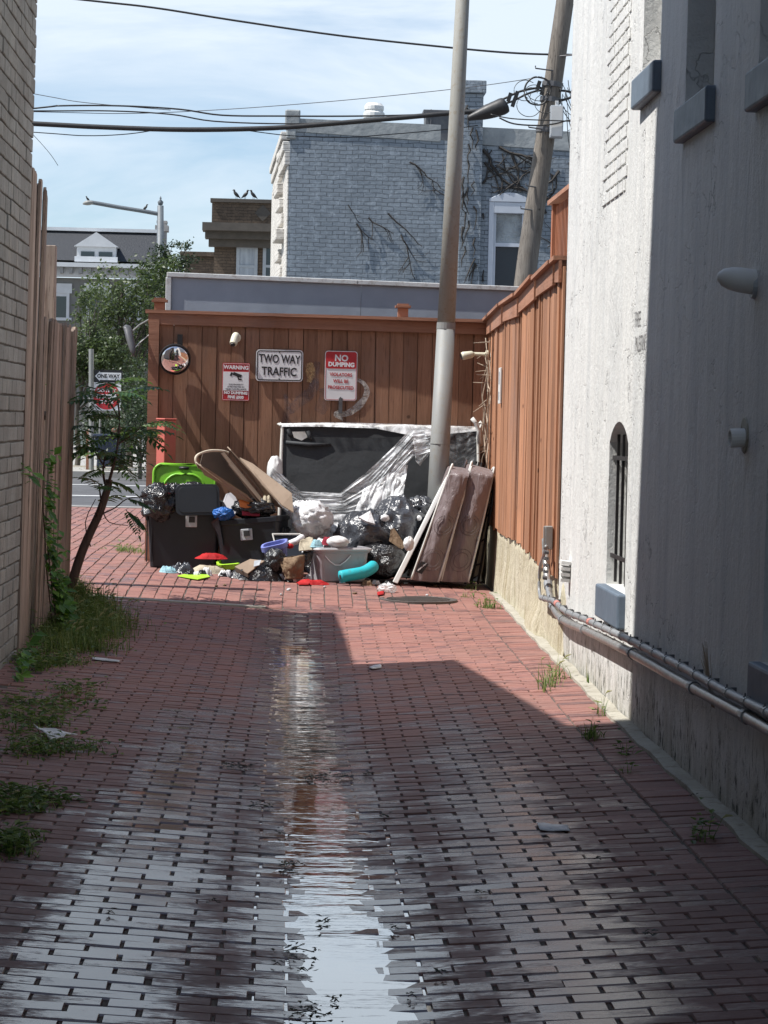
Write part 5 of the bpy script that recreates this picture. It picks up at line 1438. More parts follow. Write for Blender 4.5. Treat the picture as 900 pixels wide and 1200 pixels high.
def tote_shell(mb, w, d, h, tp=.06, t=.006, rim=.022, ribs=True):
    """open tapered tub in its own frame: base centre at the origin"""
    def ringp(ww, dd, z, r): 
        pts = []
        for (sx_, sy_, a0) in ((1, 1, 0), (-1, 1, 90), (-1, -1, 180), (1, -1, 270)):
            for i in range(5):
                a = R(a0+90*i/4); pts.append((sx_*(ww/2-r)+r*math.cos(a), sy_*(dd/2-r)+r*math.sin(a), z))
        return pts
    k = 1-tp*2
    rings = [ringp(w*k-.03, d*k-.03, 0, .04), ringp(w*k, d*k, .015, .045), ringp(w*.985, d*.985, h-.05, .05), ringp(w*.985+.01, d*.985+.01, h-.048, .05), ringp(w+rim, d+rim, h-.045, .055), ringp(w+rim, d+rim, h, .055), ringp(w-.02, d-.02, h, .045), ringp(w-.025, d-.025, h-.05, .045), ringp(w*k-.02, d*k-.02, .03, .04)]
    vs = [p for r_ in rings for p in r_]; n = 20
    fs = [(i*n+j, i*n+(j+1) % n, (i+1)*n+(j+1) % n, (i+1)*n+j) for i in range(len(rings)-1) for j in range(n)]
    fs += [tuple(range(n-1, -1, -1)), tuple((len(rings)-1)*n+j for j in range(n))]
    mb.add(vs, fs)
def mk_tote(name, label, cat, px, pyb, Y, w, d, h, rz=0, rx=0, ry=0, mat='tote', tp=.06, lift=0, group=None):
    c = P(px, pyb, Y); g = gz(c.x, Y+d/2); o = thing(name, label, cat, (c.x, Y+d/2, g+lift), group)
    mb = MB(); mb.M = frame((c.x, Y+d/2, g+lift+.004), rz, rx, ry); tote_shell(mb, w, d, h, tp)
    M4 = mb.M; mb.build('tub', M[mat], o, smooth=False, bevel=.004)
    return o, M4
# --- tote 1
t1, M1 = mk_tote('black_tote', 'black storage tote filled with bin bags, leftmost of the two black ones', 'storage tote', 214, 660, 21.05, .70, .46, .625, R(2))
for zz in (.35,):
    mb = MB(); mb.M = M1
    for sx_ in (-.30, -.34): mb.box((sx_, -.213, .28), (.012, .02, .44), (R(-3.5), 0, 0))
    mb.box((-.352, -.05, .5), (.03, .2, .03)); mb.build('rib', M['tote'], t1, bevel=.004)
mb = MB(); mb.M = M1; mb.box((.065, -.228, .445), (.105, .016, .115)); mb.build('latch', M['latch'], t1, bevel=.006)
mb = MB(); mb.M = M1; mb.box((.07, -.238, .458), (.055, .012, .055)); mb.build('latch_hole', M['cable'], t1)
def lid_plate(mb, w, h, t, r=.06):
    pts = [(p.x, 0, p.z) for p in rounded(0, h/2, w, h, r, 0)]
    mb.prism(pts, (0, t, 0)); 
    inn = [(p.x, -.008, p.z) for p in rounded(0, h/2, w-.05, h-.05, r*.8, 0)]; mb.prism(inn, (0, .008, 0))
c = P(232, 604, 20.98)
mb = MB(); mb.M = frame(c, R(3), R(-10), R(-2)); lid_plate(mb, .405, .29, .016); mb.one('tote_lid', M['tote'], 'black rounded lid flap standing up from the front rim of the left black tote', 'lid', bevel=.003)
# --- tote 2
t2, M2 = mk_tote('black_tote', 'black storage tote piled with cardboard, rightmost and tilted of the two black ones', 'storage tote', 300, 657, 20.92, .62, .44, .51, R(-13), 0, R(-6))
mb = MB(); mb.M = M2; mb.box((-.005, -.222, .365), (.115, .016, .105)); mb.build('latch', M['latch'], t2, bevel=.006)
mb = MB(); mb.M = M2; mb.box((0, -.232, .375), (.055, .012, .05)); mb.build('latch_hole', M['cable'], t2)
mb = MB(); mb.M = M2
for y in (-.12, -.04, .1): mb.box((.303, y, .22), (.02, .016, .36), (0, R(4), 0))
mb.box((.325, 0, .37), (.03, .2, .03)); mb.build('rib', M['tote'], t2, bevel=.004)
# dark flap between the totes
mb = MB(); slabp(mb, [(247, 612, 21.0), (256, 606, 20.95), (262, 640, 20.98), (255, 632, 21.1)], .01); mb.one('tote_lid', M['tote'], 'narrow dark lid edge hanging between the two black totes', 'lid')
# --- green lid / tub behind
c = P(214, 640, 21.55); mb = MB(); mb.M = frame((c.x, 21.58, P(221, 600, 21.58).z-.32), R(-2), R(-5), 0)
gl = thing('green_lid', 'big lime green tub lid standing upright behind the left black tote', 'lid', (c.x, 21.58, P(221, 600, 21.58).z-.32))
hh = P(221, 543, 21.58).z-(P(221, 600, 21.58).z-.32)
lid_plate(mb, .60, hh, .03, .09); M5 = mb.M; mb.build('plate', M['lime'], gl, bevel=.004)
mb = MB(); mb.M = M5
def ringtube(mb, w, h, cz, r, rad, y=-.014):
    pts = rounded(0, cz, w, h, r, y, 6); pts.append(pts[0]); pts.append(pts[1]); mb.tube(pts, rad, 6, caps=False)
ringtube(mb, .58, hh-.02, hh/2, .085, .014); ringtube(mb, .40, hh-.16, hh/2-.02, .16, .013); mb.build('raised_ridge', M['lime'], gl, smooth=True)
mb = MB(); mb.M = M5; mb.tube([(-.05, -.012, hh-.045), (.04, -.012, hh-.045)], .014, 8); mb.build('handle_slot', M['cable'], gl, smooth=True)
# --- bags in tote 1
bag('bin_bag', 187, 590, 21.15, 44, 44, 'blackbag', 'shiny black bag bulging over the left end of the left black tote', 'bin bag', 3, .26, .2, rest=False)
bag('bin_bag', 224, 579, 21.33, 46, 26, 'blackbag', 'shiny black bag behind the raised lid flap, below the green lid', 'bin bag', 5, .28, .17, rest=False)
bag('bin_bag', 202, 584, 21.28, 34, 34, 'blackbag', 'black bag between the maroon cloth and the raised lid flap', 'bin bag', 8, .24, .14, rest=False)
cloth('maroon_cloth', [(183, 570, 21.2), (196, 566, 21.3), (208, 580, 21.2), (198, 578, 21.0)], 'maroon', 'maroon cloth folded over the bags in the left black tote', 'cloth', amp=.02, seed=3)
bag('white_scrap', 180, 576, 21.1, 12, 5, 'whitebag', 'little white plastic scrap at the left edge of the left tote', 'scrap', 4, .3, rest=False, n=2)
cloth('grey_cloth', [(166, 590, 21.05), (180, 583, 21.05), (186, 600, 20.95), (170, 603, 20.95)], 'greybag', 'dark grey plastic draped over the left rim of the left tote', 'cloth', amp=.03, seed=9)
# --- things in tote 2
bag('blue_wrapping', 262, 602, 20.98, 23, 14, 'blue', 'crumpled bright blue plastic at the left edge of the tilted black tote', 'plastic', 2, .32, rest=False, freq=3.2)
mb = MB(); slabp(mb, [(259, 596, 21.1), (266, 578, 21.2), (274, 576, 21.25), (281, 592, 21.1), (276, 604, 21.0)], .03); mb.one('grey_pad', M['clearbin'], 'grey rounded pad poking from the tilted black tote beside the blue plastic', 'pad', bevel=.012)
mb = MB(); slabp(mb, [(280, 586, 20.95), (285, 583, 21.0), (320, 596, 21.05), (306, 597, 20.98)], .02); slabp(mb, [(280, 586.5, 20.949), (306, 597.5, 20.979), (306, 600, 20.98), (281, 594, 20.95)], .01)
mb.one('orange_box', M['orange'], 'flat orange box sticking out of the tilted black tote', 'box')
heap('cream_cloth', 312, 585, 21.05, 15, 18, 'tan', 'cream crumpled cloth under the cardboard in the tilted tote', 'cloth', 6, rest=False)
cloth('maroon_cloth', [(283, 597, 20.97), (304, 600, 20.97), (304, 605, 20.93), (283, 604, 20.93)], 'maroon', 'dull red cloth just above the rim of the tilted black tote', 'cloth', amp=.012, seed=4)
bag('bin_bag', 298, 596, 21.1, 50, 24, 'blackbag', 'dark bag filling the tilted black tote beneath the cardboard', 'bin bag', 12, .2, .16, rest=False)
# --- cardboard: a big opened box lying over the totes
cb = thing('cardboard_box', 'big opened cardboard box collapsed over the tilted tote, dark inside', 'cardboard box', P(290, 600, 21.0))
mb = MB(); slabp(mb, [(231, 541, 20.75), (236, 545, 20.72), (290, 581, 20.9), (300, 590, 21.0), (288, 592, 21.0), (262, 568, 20.88), (240, 556, 20.78)], .008); slabp(mb, [(229, 540, 20.74), (232, 548, 20.74), (262, 567, 20.87), (296, 588, 20.99), (290, 580, 20.95)], .006); mb.build('lower_flap', M['card'], cb)
mb = MB(); slabp(mb, [(238, 531, 20.98), (262, 528.5, 21.15), (312, 588, 21.3), (292, 586, 21.15), (234, 546, 20.9)], .008); mb.build('inner_panel', M['cardshade'], cb)
mb = MB(); slabp(mb, [(259, 531, 21.0), (263, 530, 21.02), (316, 594, 21.12), (305, 592, 21.0)], .012); slabp(mb, [(268, 544, 20.96), (272, 544, 21.0), (314, 592, 21.1), (309, 592, 21.0)], .010); mb.build('folded_strip', M['card'], cb)
mb = MB()
mb.tube(smooth_path([P(231, 545, 20.73), P(229, 538, 20.73), P(232, 533, 20.77), P(240, 529.5, 20.85), P(250, 528, 20.98), P(263, 529, 21.1), P(268, 531, 21.12)], 4), .012, 6)
mb.tube(smooth_path([P(229, 541, 20.725), P(236, 547, 20.72), P(262, 566, 20.86), P(292, 586, 20.98)], 3), .006, 5); mb.build('torn_edge', M['cardedge'], cb, smooth=True)
mb = MB(); slabp(mb, [(266, 524, 21.12), (270, 528, 21.05), (292, 552, 21.05), (330, 596, 21.1), (318, 591, 21.12), (284, 551, 21.12)], .01)
mb.one('cardboard_sheet', M['card'], 'narrow upright cardboard sheet with a pointed tip, tallest in the heap', 'cardboard')
mb = MB(); slabp(mb, [(281, 536, 21.35), (296, 543, 21.3), (342, 578, 20.95), (344, 600, 20.85), (331, 592, 20.9), (300, 560, 21.1)], .012)
mb.one('cardboard_sheet', M['card'], 'wide plain cardboard panel sloping down to the white bag on the right', 'cardboard')
# --- box spring
bs = thing('box_spring', 'large black box spring with white piping leaning on the brown fence', 'box spring', (P(446, 600, 21.5).x, 21.55, .15))
YBt, YBb = 21.86, 21.62
tl, tr_ = P(331, 498, YBt), P(560, 503, YBt); gl_ = gz(tl.x, YBb); gr_ = gz(tr_.x, YBb)
bl = V((tl.x-.02, YBb, gl_+.01)); br_ = V((tr_.x+.03, YBb, gr_+.01))
def bsurf(u, v):
    p = bl.lerp(br_, u).lerp(tl.lerp(tr_, u), v)
    dent = -.05*math.exp(-((u-.42)**2/.02+(v-.5)**2/.05))*-1
    e = .010*nz((u*5, v*4, 0), 1, 2)+.018*abs(nz((u*3+v*3, v*1.5, 4), 1, 5))
    edge = min(1, min(u, 1-u, v, 1-v)*14)
    return p+V((0, (e+dent*.6)*edge+.0, 0))
mb = MB(); mb.grid(bsurf, 60, 40)
mb.prism([bl+V((0, .005, 0)), br_+V((0, .005, 0)), tr_+V((0, .005, 0)), tl+V((0, .005, 0))], (0, .10, -.01)); mb.build('cover', M['boxfab'], bs, smooth=False)
mb = MB(); off = V((0, -.012, 0))
mb.tube(smooth_path([bl+off, bl.lerp(tl, .5)+off, tl+off+V((.0, 0, -.05)), tl+off+V((.04, 0, 0)), tl.lerp(tr_, .5)+off+V((0, 0, .01)), tr_+off+V((-.04, 0, 0)), tr_+off+V((0, 0, -.05)), br_+off], 5), .016, 7); mb.build('piping', M['trim'], bs, smooth=True)
# torn corner hole with white batting
mb = MB(); q = bsurf(.085, .935)
mb.prism([bsurf(.05, .955)+V((0, -.012, 0)), bsurf(.115, .96)+V((0, -.012, 0)), bsurf(.13, .92)+V((0, -.014, 0)), bsurf(.10, .895)+V((0, -.014, 0)), bsurf(.06, .915)+V((0, -.014, 0))], (0, .006, 0)); mb.build('torn_patch', M['trim'], bs)
mb = MB()
for (u0_, v0_, u1_, v1_) in ((.03, .97, .05, .92), (.13, .96, .15, .9), (.02, .88, .25, .875)):
    mb.tube([bsurf(u0_, v0_)+V((0, -.012, 0)), bsurf((u0_+u1_)/2, (v0_+v1_)/2-.01)+V((0, -.02, 0)), bsurf(u1_, v1_)+V((0, -.012, 0))], [.02, .024, .01], 6)
mb.build('torn_flap', M['boxfab'], bs, smooth=True)
# polythene film draped across
def band(name, up, lo_, Y0, Y1, mat, label, nu=60, nv=36, amp=.035, fr=(30, 11), seed=1, th=.0):
    def interp(pl_, u):
        n_ = len(pl_)-1; t = u*n_; i = min(n_-1, int(t)); f = t-i; f = f*f*(3-2*f)*.5+f*.5
        return pl_[i][0]+(pl_[i+1][0]-pl_[i][0])*f, pl_[i][1]+(pl_[i+1][1]-pl_[i][1])*f
    def fn(u, v):
        ax_, ay_ = interp(up, u); bx_, by_ = interp(lo_, u)
        x = ax_+(bx_-ax_)*v; y = ay_+(by_-ay_)*v
        Y = Y0+(Y1-Y0)*v
        w_ = noise.noise(V((u*3+seed, v*fr[1], seed)))+.5*noise.noise(V((u*6, v*fr[1]*2.3, seed+4)))+.3*noise.noise(V((u*fr[0]*.4, v*3, seed+9)))
        return P(x, y, Y-amp*abs(w_)*1.4)
    mb = MB(); mb.grid(fn, nu, nv); return mb.one(name, M[mat], label, 'plastic film', smooth=True)
band('plastic_film', [(318, 545), (335, 560), (352, 576), (398, 578), (430, 553), (462, 523), (484, 499), (494, 499)], [(322, 590), (335, 600), (362, 606), (410, 605), (440, 600), (462, 560), (484, 535), (508, 528)], 21.5, 21.38, 'film', 'milky plastic film swagged across the black box spring', amp=.06, seed=3)
band('plastic_film', [(425, 575), (440, 565), (455, 555), (468, 546), (478, 545)], [(400, 640), (415, 635), (435, 625), (455, 612), (470, 595)], 21.42, 21.15, 'filmd', 'bright plastic film hanging in folds above the dark bin bags', amp=.06, fr=(30, 2), seed=6)
band('plastic_film', [(482, 500), (495, 499), (510, 500), (524, 502)], [(487, 540), (492, 546), (505, 530), (520, 522)], 21.52, 21.5, 'filmd', 'crumpled white plastic film bunched against the steel pole', amp=.05, fr=(20, 5), seed=8, nu=24)
band('plastic_film', [(522, 504), (535, 503), (548, 504), (559, 502)], [(522, 560), (534, 572), (546, 560), (559, 546)], 21.60, 21.52, 'filmt', 'thin clear plastic film streaked over the right end of the box spring', amp=.03, fr=(20, 9), seed=10, nu=24)
band('plastic_film', [(350, 600), (380, 603), (410, 603), (430, 600)], [(355, 622), (380, 640), (408, 650), (425, 640)], 21.3, 21.05, 'filmd', 'loose plastic film trailing behind the white bag', amp=.05, fr=(20, 3), seed=14, nu=30)
band('plastic_film', [(330, 496), (380, 495), (440, 496), (500, 498), (561, 500)], [(330, 500), (380, 500), (440, 502), (490, 512), (561, 505)], 21.84, 21.80, 'filmd', 'thin strip of plastic film along the top edge of the box spring', amp=.012, seed=17, nv=4)
bag('pillow', 322, 552, 21.55, 18, 36, 'pad', 'white pillow wedged upright at the left end of the box spring', 'pillow', 2, .08, .09, rest=False, freq=1.2)
bag('white_bag', 366, 608, 21.05, 46, 40, 'whitebag', 'puffy white plastic bag left of the dark bin bags', 'plastic bag', 7, .20, .2, rest=False, freq=2.6)
bag('white_bag', 352, 600, 21.1, 26, 24, 'whitebag', 'crinkled white plastic bag top beside the wide cardboard panel', 'plastic bag', 9, .3, .12, rest=False, freq=3)
# --- bin bags heap
bag('bin_bag', 430, 634, 21.08, 74, 70, 'greybag', 'largest dark grey bin bag, behind the cloudy storage bin', 'bin bag', 21, .17, .30, freq=1.7, n=7)
bag('bin_bag', 468, 625, 21.15, 66, 84, 'greybag', 'dark grey bin bag left of the leaning white slat', 'bin bag', 24, .17, .28, freq=1.8, n=7)
bag('bin_bag', 447, 657, 20.85, 62, 44, 'blackbag', 'flat black bin bag on the ground right of the cloudy bin', 'bin bag', 27, .16, .22, freq=1.8, n=6)
bag('bin_bag', 492, 600, 21.2, 34, 34, 'greybag', 'small knotted bin bag top against the steel pole', 'bin bag', 29, .3, .12, rest=False, freq=2.6)
bag('bin_bag', 462, 592, 21.2, 20, 14, 'blackbag', 'black knotted bag end under the hanging film', 'bin bag', 31, .35, .06, rest=False, freq=3)
mb = MB(); slabp(mb, [(420, 606, 20.78), (434, 598, 20.82), (440, 614, 20.74), (430, 611, 20.74)], .03); mb.one('white_carton', M['whitebag'], 'white carton showing through the top of the grey bin bag', 'carton', bevel=.004)
bag('white_scrap', 451, 607, 20.85, 10, 8, 'whitebag', 'white round scrap on the grey bin bags right of the carton', 'scrap', 5, .2, rest=False, n=2)
bag('white_scrap', 491, 607, 20.95, 6, 6, 'whitebag', 'tiny white scrap near the steel pole on the bin bags', 'scrap', 9, .2, rest=False, n=2)
if 0: band('plastic_film', [(398, 612), (412, 604), (425, 612), (440, 618)], [(402, 632), (418, 634), (430, 632), (445, 628)], 20.80, 20.74, 'filmd', 'shiny pleated plastic over the left side of the grey bin bag', amp=.04, fr=(14, 2), seed=20, nu=24)
mb = MB(); slabp(mb, [(458, 620, 20.80), (462, 619, 20.8), (476, 640, 20.78), (470, 644, 20.76), (456, 634, 20.78)], .02); mb.one('brown_carton', M['paperbag'], 'brownish carton corner showing through the grey bin bag', 'carton')
# --- cloudy storage bin with stuff
t3, M3 = mk_tote('cloudy_bin', 'cloudy grey see-through storage bin overflowing with clothes', 'storage bin', 395, 672, 20.45, .50, .36, .315, R(20), 0, 0, 'clearbin', .05)
mb = MB(); mb.M = M3; ringtube(mb, .01, .01, 0, .001, .0001) if False else None
pts = rounded(0, 0, .53, .39, .05, 0, 5); mb.tube([(p.x, p.z, .297) for p in pts]+[(pts[0].x, pts[0].z, .297)], .013, 6, caps=False); mb.build('rim', M['clearrim'], t3, smooth=True)
mb = MB(); mb.M = M3; mb.tube([(-.19+.05*i, -.187, .245-.09*math.sin(math.pi*i/5.0)) for i in range(6)], .006, 6); mb.build('handle', M['signwhite'], t3, smooth=True)
mb = MB(); mb.M = M3; mb.box((.252, -.02, .17), (.006, .10, .11)); mb.build('label', M['label'], t3); mb = MB(); mb.M = M3; mb.box((.249, .105, .15), (.006, .05, .09)); mb.build('yellow_sticker', M['yellow'], t3)
heap('white_cloth', 372, 636, 20.62, 38, 18, 'whitebag', 'white cloth heaped on the left of the cloudy bin', 'cloth', 13, rest=False)
heap('blue_cloth', 371, 634, 20.45, 16, 9, 'ltblue', 'sky blue cloth on top of the cloudy bin', 'cloth', 14, rest=False)
heap('maroon_cloth', 384, 631, 20.55, 16, 10, 'maroon', 'dark red cloth between the blue cloth and white pillow in the bin', 'cloth', 15, rest=False)
bag('white_bag', 396, 635, 20.5, 26, 14, 'pad', 'rounded white pad at the right end of the cloudy bin', 'pad', 16, .08, .10, rest=False, freq=1)
cloth('white_cloth', [(352, 632, 20.5), (368, 628, 20.6), (366, 644, 20.4), (350, 646, 20.4)], 'tan', 'cream cloth hanging over the left corner of the cloudy bin', 'cloth', amp=.03, seed=8)
cloth('black_cloth', [(356, 645, 20.42), (366, 648, 20.40), (362, 674, 20.36), (355, 670, 20.38)], 'blackbag', 'black rag hanging down the left corner of the cloudy bin', 'cloth', amp=.03, seed=11)
for i, (x0_, y0__, x1_, y1_) in enumerate(((333, 640, 352, 632), (345, 636, 356, 628), (322, 652, 327, 643))):
    mb = MB(); a, b = P(x0_, y0__, 20.5), P(x1_, y1_, 20.55); mb.tube([a, a.lerp(b, .1), a.lerp(b, .85), b], [.02, .03, .03, .015], 12)
    mb.one('white_bottle', M['signwhite'], ['white bottle lying across the dark picture frame', 'white bottle standing just behind the paper bag top', 'short white bottle in the periwinkle bin'][i], 'bottle', smooth=True)
bag('red_ball', 340, 640, 20.45, 8, 6, 'redcloth', 'small red lump on top of the brown paper bag', 'scrap', 3, .15, rest=False, n=2)
# dark picture frame leaning on tote 2
fr_ = thing('picture_frame', 'dark picture frame with pale top edge leaning on the tilted black tote', 'frame', P(335, 650, 20.75))
mb = MB(); slabp(mb, [(322, 627, 20.80), (352, 627, 20.86), (354, 655, 20.7), (326, 655, 20.64)], .02); mb.build('panel', M['tote'], fr_)
mb = MB(); mb.tube([P(319, 626, 20.78), P(352, 626, 20.84)], .010, 6); mb.tube([P(319.5, 626, 20.775), P(323, 640, 20.72)], .007, 6); mb.build('edge', M['trim'], fr_)
# --- small things on the ground
mb = MB(); mb.M = frame(P(326, 655, 20.5), R(-8), R(12), R(-14)); tote_shell(mb, .22, .16, .15, .1); o = mb.one('periwinkle_bin', M['peri'], 'small periwinkle blue plastic bin tipped beside the paper bag', 'basket')
mb = MB()
A0 = [(325, 655, 20.3), (357, 650, 20.35), (355, 678, 20.28), (336, 679, 20.22)]
def pbag(u, v, s=1):
    a, b, c, d = [P(*q) for q in A0]; p = (a*(1-u)+b*u)*(1-v)+(d*(1-u)+c*u)*v
    e = .02*nz((u*5, v*4, s), 1, 3)+.012*abs(nz((u*9, v*7, s), 1, 5)); bulge = .05*math.sin(math.pi*u)*math.sin(math.pi*min(1, v+.2))
    return p+V((.3*e, -s*(bulge+e)+(0 if s > 0 else .14*math.sin(math.pi*(.1+.8*v))*min(1, v*3+.15)*min(1, 4*u, 4*(1-u))), e*.5))
mb.grid(lambda u, v: pbag(u, v, 1), 16, 14); mb.grid(lambda u, v: pbag(u, v, -1), 16, 14); mb.one('paper_bag', M['paperbag'], 'crumpled brown paper bag standing in front of the cloudy bin', 'paper bag', smooth=True, solid=.003)
heap('black_bag', 302, 670, 20.32, 56, 22, 'blackbag', 'slumped black bag under the open cardboard box, left of the paper bag', 'bag', 33)
bag('black_bag', 322, 658, 20.36, 26, 28, 'blackbag', 'upright black bag squeezed beside the paper bag', 'bag', 35, .22, .10, freq=2)
cbx = thing('small_carton', 'small torn cardboard carton lying open on the slumped black bag', 'cardboard box', P(292, 668, 20.3))
mb = MB(); slabp(mb, [(275, 664, 20.22), (293, 655, 20.34), (310, 657, 20.3), (290, 672, 20.14)], .01); mb.build('top_panel', M['card'], cbx)
mb = MB(); slabp(mb, [(275, 664.5, 20.219), (290, 672.5, 20.139), (291, 677, 20.14), (276, 670, 20.22)], .01); mb.build('side_panel', M['cardshade'], cbx); mb = MB(); slabp(mb, [(282, 667, 20.17), (285, 667, 20.17), (284, 669, 20.16), (282, 669, 20.16)], .002); mb.build('hand_hole', M['cable'], cbx)
mb = MB(); slabp(mb, [(298, 657, 20.26), (306, 656, 20.27), (304, 662, 20.2), (297, 664, 20.2)], .006); mb.build('foil_scrap', M['latch'], cbx)
heap('blue_wrapping', 282, 654, 20.6, 20, 12, 'blue', 'crumpled blue plastic on the ground behind the lime tray', 'plastic', 41)
q = G(268, 671); 
lt = thing('lime_tray', 'bright lime plastic tray lying open on the bricks before the black totes', 'tray', q)
mb = MB(); mb.M = frame((q.x, q.y+.05, gz(q.x, q.y)+.03), R(8), R(14), R(-5)); tote_shell(mb, .20, .13, .07, .06); mb.build('tray', M['limeb'], lt, bevel=.002)
q = G(227, 677.5); mb = MB()
pts = [G(208, 677), G(221, 674), G(243, 675.5), G(246, 678), G(232, 681), G(222, 679.5)]
pts = [V((p.x, p.y, gz(p.x, p.y)+.012)) for p in pts]; mb.prism(pts, (0, 0, .006)); mb.one('lime_sheet', M['limeb'], 'flat bright lime plastic sheet on the bricks, lowest of the litter', 'plastic')
heap('grey_bag', 214, 660, 20.55, 30, 15, 'greybag', 'low grey bag on the bricks at the foot of the left black tote', 'bag', 44)
heap('blue_cloth', 196, 662, 20.5, 22, 9, 'ltblue', 'pale blue cloth on the bricks at the left tote corner', 'cloth', 45)
heap('white_paper', 243, 663, 20.45, 13, 11, 'whitebag', 'crumpled white paper ball on the bricks between the black totes', 'paper', 46)
heap('beige_cushion', 247, 656, 20.75, 44, 15, 'tan', 'beige cushion on the ground between the black totes', 'cushion', 47, rough=.3)
heap('red_cloth', 247, 649, 20.80, 36, 6, 'redcloth', 'red striped cloth on the beige cushion between the black totes', 'cloth', 48, rest=False)
heap('red_cloth', 367, 677, 20.2, 36, 6, 'redcloth', 'bright red cloth on the bricks under the cloudy bin', 'cloth', 49)
if 0: heap('red_cloth', 358, 669, 20.25, 8, 18, 'redcloth', 'small red cloth peak between the paper bag and the cloudy bin', 'cloth', 50)
cloth('pink_scrap', [G(348, 684, .01), G(364, 683, .01), G(362, 687, .01), G(350, 687, .01)], 'redcloth', 'thin faded red scrap flat on the bricks before the red cloth', 'scrap', amp=.01, seed=5, nu=6, nv=4)
# teal roll
tr1 = thing('turquoise_roll', 'turquoise foam roll bent along the bottom of the cloudy bin', 'foam roll', G(415, 680))
pt = [P(399, 676, 20.25), P(406, 674.5, 20.27), P(415, 673, 20.30), P(425, 671, 20.36), P(433, 667, 20.42), P(437, 664, 20.5)]
for p in pt: p.z = max(p.z, gz(p.x, p.y)+.056)
mb = MB(); mb.tube(smooth_path(pt, 4), .055, 18); mb.build('foam', M['teal'], tr1, smooth=True)
mb = MB(); d_ = (pt[0]-pt[1]).normalized(); mb.tube([pt[0]-d_*.01, pt[0]+d_*.003], .021, 12); mb.build('centre_hole', M['cable'], tr1)
# --- mattresses leaning on the fence corner
def leaner(name, label, cat, poly, Y, dep, mats, group=None):
    tl_, tr2, br2, bl2 = poly
    o = thing(name, label, cat, P(*( (bl2[0]+br2[0])/2, (bl2[1]+br2[1])/2, Y)), group)
    a, b, c, d = P(*tl_, Y), P(*tr2, Y), P(*br2, Y), P(*bl2, Y)
    for q in (c, d): q.z = max(q.z, gz(q.x, q.y)+.008)
    def pt(u, v):
        return a*(1-u)*(1-v)+b*u*(1-v)+c*u*v+d*(1-u)*v+V((0, .16*max(0, 1-v/.075)**1.6, -.01*max(0, 1-v/.075)))
    # soft box: rounded cross-section run along the depth
    sec = []
    N_ = 10
    for (u0_, v0_, u1_, v1_) in ((.0, .0, 1, .0), (1, 0, 1, 1), (1, 1, 0, 1), (0, 1, 0, 0)):
        for i in range(N_): sec.append((u0_+(u1_-u0_)*i/N_, v0_+(v1_-v0_)*i/N_))
    mb = MB(); n_ = len(sec); k = 12; vs = []
    for j in range(k+1):
        t = j/k; inset = .035*(1-min(1, min(t, 1-t)*7))**2
        for (u, v) in sec:
            cu = (u-.5)*(1-inset*2.4)+.5; cv = (v-.5)*(1-inset*.8)+.5
            # round the corners of the section
            e = min(1, abs(u-.5)*2); f = min(1, abs(v-.5)*2)
            r_ = .06*(e**8*f**20)
            cu = (cu-.5)*(1-r_*1.5)+.5; cv = (cv-.5)*(1-r_*.45)+.5
            p = pt(cu, cv); p.y += t*dep+.008*nz((u*3, v*7, t*4), 1, 3)
            p.x += .010*nz((v*6, t*5, u), 1, 8)*(1 if 0 < v < 1 else .3)
            vs.append(p)
    fs = [(j*n_+i, j*n_+(i+1) % n_, (j+1)*n_+(i+1) % n_, (j+1)*n_+i) for j in range(k) for i in range(n_)]
    # near end cap as a wrinkled grid
    mb.add(vs, fs); mb.grid(lambda u, v: pt(.035+.93*u, .012+.976*v)+V((0, -.006-.060*math.sin(math.pi*u)*math.sin(math.pi*min(1, max(0, v)))+.014*nz((u*2+v*1.5, v*7-u*3, 1), 1, 6)+.006*nz((u*6+v*9, v*22-u*5, 1), 1, 2), 0)), 14, 60)
    mb.grid(lambda u, v: pt(u, v)+V((0, dep, 0)), 2, 2)
    mb.build('ticking', mats[0], o, smooth=True)
    mb = MB()
    for u in (.0, 1.0):
        for yy in (0, dep):
            if yy == 0 or u == 0: mb.tube(smooth_path([pt(u+.06-.12*u, .004)+V((0, yy-.002, .0)), pt(u, .02)+V((0, yy-.004, 0)), pt(u-.01+.02*u, .5)+V((0, yy-.006, 0)), pt(u, .985)+V((0, yy-.004, 0))], 6), .010, 7)
    mb.each('piping', M['trim'], o, smooth=True)
    mb = MB()
    def circ(cu, cv, r_, m_=24):
        c0 = pt(cu, cv); ux = (pt(cu+.1, cv)-pt(cu-.1, cv)).normalized(); vx = (pt(cu, cv+.1)-pt(cu, cv-.1)).normalized()
        return [c0+ux*math.cos(2*math.pi*i/m_)*r_+vx*math.sin(2*math.pi*i/m_)*r_*1.1+V((0, -.066, 0)) for i in range(m_+1)]
    for cv, r_ in ((.5, .085), (.5, .06), (.80, .095), (.80, .065)): mb.tube(circ(.52, cv, r_), .0026, 5, caps=False)
    mb.each('quilting', M['stitch'], o, smooth=True)
    return o, pt
mg = 'quilted mattresses leaning in the fence corner'
m1, mp1 = leaner('mattress', 'brown quilted mattress leaning by the steel pole, left of the pair, with black tag', 'mattress', [(530, 546), (553, 549), (513, 684), (481, 681)], 20.62, .62, [M['quilt']], mg)
m2, mp2 = leaner('mattress', 'brown quilted mattress leaning nearest the sunlit fence, right of the pair', 'mattress', [(553, 543), (580, 550), (548, 684), (516, 683)], 20.66, .62, [M['quilt']], mg)
mb = MB(); a = mp1(.12, .82); b = mp1(.42, .84); c = mp1(.30, .93); d = mp1(.02, .91); mb.prism([q+V((0, -.050, 0)) for q in (a, b, c, d)], (0, .006, 0)); tg = mb.build('tag', M['signblack'], m1)
mb = MB()
for i in range(5):
    q = mp1(.13+.045*i, .895-.013*i+.0)+V((0, -.053, 0)); mb.box(q, (.010, .003, .022), (0, R(40), 0))
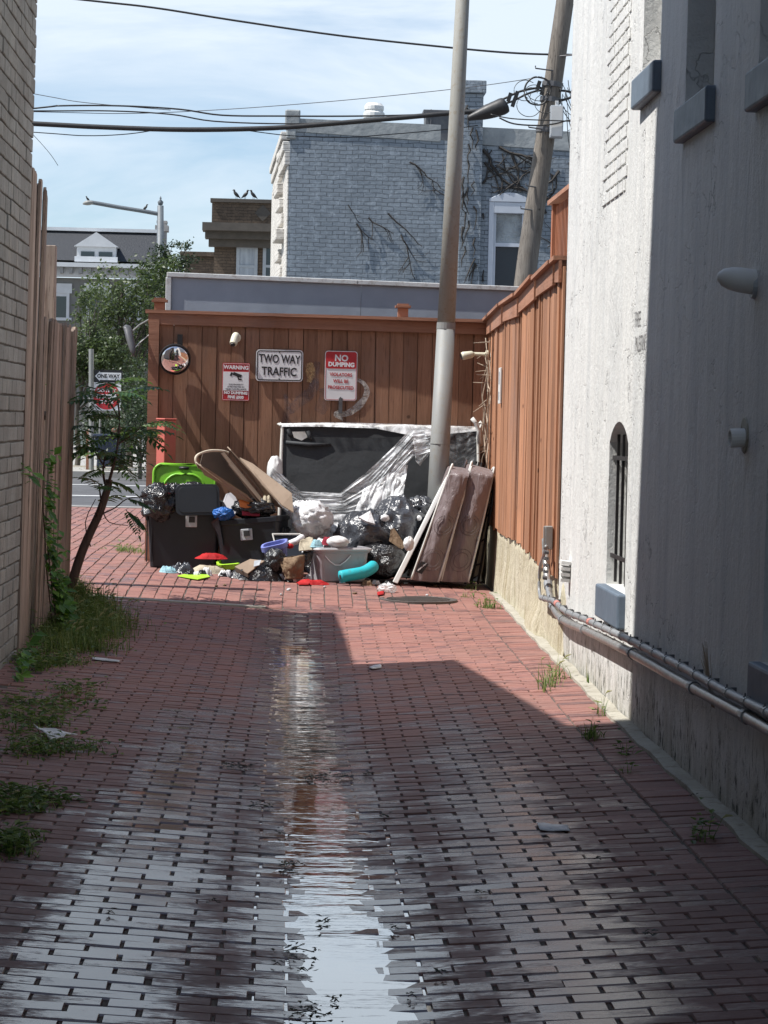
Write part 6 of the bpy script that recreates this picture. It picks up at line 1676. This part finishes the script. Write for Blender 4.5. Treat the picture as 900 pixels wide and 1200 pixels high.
mb.build('tag_writing', M['signwhite'], tg)
# white bed slat / thin panel leaning left of mattress 1
mb = MB()
mb.prism([P(524, 556, 20.9), P(529, 556, 20.9), P(466, 684, 20.55), P(460, 682, 20.55)], (.03, .45, 0)); 
o = mb.one('leaning_slat', M['white_paint'], 'thin white slat leaning against the left mattress', 'panel', bevel=.006)
bag('white_scrap', 479, 637, 20.5, 12, 16, 'pad', 'white torn padding on the edge of the thin white panel', 'scrap', 60, .2, .04, rest=False, n=3)
# bed frame behind the right mattress
bfm = thing('bed_frame', 'black metal bed frame folded between the right mattress and the sunlit fence', 'bed frame', P(560, 682, 20.9))
mb = MB()
for (x0_, y0__, x1_, y1_) in ((563, 590, 545, 684), (580, 566, 560, 684), (572, 592, 552, 684)):
    mb.tube([P(x0_, y0__, 20.95), P(x1_, y1_, 20.9)], .013, 6)
for t in (.05, .3, .55, .8): mb.tube([P(563-18*t, 590+94*t, 20.94), P(580-20*t, 566+118*t, 20.95)], .008, 6)
mb.box(P(571, 592, 20.93), (.16, .02, .03)); mb.build('bars', M['black_metal'], bfm)
mb = MB(); slabp(mb, [(572, 560, 21.0), (581, 556, 21.05), (565, 672, 21.0), (556, 676, 20.98)], .03); mb.build('slat_board', M['tan'], bfm)
mb = MB()
for y in (21.0, 21.3, 21.6):
    mb.tube([V((1.62, y, gz(1.6, y)+.03)), V((1.86, y, 1.25))], .012, 6)
for z in (.35, .8, 1.2): mb.tube([V((1.62+.19*z, 21.0, z)), V((1.62+.19*z, 21.6, z))], .010, 6)
mb.build('side_rail', M['black_metal'], bfm)
# clear crumpled cup on the bricks, other litter
q = G(454, 694); mb = MB(); blob(mb, (q.x, q.y, q.z+.03), (.075, .06, .045), 71, .35, 2.6, 4, .7); mb.one('clear_plastic', M['filmd'], 'crumpled clear plastic on the bricks beside the manhole cover', 'plastic', smooth=True)
cloth('pink_scrap', [G(442, 696, .01), G(450, 694, .01), G(450, 698, .01), G(443, 699, .01)], 'redcloth', 'pinkish scrap touching the clear plastic near the manhole', 'scrap', amp=.01, nu=4, nv=4)
cloth('white_litter', [G(432, 784, .01), G(446, 780, .01), G(447, 784, .01), G(436, 786, .01)], 'whitebag', 'little white scrap on the sunlit bricks at the shadow edge', 'scrap', amp=.008, nu=6, nv=3)
cloth('paper_litter', [G(628, 966, .008), G(664, 970, .008), G(668, 976, .008), G(632, 975, .008)], 'whitebag', 'flat white paper strip on the wet bricks right of the puddle', 'paper', thick=.0012, amp=.012, nu=8, nv=3)
cloth('paper_litter', [G(38, 855, .02), G(62, 862, .02), G(90, 866, .02), G(60, 872, .02)], 'whitebag', 'torn white paper among the weeds at the left wall', 'paper', amp=.02, nu=10, nv=4)
cloth('white_stick', [G(108, 772, .012), G(140, 776, .012), G(140, 778, .012), G(108, 775, .012)], 'whitebag', 'thin white strip lying beside the grass clump', 'scrap', thick=.002, amp=.004, nu=8, nv=2)
# scattered small rubbish filling the gaps of the heap
random.seed(5)
for mat_, lab_, pts_ in (('whitebag', 'small crumpled white paper scrap lost among the dumped rubbish', [(263, 668), (316, 648), (330, 646), (402, 634), (362, 646), (345, 633), (296, 652), (268, 655), (441, 668), (230, 668), (352, 651)]),
                         ('paperbag', 'small torn brown paper scrap lost among the dumped rubbish', [(311, 652), (270, 663), (350, 676), (430, 676), (288, 650), (318, 662)]),
                         ('blackbag', 'small shred of black plastic lost among the dumped rubbish', [(238, 655), (262, 660), (340, 650), (372, 652), (455, 672), (222, 657), (317, 643), (306, 648)])):
    for k, (x, y) in enumerate(pts_): heap('scrap', x, y, 20.25+random.random()*.35, random.uniform(7, 16), random.uniform(4, 9), mat_, lab_, 'scrap', 60+k, group='loose rubbish scraps in the heap')
for k in range(14):
    x = random.choice([185, 215, 250, 275, 330, 380, 420, 450, 465, 500, 540])+random.uniform(-14, 14); q = G(x, random.uniform(676, 700)); mb = MB()
    blob(mb, (q.x, q.y, q.z+.008), (random.uniform(.008, .022), random.uniform(.008, .02), .008), k, .4, 2, 2); mb.one('crumb', M['clearrim'] if k % 2 else M['paperbag'], 'tiny crumb of litter on the sunny bricks before the rubbish heap', 'litter', group='litter crumbs on the bricks')
# ---------------------------------------------------------------- plants
M['leaf_tree'] = m_leaf('tree_leaves', [(.030, .045, .020), (.055, .080, .035), (.085, .115, .055), (.13, .16, .08)], .45, .3)
M['leaf_dark'] = m_leaf('dark_tree_leaves', [(.018, .030, .018), (.034, .052, .028), (.055, .08, .042)], .45, .25)
M['leaf_sap'] = m_leaf('sapling_leaves', [(.035, .085, .03), (.07, .13, .045), (.16, .25, .085)], .4, .35)
M['leaf_vine'] = m_leaf('vine_leaves', [(.055, .13, .028), (.10, .22, .042), (.20, .36, .065)], .4, .4)
M['grass'] = m_leaf('grass_blades', [(.06, .11, .032), (.11, .17, .05), (.19, .25, .085), (.42, .39, .22)], .5, .35)
M['weed'] = m_leaf('weed_leaves', [(.035, .065, .02), (.07, .12, .035), (.13, .20, .06)], .45, .35)
M['bark'] = m_wood('sapling_bark', (.13, .085, .07), (.08, .052, .045), (.03, .02, .018), 'Z', .2)
M['barkgrey'] = m_wood('tree_bark', (.12, .105, .09), (.07, .06, .05), (.03, .025, .02), 'Z', .2)
M['deadleaf'] = pm('wet_dark_leaves', (.022, .032, .014), (.035, .03, .016), 20, .35, bump=.3)
def leafquad(mb, p, d, up_, l, w, mat=0, r=None, fold=.25):
    d = d.normalized(); s_ = d.cross(up_)
    if s_.length < 1e-4: s_ = d.cross(V((1, 0, 0)))
    s_.normalize(); n_ = s_.cross(d).normalized()
    a = p; b = p+d*l*.45+s_*w*.5+n_*w*fold; c = p+d*l; e = p+d*l*.45-s_*w*.5+n_*w*fold; m_ = p+d*l*.45
    mb.add([a, b, c, e, m_], [(0, 1, 4), (1, 2, 4), (0, 4, 3), (4, 2, 3)], mat, r)
def simpleleaf(mb, p, l, w, r=None):
    d = V((random.gauss(0, 1), random.gauss(0, 1), random.gauss(-.2, .7))).normalized(); u = V((random.gauss(0, 1), random.gauss(0, 1), 1)).normalized()
    s_ = d.cross(u).normalized(); 
    mb.add([p, p+d*l*.5+s_*w*.5, p+d*l, p+d*l*.5-s_*w*.5], [(0, 1, 2, 3)], 0, r)
def tree(name, label, base, top, crowns, nleaf, ls, mat, group=None, trunk_r=.09, limbs=8, seed=0, twigs=30):
    random.seed(100+seed)
    o = thing(name, label, 'tree', base, group)
    lean = (top-base)
    mb = MB(); n_ = 7; tr = [base+lean*(i/n_)+V((random.gauss(0, .03), random.gauss(0, .03), 0))*(i > 0) for i in range(n_+1)]
    mb.tube(smooth_path(tr, 3), [trunk_r*(1-.8*i/(n_*3)) for i in range(n_*3+1)], 8)
    ends = []
    for (c, r3, dens) in crowns:
        for k in range(limbs):
            st = tr[random.randint(2, n_-1)]; d = V((random.gauss(0, 1), random.gauss(0, 1), random.gauss(.2, .8))).normalized(); e = c+V((d.x*r3[0], d.y*r3[1], d.z*r3[2]))*random.uniform(.5, .95)
            m_ = st.lerp(e, .5)+V((random.gauss(0, .1), random.gauss(0, .1), .1))
            mb.tube(smooth_path([st, m_, e], 4), [trunk_r*.4*(1-.9*i/8) for i in range(9)], 5); ends.append((e, c, r3)); ends.append((m_.lerp(e, .4), c, r3))
    mb.build('trunk', M['barkgrey'], o, smooth=True)
    mb = MB()
    cl = []
    for (c, r3, dens) in crowns:
        for k in range(int(26*dens)):
            d = V((random.gauss(0, 1), random.gauss(0, 1), random.gauss(0, 1))).normalized()*random.uniform(.3, 1)**.5
            cl.append((c+V((d.x*r3[0], d.y*r3[1], d.z*r3[2])), min(r3)*random.uniform(.22, .42)))
    for e, c, r3 in ends: cl.append((e, min(r3)*random.uniform(.18, .32)))
    tot = sum(r_**2 for _, r_ in cl)
    for c, r_ in cl:
        tone = random.random()*.6
        for k in range(max(6, int(nleaf*r_**2/tot))):
            d = V((random.gauss(0, .55), random.gauss(0, .55), random.gauss(0, .42)))*r_
            simpleleaf(mb, c+d, ls*random.uniform(.6, 1.25), ls*.55*random.uniform(.7, 1.2), min(1, max(0, tone+random.random()*.4)))
    mb.build('crown', mat, o)
    return o
def T(px, py, Y): return P(px, py, Y)
tg = 'street trees beyond the alley mouth'
s = sc(44)
b = T(148, 550, 56); b.z = .3
tree('street_tree', 'grey green street tree with airy crown in front of the white dormer house', b, T(140, 330, 56), [(T(150, 380, 56), (1.3, 1.1, 1.4), 1.3), (T(188, 350, 56.5), (.8, .8, 1.2), 1), (T(125, 350, 55.5), (.5, .6, 1.05), .6)], 8000, .105, M['leaf_tree'], tg, .10, seed=1)
b = T(90, 550, 54); b.z = .28
tree('street_tree', 'dense low street tree showing just over the lower board fence', b, T(95, 390, 54), [(T(95, 415, 54), (.9, .9, .75), 1.2), (T(128, 425, 54), (.8, .8, .6), 1), (T(105, 358, 54), (.45, .5, .45), .4)], 7500, .10, M['leaf_tree'], tg, .07, seed=2)
b = T(178, 550, 58); b.z = .4
tree('street_tree', 'dark street tree whose thin top rises beside the grey stone chimney', b, T(205, 300, 58), [(T(178, 440, 58), (.85, .9, 1.5), 1.4), (T(206, 298, 58), (.55, .5, .45), .45), (T(195, 335, 58), (.65, .6, 1.0), .8)], 11000, .09, M['leaf_dark'], tg, .10, seed=3, limbs=9)
# bare dark limbs seen through under the crowns
mb = MB()
for pts in ([(150, 475, 41), (163, 445, 41), (176, 415, 41)], [(128, 470, 42), (118, 430, 42), (126, 400, 42)], [(150, 470, 43), (146, 440, 43), (140, 405, 43)]):
    mb.tube(smooth_path([P(*q) for q in pts], 4), [.055, .05, .05, .045, .04, .04, .035, .03, .03], 6)
# understory shrub mass behind signs
for i, (px, py, Y, w, h, lab) in enumerate(((165, 500, 47, 40, 70, 'dark leafy shrub behind the sapling next to the brown fence end'), (155, 470, 53, 40, 50, 'leafy shrub between the red disc sign and the brown fence'), (120, 505, 51.5, 30, 30, 'low shrub behind the street corner bins'))):
    sh = thing('shrub', lab, 'shrub', (P(px, py, Y).x, Y, .3)); c = P(px, py, Y)
    mb = MB(); mb.tube([V((c.x, Y, .3)), c], [.05, .02], 6)
    for k in range(6): mb.tube([V((c.x, Y, .6)), c+V((random.gauss(0, .3), random.gauss(0, .2), random.gauss(.1, .2)))], [.02, .006], 5)
    mb.build('stem', M['barkgrey'], sh)
    mb = MB()
    for k in range(2600):
        d = V((random.gauss(0, .4)*w/sc(Y), random.gauss(0, .35), random.gauss(0, .36)*h/sc(Y))); simpleleaf(mb, c+d, .08*random.uniform(.6, 1.2), .045, random.random())
    mb.build('foliage', M['leaf_dark'], sh)
# drooping lamp fixed to the corner of the brown fence
q = P(150, 388, 21.95)
o = thing('hanging_lamp', 'grey drooping lamp head reaching out left from the corner of the brown fence', 'lamp', q)
mb = MB(); mb.tube(smooth_path([P(146, 386, 21.9), P(149, 384, 21.9), P(152, 395, 21.85), P(156, 412, 21.8), P(157, 418, 21.8)], 4), [.02, .032, .038, .040, .042, .042, .042, .042, .042, .040, .038, .034, .030, .022, .016, .010, .006], 10, flat=.7); mb.build('head', M['clamp'], o, smooth=True)
mb = MB(); mb.tube([P(153, 390, 21.9), P(163, 381, 21.95), P(177, 373, 22.0)], .008, 6); mb.build('arm', M['steel'], o); mb = MB(); mb.tube([P(156, 410, 21.82), P(163, 402, 21.9), P(175, 392, 22.0)], .005, 5); mb.build('stay', M['white_paint'], o)
# ---------------------------------------------------------------- sapling by the low fence
def frond(mb, base, d, ln, n_=11, ll=.085, lw=.028, droop=.5, tone=.4, stem=None, side=None):
    d = d.normalized(); side = side or d.cross(V((0, 0, 1))).normalized(); pts = []
    p = base.copy(); 
    for i in range(n_+1):
        pts.append(p.copy()); dd = (d+V((0, 0, -droop*(i/n_)**1.5))).normalized(); p = p+dd*(ln/n_)
    (stem or mb).tube(pts, [.004*(1-.7*i/n_)+.001 for i in range(n_+1)], 4)
    for i in range(1, n_+1):
        t = i/n_; k = math.sin(math.pi*min(1, .15+t*.85))**.6; tan_ = (pts[min(i+1, n_)]-pts[i-1]).normalized()
        for sg in (-1, 1):
            dl = (side*sg*.9+tan_*.45+V((0, 0, -.32+random.gauss(0, .12)))).normalized()
            leafquad(mb, pts[i], dl, V((0, 0, 1)), ll*k*random.uniform(.85, 1.15), lw, 0, min(1, max(0, tone+random.gauss(0, .15))))
    leafquad(mb, pts[-1], (pts[-1]-pts[-2]), V((0, 0, 1)), ll*.8, lw, 0, tone)
random.seed(55)
YT = 18.3
def Tq(x, y, dy=0): return P(x, y, YT+dy)
g = G(84, 690); sap = thing('sapling', 'leaning young tree with long feathery fronds at the end of the board fence', 'sapling', (Tq(84, 690).x, YT, gz(-1.6, YT)))
mb = MB()
tk = smooth_path([Tq(82, 692), Tq(92, 658), Tq(103, 630), Tq(117, 600), Tq(126, 572), Tq(128, 562)], 4); mb.tube(tk, [.040-.0006*i for i in range(len(tk))], 9)
for pts, r_ in (([(126, 575), (122, 562), (121, 548), (124, 530)], .013), ([(127, 567), (133, 545), (138, 520), (140, 490), (137, 462)], .014), ([(113, 606), (118, 590), (116, 568)], .011), ([(118, 603), (135, 595), (148, 585), (165, 582), (180, 578)], .007), ([(120, 598), (128, 612), (150, 616)], .006), ([(106, 640), (100, 612), (112, 585)], .006), ([(123, 548), (112, 530), (100, 505)], .007), ([(138, 520), (155, 510), (165, 500)], .008), ([(140, 492), (128, 470), (118, 455)], .007)):
    q = smooth_path([Tq(x, y, random.gauss(0, .08)) if k else Tq(x, y) for k, (x, y) in enumerate(pts)], 3); mb.tube(q, [r_*(1-.6*i/len(q)) for i in range(len(q))], 6)
mb.build('trunk', M['bark'], sap, smooth=True)
mb = MB()
fr_list = [((165, 500), (1, -.2, .25), .33, .9, .95), ((163, 505), (.8, -.4, -.1), .25, .8, .8), ((150, 585), (.9, -.2, -.1), .2, .8, .2),  # pale tone on the right-hand fronds: sunlight put into the leaf colour
           ((148, 598), (.5, -.5, -.6), .24, 1.0, .15), ((150, 600), (.8, -.2, -.5), .2, 1.0, .15)]
for (x, y), d, ln, dr, tone in fr_list: frond(mb, Tq(x, y, -.05), V(d), ln, 11, .085, .026, dr, tone)
starts = [(137, 465), (139, 480), (140, 500), (133, 540), (122, 545), (124, 530), (118, 457), (126, 470), (102, 507), (110, 525), (158, 508), (150, 512), (112, 585), (116, 568), (138, 515), (128, 560), (108, 500), (132, 470)]
for i in range(38):
    x, y = random.choice(starts); a = random.uniform(0, 6.28)
    frond(mb, Tq(x+random.gauss(0, 5), y+random.gauss(0, 7), random.gauss(0, .12)), V((math.cos(a), math.sin(a)*.8-.2, random.uniform(-.1, .5))), random.uniform(.24, .42), 9, .115, .036, random.uniform(.5, 1.2), random.uniform(.05, .55))
for i in range(7):
    frond(mb, Tq(100+random.gauss(0, 6), 470+random.gauss(0, 20), random.gauss(0, .1)), V((random.uniform(-.6, .6), -.3, random.uniform(-.2, .3))), random.uniform(.18, .3), 9, .08, .026, 1.0, random.uniform(.1, .4))
mb.build('foliage', M['leaf_sap'], sap)
# ---------------------------------------------------------------- vine on the board fence
random.seed(77)
def vine(name, label, paths, nl, ls, mat, spread, base):
    o = thing(name, label, 'vine', base); mb = MB(); lf_ = MB()
    for pth, Y0, Y1, X0 in paths:
        pts = [P(x, y, Y0+(Y1-Y0)*i/(len(pth)-1)) for i, (x, y) in enumerate(pth)]; pts = smooth_path(pts, 4); mb.tube(pts, .005, 5)
        for k in range(nl):
            p = random.choice(pts)+V((abs(random.gauss(0, spread*.5)), random.gauss(0, spread), random.gauss(0, spread*1.2)))
            if p.z < gz(p.x, p.y)+.01: p.z = gz(p.x, p.y)+random.uniform(.01, .1)
            d = V((random.uniform(.1, .9), random.uniform(-1, .2), random.uniform(-.9, .3))); l = ls*random.uniform(.5, 1.2)
            lf_.tube([p-d.normalized()*l*.3, p], .0015, 3, caps=False); leafquad(lf_, p, d, V((.5, -.4, .8)), l, l*.72, 0, random.random()**1.4, .12)
    mb.build('stem', M['bark'], o); lf_.build('leaves', M[mat], o); return o
g0 = G(60, 745)
vine('climbing_vine', 'leafy green vine climbing the gap between the tall and lower board fences', [([(62, 740), (58, 700), (54, 660), (52, 620), (50, 580), (52, 540)], 16.2, 16.35, 0), ([(66, 745), (64, 710), (60, 680), (56, 640)], 16.0, 16.2, 0), ([(70, 750), (72, 720), (66, 690)], 15.9, 16.1, 0)], 190, .075, 'leaf_vine', .075, (-1.5, 16.1, gz(-1.5, 16.1)))
vine('climbing_vine', 'bright green vine sprig on the face of the tall board fence', [([(20, 552), (30, 556), (42, 560)], 14.7, 15.0, 0)], 9, .10, 'leaf_vine', .03, P(30, 556, 14.8))
vine('climbing_vine', 'light green vine at the foot of the painted brick wall', [([(14, 870), (20, 820), (24, 780), (28, 770)], 13.4, 14.6, 0)], 60, .085, 'leaf_vine', .07, G(18, 850))
# weeds
def blade(mb, p, h, w, lean, tone):
    pts = [p]; 
    a = random.uniform(0, 6.28); d = V((math.cos(a), math.sin(a), 0)); s_ = V((-d.y, d.x, 0)); vs = []
    for i in range(5):
        t = i/4; c = p+V((0, 0, h*t*(1-.25*lean*t)))+d*(lean*h*t*t*.8); ww = w*(1-t)**.85*.5+.0003; vs += [c+s_*ww, c-s_*ww]
    mb.add(vs, [(2*i, 2*i+1, 2*i+3, 2*i+2) for i in range(4)], 0, tone)
def grass_clump(name, label, pts, n_, h, w=.006, seed_heads=0, lv=0, cat='grass clump', stuff=False, spread=.08, group=None, lean=.9):
    mb = MB()
    for k in range(n_):
        q = random.choice(pts) if len(pts) > 3 else random.choice(pts)
        x, y = q[0]+random.gauss(0, spread), q[1]+random.gauss(0, spread*1.3); z = gz(x, y)-.005
        if x < -1.64: x = -1.64+abs(random.gauss(0, .05))
        if x > XR(y)-.01: x = XR(y)-.02
        blade(mb, V((x, y, z)), h*random.uniform(.4, 1.15), w*random.uniform(.6, 1.3), random.uniform(.1, lean), random.random()*.85)
    for k in range(lv):
        q = random.choice(pts); x, y = q[0]+random.gauss(0, spread), q[1]+random.gauss(0, spread*1.3); z = gz(x, y)+abs(random.gauss(0, h*.45))
        a = random.uniform(0, 6.28); leafquad(mb, V((x, y, z)), V((math.cos(a), math.sin(a), random.uniform(-.2, .5))), V((0, 0, 1)), .05*random.uniform(.5, 1.3), .025, 0, random.random()*.8)
    for k in range(seed_heads):
        q = random.choice(pts); x, y = q[0]+random.gauss(0, spread), q[1]+random.gauss(0, spread); p = V((x, y, gz(x, y))); d = V((random.uniform(-.3, .6), random.uniform(-.5, .2), 1)).normalized(); hh = h*random.uniform(.9, 1.4)
        mb.tube([p, p+d*hh*.8], .0012, 3, r=.6); mb.tube([p+d*hh*.8, p+d*hh*.9+V((.01, 0, 0)), p+d*hh+V((.03, 0, -.01))], [.002, .006, .002], 5, r=.95)
    return mb.one(name, M['grass'], label, cat, group=group)
def gp(*a): return [(G(x, y).x, G(x, y).y) for x, y in a]
random.seed(88)
grass_clump('grass_clump', 'largest wild grass clump, around the foot of the leaning sapling', gp((70, 700), (85, 705), (100, 705), (110, 715), (85, 725), (100, 730), (120, 725), (75, 745), (90, 745), (105, 745), (120, 745), (60, 750), (85, 760), (105, 760), (70, 765), (130, 735)), 3600, .17, .006, 40, 1600, spread=.11)
grass_clump('weed_patch', 'low weeds between the big grass clump and the white strip', gp((30, 775), (50, 775), (70, 775), (60, 780), (40, 785), (85, 778)), 300, .07, .007, 6, 420, 'weeds', spread=.07)
grass_clump('weed_patch', 'sparse weeds creeping over bricks right of the torn white paper', gp((75, 810), (90, 805), (60, 825), (85, 828), (95, 818), (70, 835)), 110, .055, .005, 3, 260, 'weeds', spread=.08)
grass_clump('weed_patch', 'leafy weeds around the torn white paper at the left wall', gp((20, 855), (35, 870), (50, 880), (70, 882), (90, 880), (30, 885), (15, 840), (40, 845), (60, 850), (25, 825)), 260, .07, .007, 5, 620, 'weeds', spread=.08)
grass_clump('weed_patch', 'straggly weeds at the lower left frame edge below the white paper', gp((10, 935), (25, 938), (40, 935), (60, 940), (5, 950), (35, 950)), 160, .06, .006, 3, 380, 'weeds', spread=.05)
grass_clump('weed_patch', 'lowest dark leafy weed on the left, near the frame edge', gp((8, 1000), (20, 1000), (30, 985), (5, 985)), 130, .07, .008, 0, 150, 'weeds', spread=.035)
grass_clump('weed_patch', 'tall grassy tuft at the foot of the cream wall, brightest on the right side', gp((643, 805), (648, 800), (655, 795), (640, 810)), 60, .17, .008, 3, 12, 'weeds', spread=.035, lean=1.1)
grass_clump('weed_patch', 'thin grass at the base of the sunlit render beside the shadow edge', gp((700, 835), (706, 838), (735, 800)), 18, .12, .006, 2, 6, 'weeds', spread=.03)
grass_clump('weed_patch', 'flat spreading grass tuft on the bricks at the shadow edge by the wall', gp((690, 864), (696, 866)), 40, .11, .007, 0, 12, 'weeds', spread=.03, lean=1.8)
grass_clump('weed_patch', 'thin upright weed growing from the border joint in shade', gp((820, 985), (824, 980)), 10, .10, .006, 1, 34, 'weeds', spread=.02)
grass_clump('weed_patch', 'small weed in the border joint below the flat tuft', gp((735, 905), (732, 885)), 14, .08, .005, 0, 20, 'weeds', spread=.02)
grass_clump('weed_patch', 'green weed before the mattresses at the right edge of the manhole', gp((570, 712), (575, 713)), 60, .10, .007, 0, 30, 'weeds', spread=.04)
grass_clump('weed_patch', 'tiny weed between the manhole cover and the low cream wall', gp((548, 700), (552, 690)), 36, .07, .006, 0, 20, 'weeds', spread=.04)
grass_clump('weed_patch', 'small dry grass patch left of the left black tote', gp((135, 645), (150, 645), (162, 648)), 260, .07, .006, 0, 40, 'weeds', spread=.10)
grass_clump('verge_grass', 'pale grass growing round the bins at the far street corner', [(P(x, 555, 49.5).x, 49.3+random.random()*2) for x in range(85, 172, 3)], 900, .32, .02, 0, 300, 'grass', spread=.12)
# weed at the base of the render with thin stems
p = W(836, 795, .03); grass_clump('weed_patch', 'dry grass tuft growing behind the conduits on the shaded render', [(p.x, p.y)], 1, .05)
mb = MB()
for k in range(22):
    a = random.uniform(-.5, .5); p0 = V((XR(p.y)-.03, p.y+random.gauss(0, .02), p.z-.12)); mb.tube([p0, p0+V((-.02, a*.08, .12)), p0+V((-.04, a*.2, random.uniform(.18, .28)))], [.002, .0015, .0006], 4)
mb.one('dry_tuft', M['drystem'], 'dry straw tuft sprouting behind the conduits on the shaded wall', 'weeds')
# wet leaf clumps
def leaf_clump(px, py, w, n_, label, group=None):
    n_ = int(n_*1.9)
    q = G(px, py); mb = MB()
    for k in range(n_):
        x, y = q.x+random.gauss(0, w*.33), q.y+random.gauss(0, w*.55); z = gz(x, y)+.006+abs(random.gauss(0, .008)); a = random.uniform(0, 6.28)
        leafquad(mb, V((x, y, z)), V((math.cos(a), math.sin(a), random.uniform(-.05, .35))), V((0, 0, 1)), random.uniform(.010, .030), random.uniform(.006, .015), 0, random.random(), .3)
    mb.tube([V((q.x-w*.4, q.y, q.z+.01)), V((q.x, q.y+.01, q.z+.016)), V((q.x+w*.4, q.y-.01, q.z+.01))], .0018, 4)
    return mb.one('leaf_clump', M['deadleaf'], label, 'leaves', group=group)
lg = 'small wet leaf scraps scattered over the bricks'
for (x, y, w, n_, lb_) in ((280, 901, .14, 40, 'elongated dark leaf clump left of the puddle, farthest of the left ones'), (303, 947, .10, 22, 'dark leaf sprig midway beside the left edge of the puddle'), (362, 914, .10, 22, 'dark wet leaves in the puddle left of the red reflection'), (380, 912, .07, 14, 'dark wet leaf sprig in the middle of the puddle'), (405, 913, .07, 14, 'dark wet leaf sprig at the right edge of the puddle'), (338, 1018, .09, 16, 'leaf scrap at the left rim of the puddle'), (350, 1120, .12, 20, 'dark leaf clump on the near left rim of the puddle'), (362, 1193, .12, 24, 'large dark leaf clump at the bottom edge of the picture'), (346, 765, .10, 14, 'dark leaves at the far narrow end of the puddle'), (432, 910, .04, 10, 'round dark leaf right beside the puddle'), (450, 960, .05, 8, 'leaf scrap on the bricks right of the puddle')):
    leaf_clump(x, y, w, n_, lb_)
for (x, y) in ((462, 1092), (483, 1172), (325, 1135), (356, 1142), (392, 1178), (513, 1145), (380, 1085), (300, 925), (330, 980), (640, 985), (700, 1010), (560, 1050), (250, 1060), (130, 1075), (760, 1100), (812, 935), (480, 1010)):
    leaf_clump(x, y, .03, random.randint(2, 5), 'tiny dark wet leaf scrap lying on the wet brick paving', lg)
# ---------------------------------------------------------------- light, sky
w = bpy.data.worlds.new('World'); S.world = w; w.use_nodes = True
nt = w.node_tree; bg = nt.nodes['Background']
sun_dir = V((-1, -.20, 1.60)).normalized()
el = math.asin(sun_dir.z); rot = math.atan2(sun_dir.x, sun_dir.y)
sky = nt.nodes.new('ShaderNodeTexSky'); sky.sky_type = 'NISHITA'; sky.sun_disc = False
sky.sun_elevation = el; sky.sun_rotation = rot; sky.air_density = 1.0; sky.dust_density = .6; sky.ozone_density = 2.0
tc = nt.nodes.new('ShaderNodeTexCoord'); mp = nt.nodes.new('ShaderNodeMapping'); mp.inputs['Scale'].default_value = (2.2, 2.2, 10); mp.inputs['Location'].default_value = (.35, 0, .55)
nt.links.new(tc.outputs['Generated'], mp.inputs[0])
n1 = nt.nodes.new('ShaderNodeTexNoise'); n1.inputs['Scale'].default_value = 1.9; n1.inputs['Detail'].default_value = 8; n1.inputs['Roughness'].default_value = .56; n1.inputs['Distortion'].default_value = .5
nt.links.new(mp.outputs[0], n1.inputs['Vector'])
sep = nt.nodes.new('ShaderNodeSeparateXYZ'); nt.links.new(tc.outputs['Generated'], sep.inputs[0])
up = nt.nodes.new('ShaderNodeMapRange'); up.inputs[1].default_value = .045; up.inputs[2].default_value = .17; up.inputs[3].default_value = -.17; up.inputs[4].default_value = .16
nt.links.new(sep.outputs[2], up.inputs[0])
ad = nt.nodes.new('ShaderNodeMath'); ad.operation = 'ADD'; nt.links.new(n1.outputs['Fac'], ad.inputs[0]); nt.links.new(up.outputs[0], ad.inputs[1])
hi = nt.nodes.new('ShaderNodeMapRange'); hi.inputs[1].default_value = .30; hi.inputs[2].default_value = .50; hi.inputs[3].default_value = 0; hi.inputs[4].default_value = -.26; nt.links.new(sep.outputs[2], hi.inputs[0])
ad2 = nt.nodes.new('ShaderNodeMath'); ad2.operation = 'ADD'; nt.links.new(ad.outputs[0], ad2.inputs[0]); nt.links.new(hi.outputs[0], ad2.inputs[1])
rp = nt.nodes.new('ShaderNodeValToRGB'); e = rp.color_ramp.elements; e[0].position = .36; e[0].color = (0, 0, 0, 1); e[1].position = .66; e[1].color = (.92, .92, .92, 1)
nt.links.new(ad2.outputs[0], rp.inputs[0])
mx = nt.nodes.new('ShaderNodeMix'); mx.data_type = 'RGBA'; nt.links.new(rp.outputs[0], mx.inputs[0]); tn = nt.nodes.new('ShaderNodeMix'); tn.data_type = 'RGBA'; tn.blend_type = 'MULTIPLY'; tn.inputs[0].default_value = 1; tn.inputs[7].default_value = (.86, .95, 1.04, 1); nt.links.new(sky.outputs[0], tn.inputs[6]); nt.links.new(tn.outputs[2], mx.inputs[6])
CLOUD = (6.1, 6.85, 7.6)
mx.inputs[7].default_value = (*CLOUD, 1)
nt.links.new(mx.outputs[2], bg.inputs[0]); bg.inputs[1].default_value = .10
sl_ = bpy.data.lights.new('sun', 'SUN'); sl_.energy = 5.0; sl_.angle = R(.5); sl_.color = (1, .965, .915)
so = bpy.data.objects.new('sun', sl_); COL.objects.link(so); so.rotation_euler = sun_dir.to_track_quat('Z', 'Y').to_euler(); so.location = (-10, 0, 20)
S.view_settings.view_transform = 'Standard'; S.view_settings.look = 'None'; S.view_settings.exposure = .50; S.view_settings.gamma = 1
S.cycles.max_bounces = 8; S.cycles.transparent_max_bounces = 24; S.cycles.glossy_bounces = 4; S.cycles.diffuse_bounces = 4
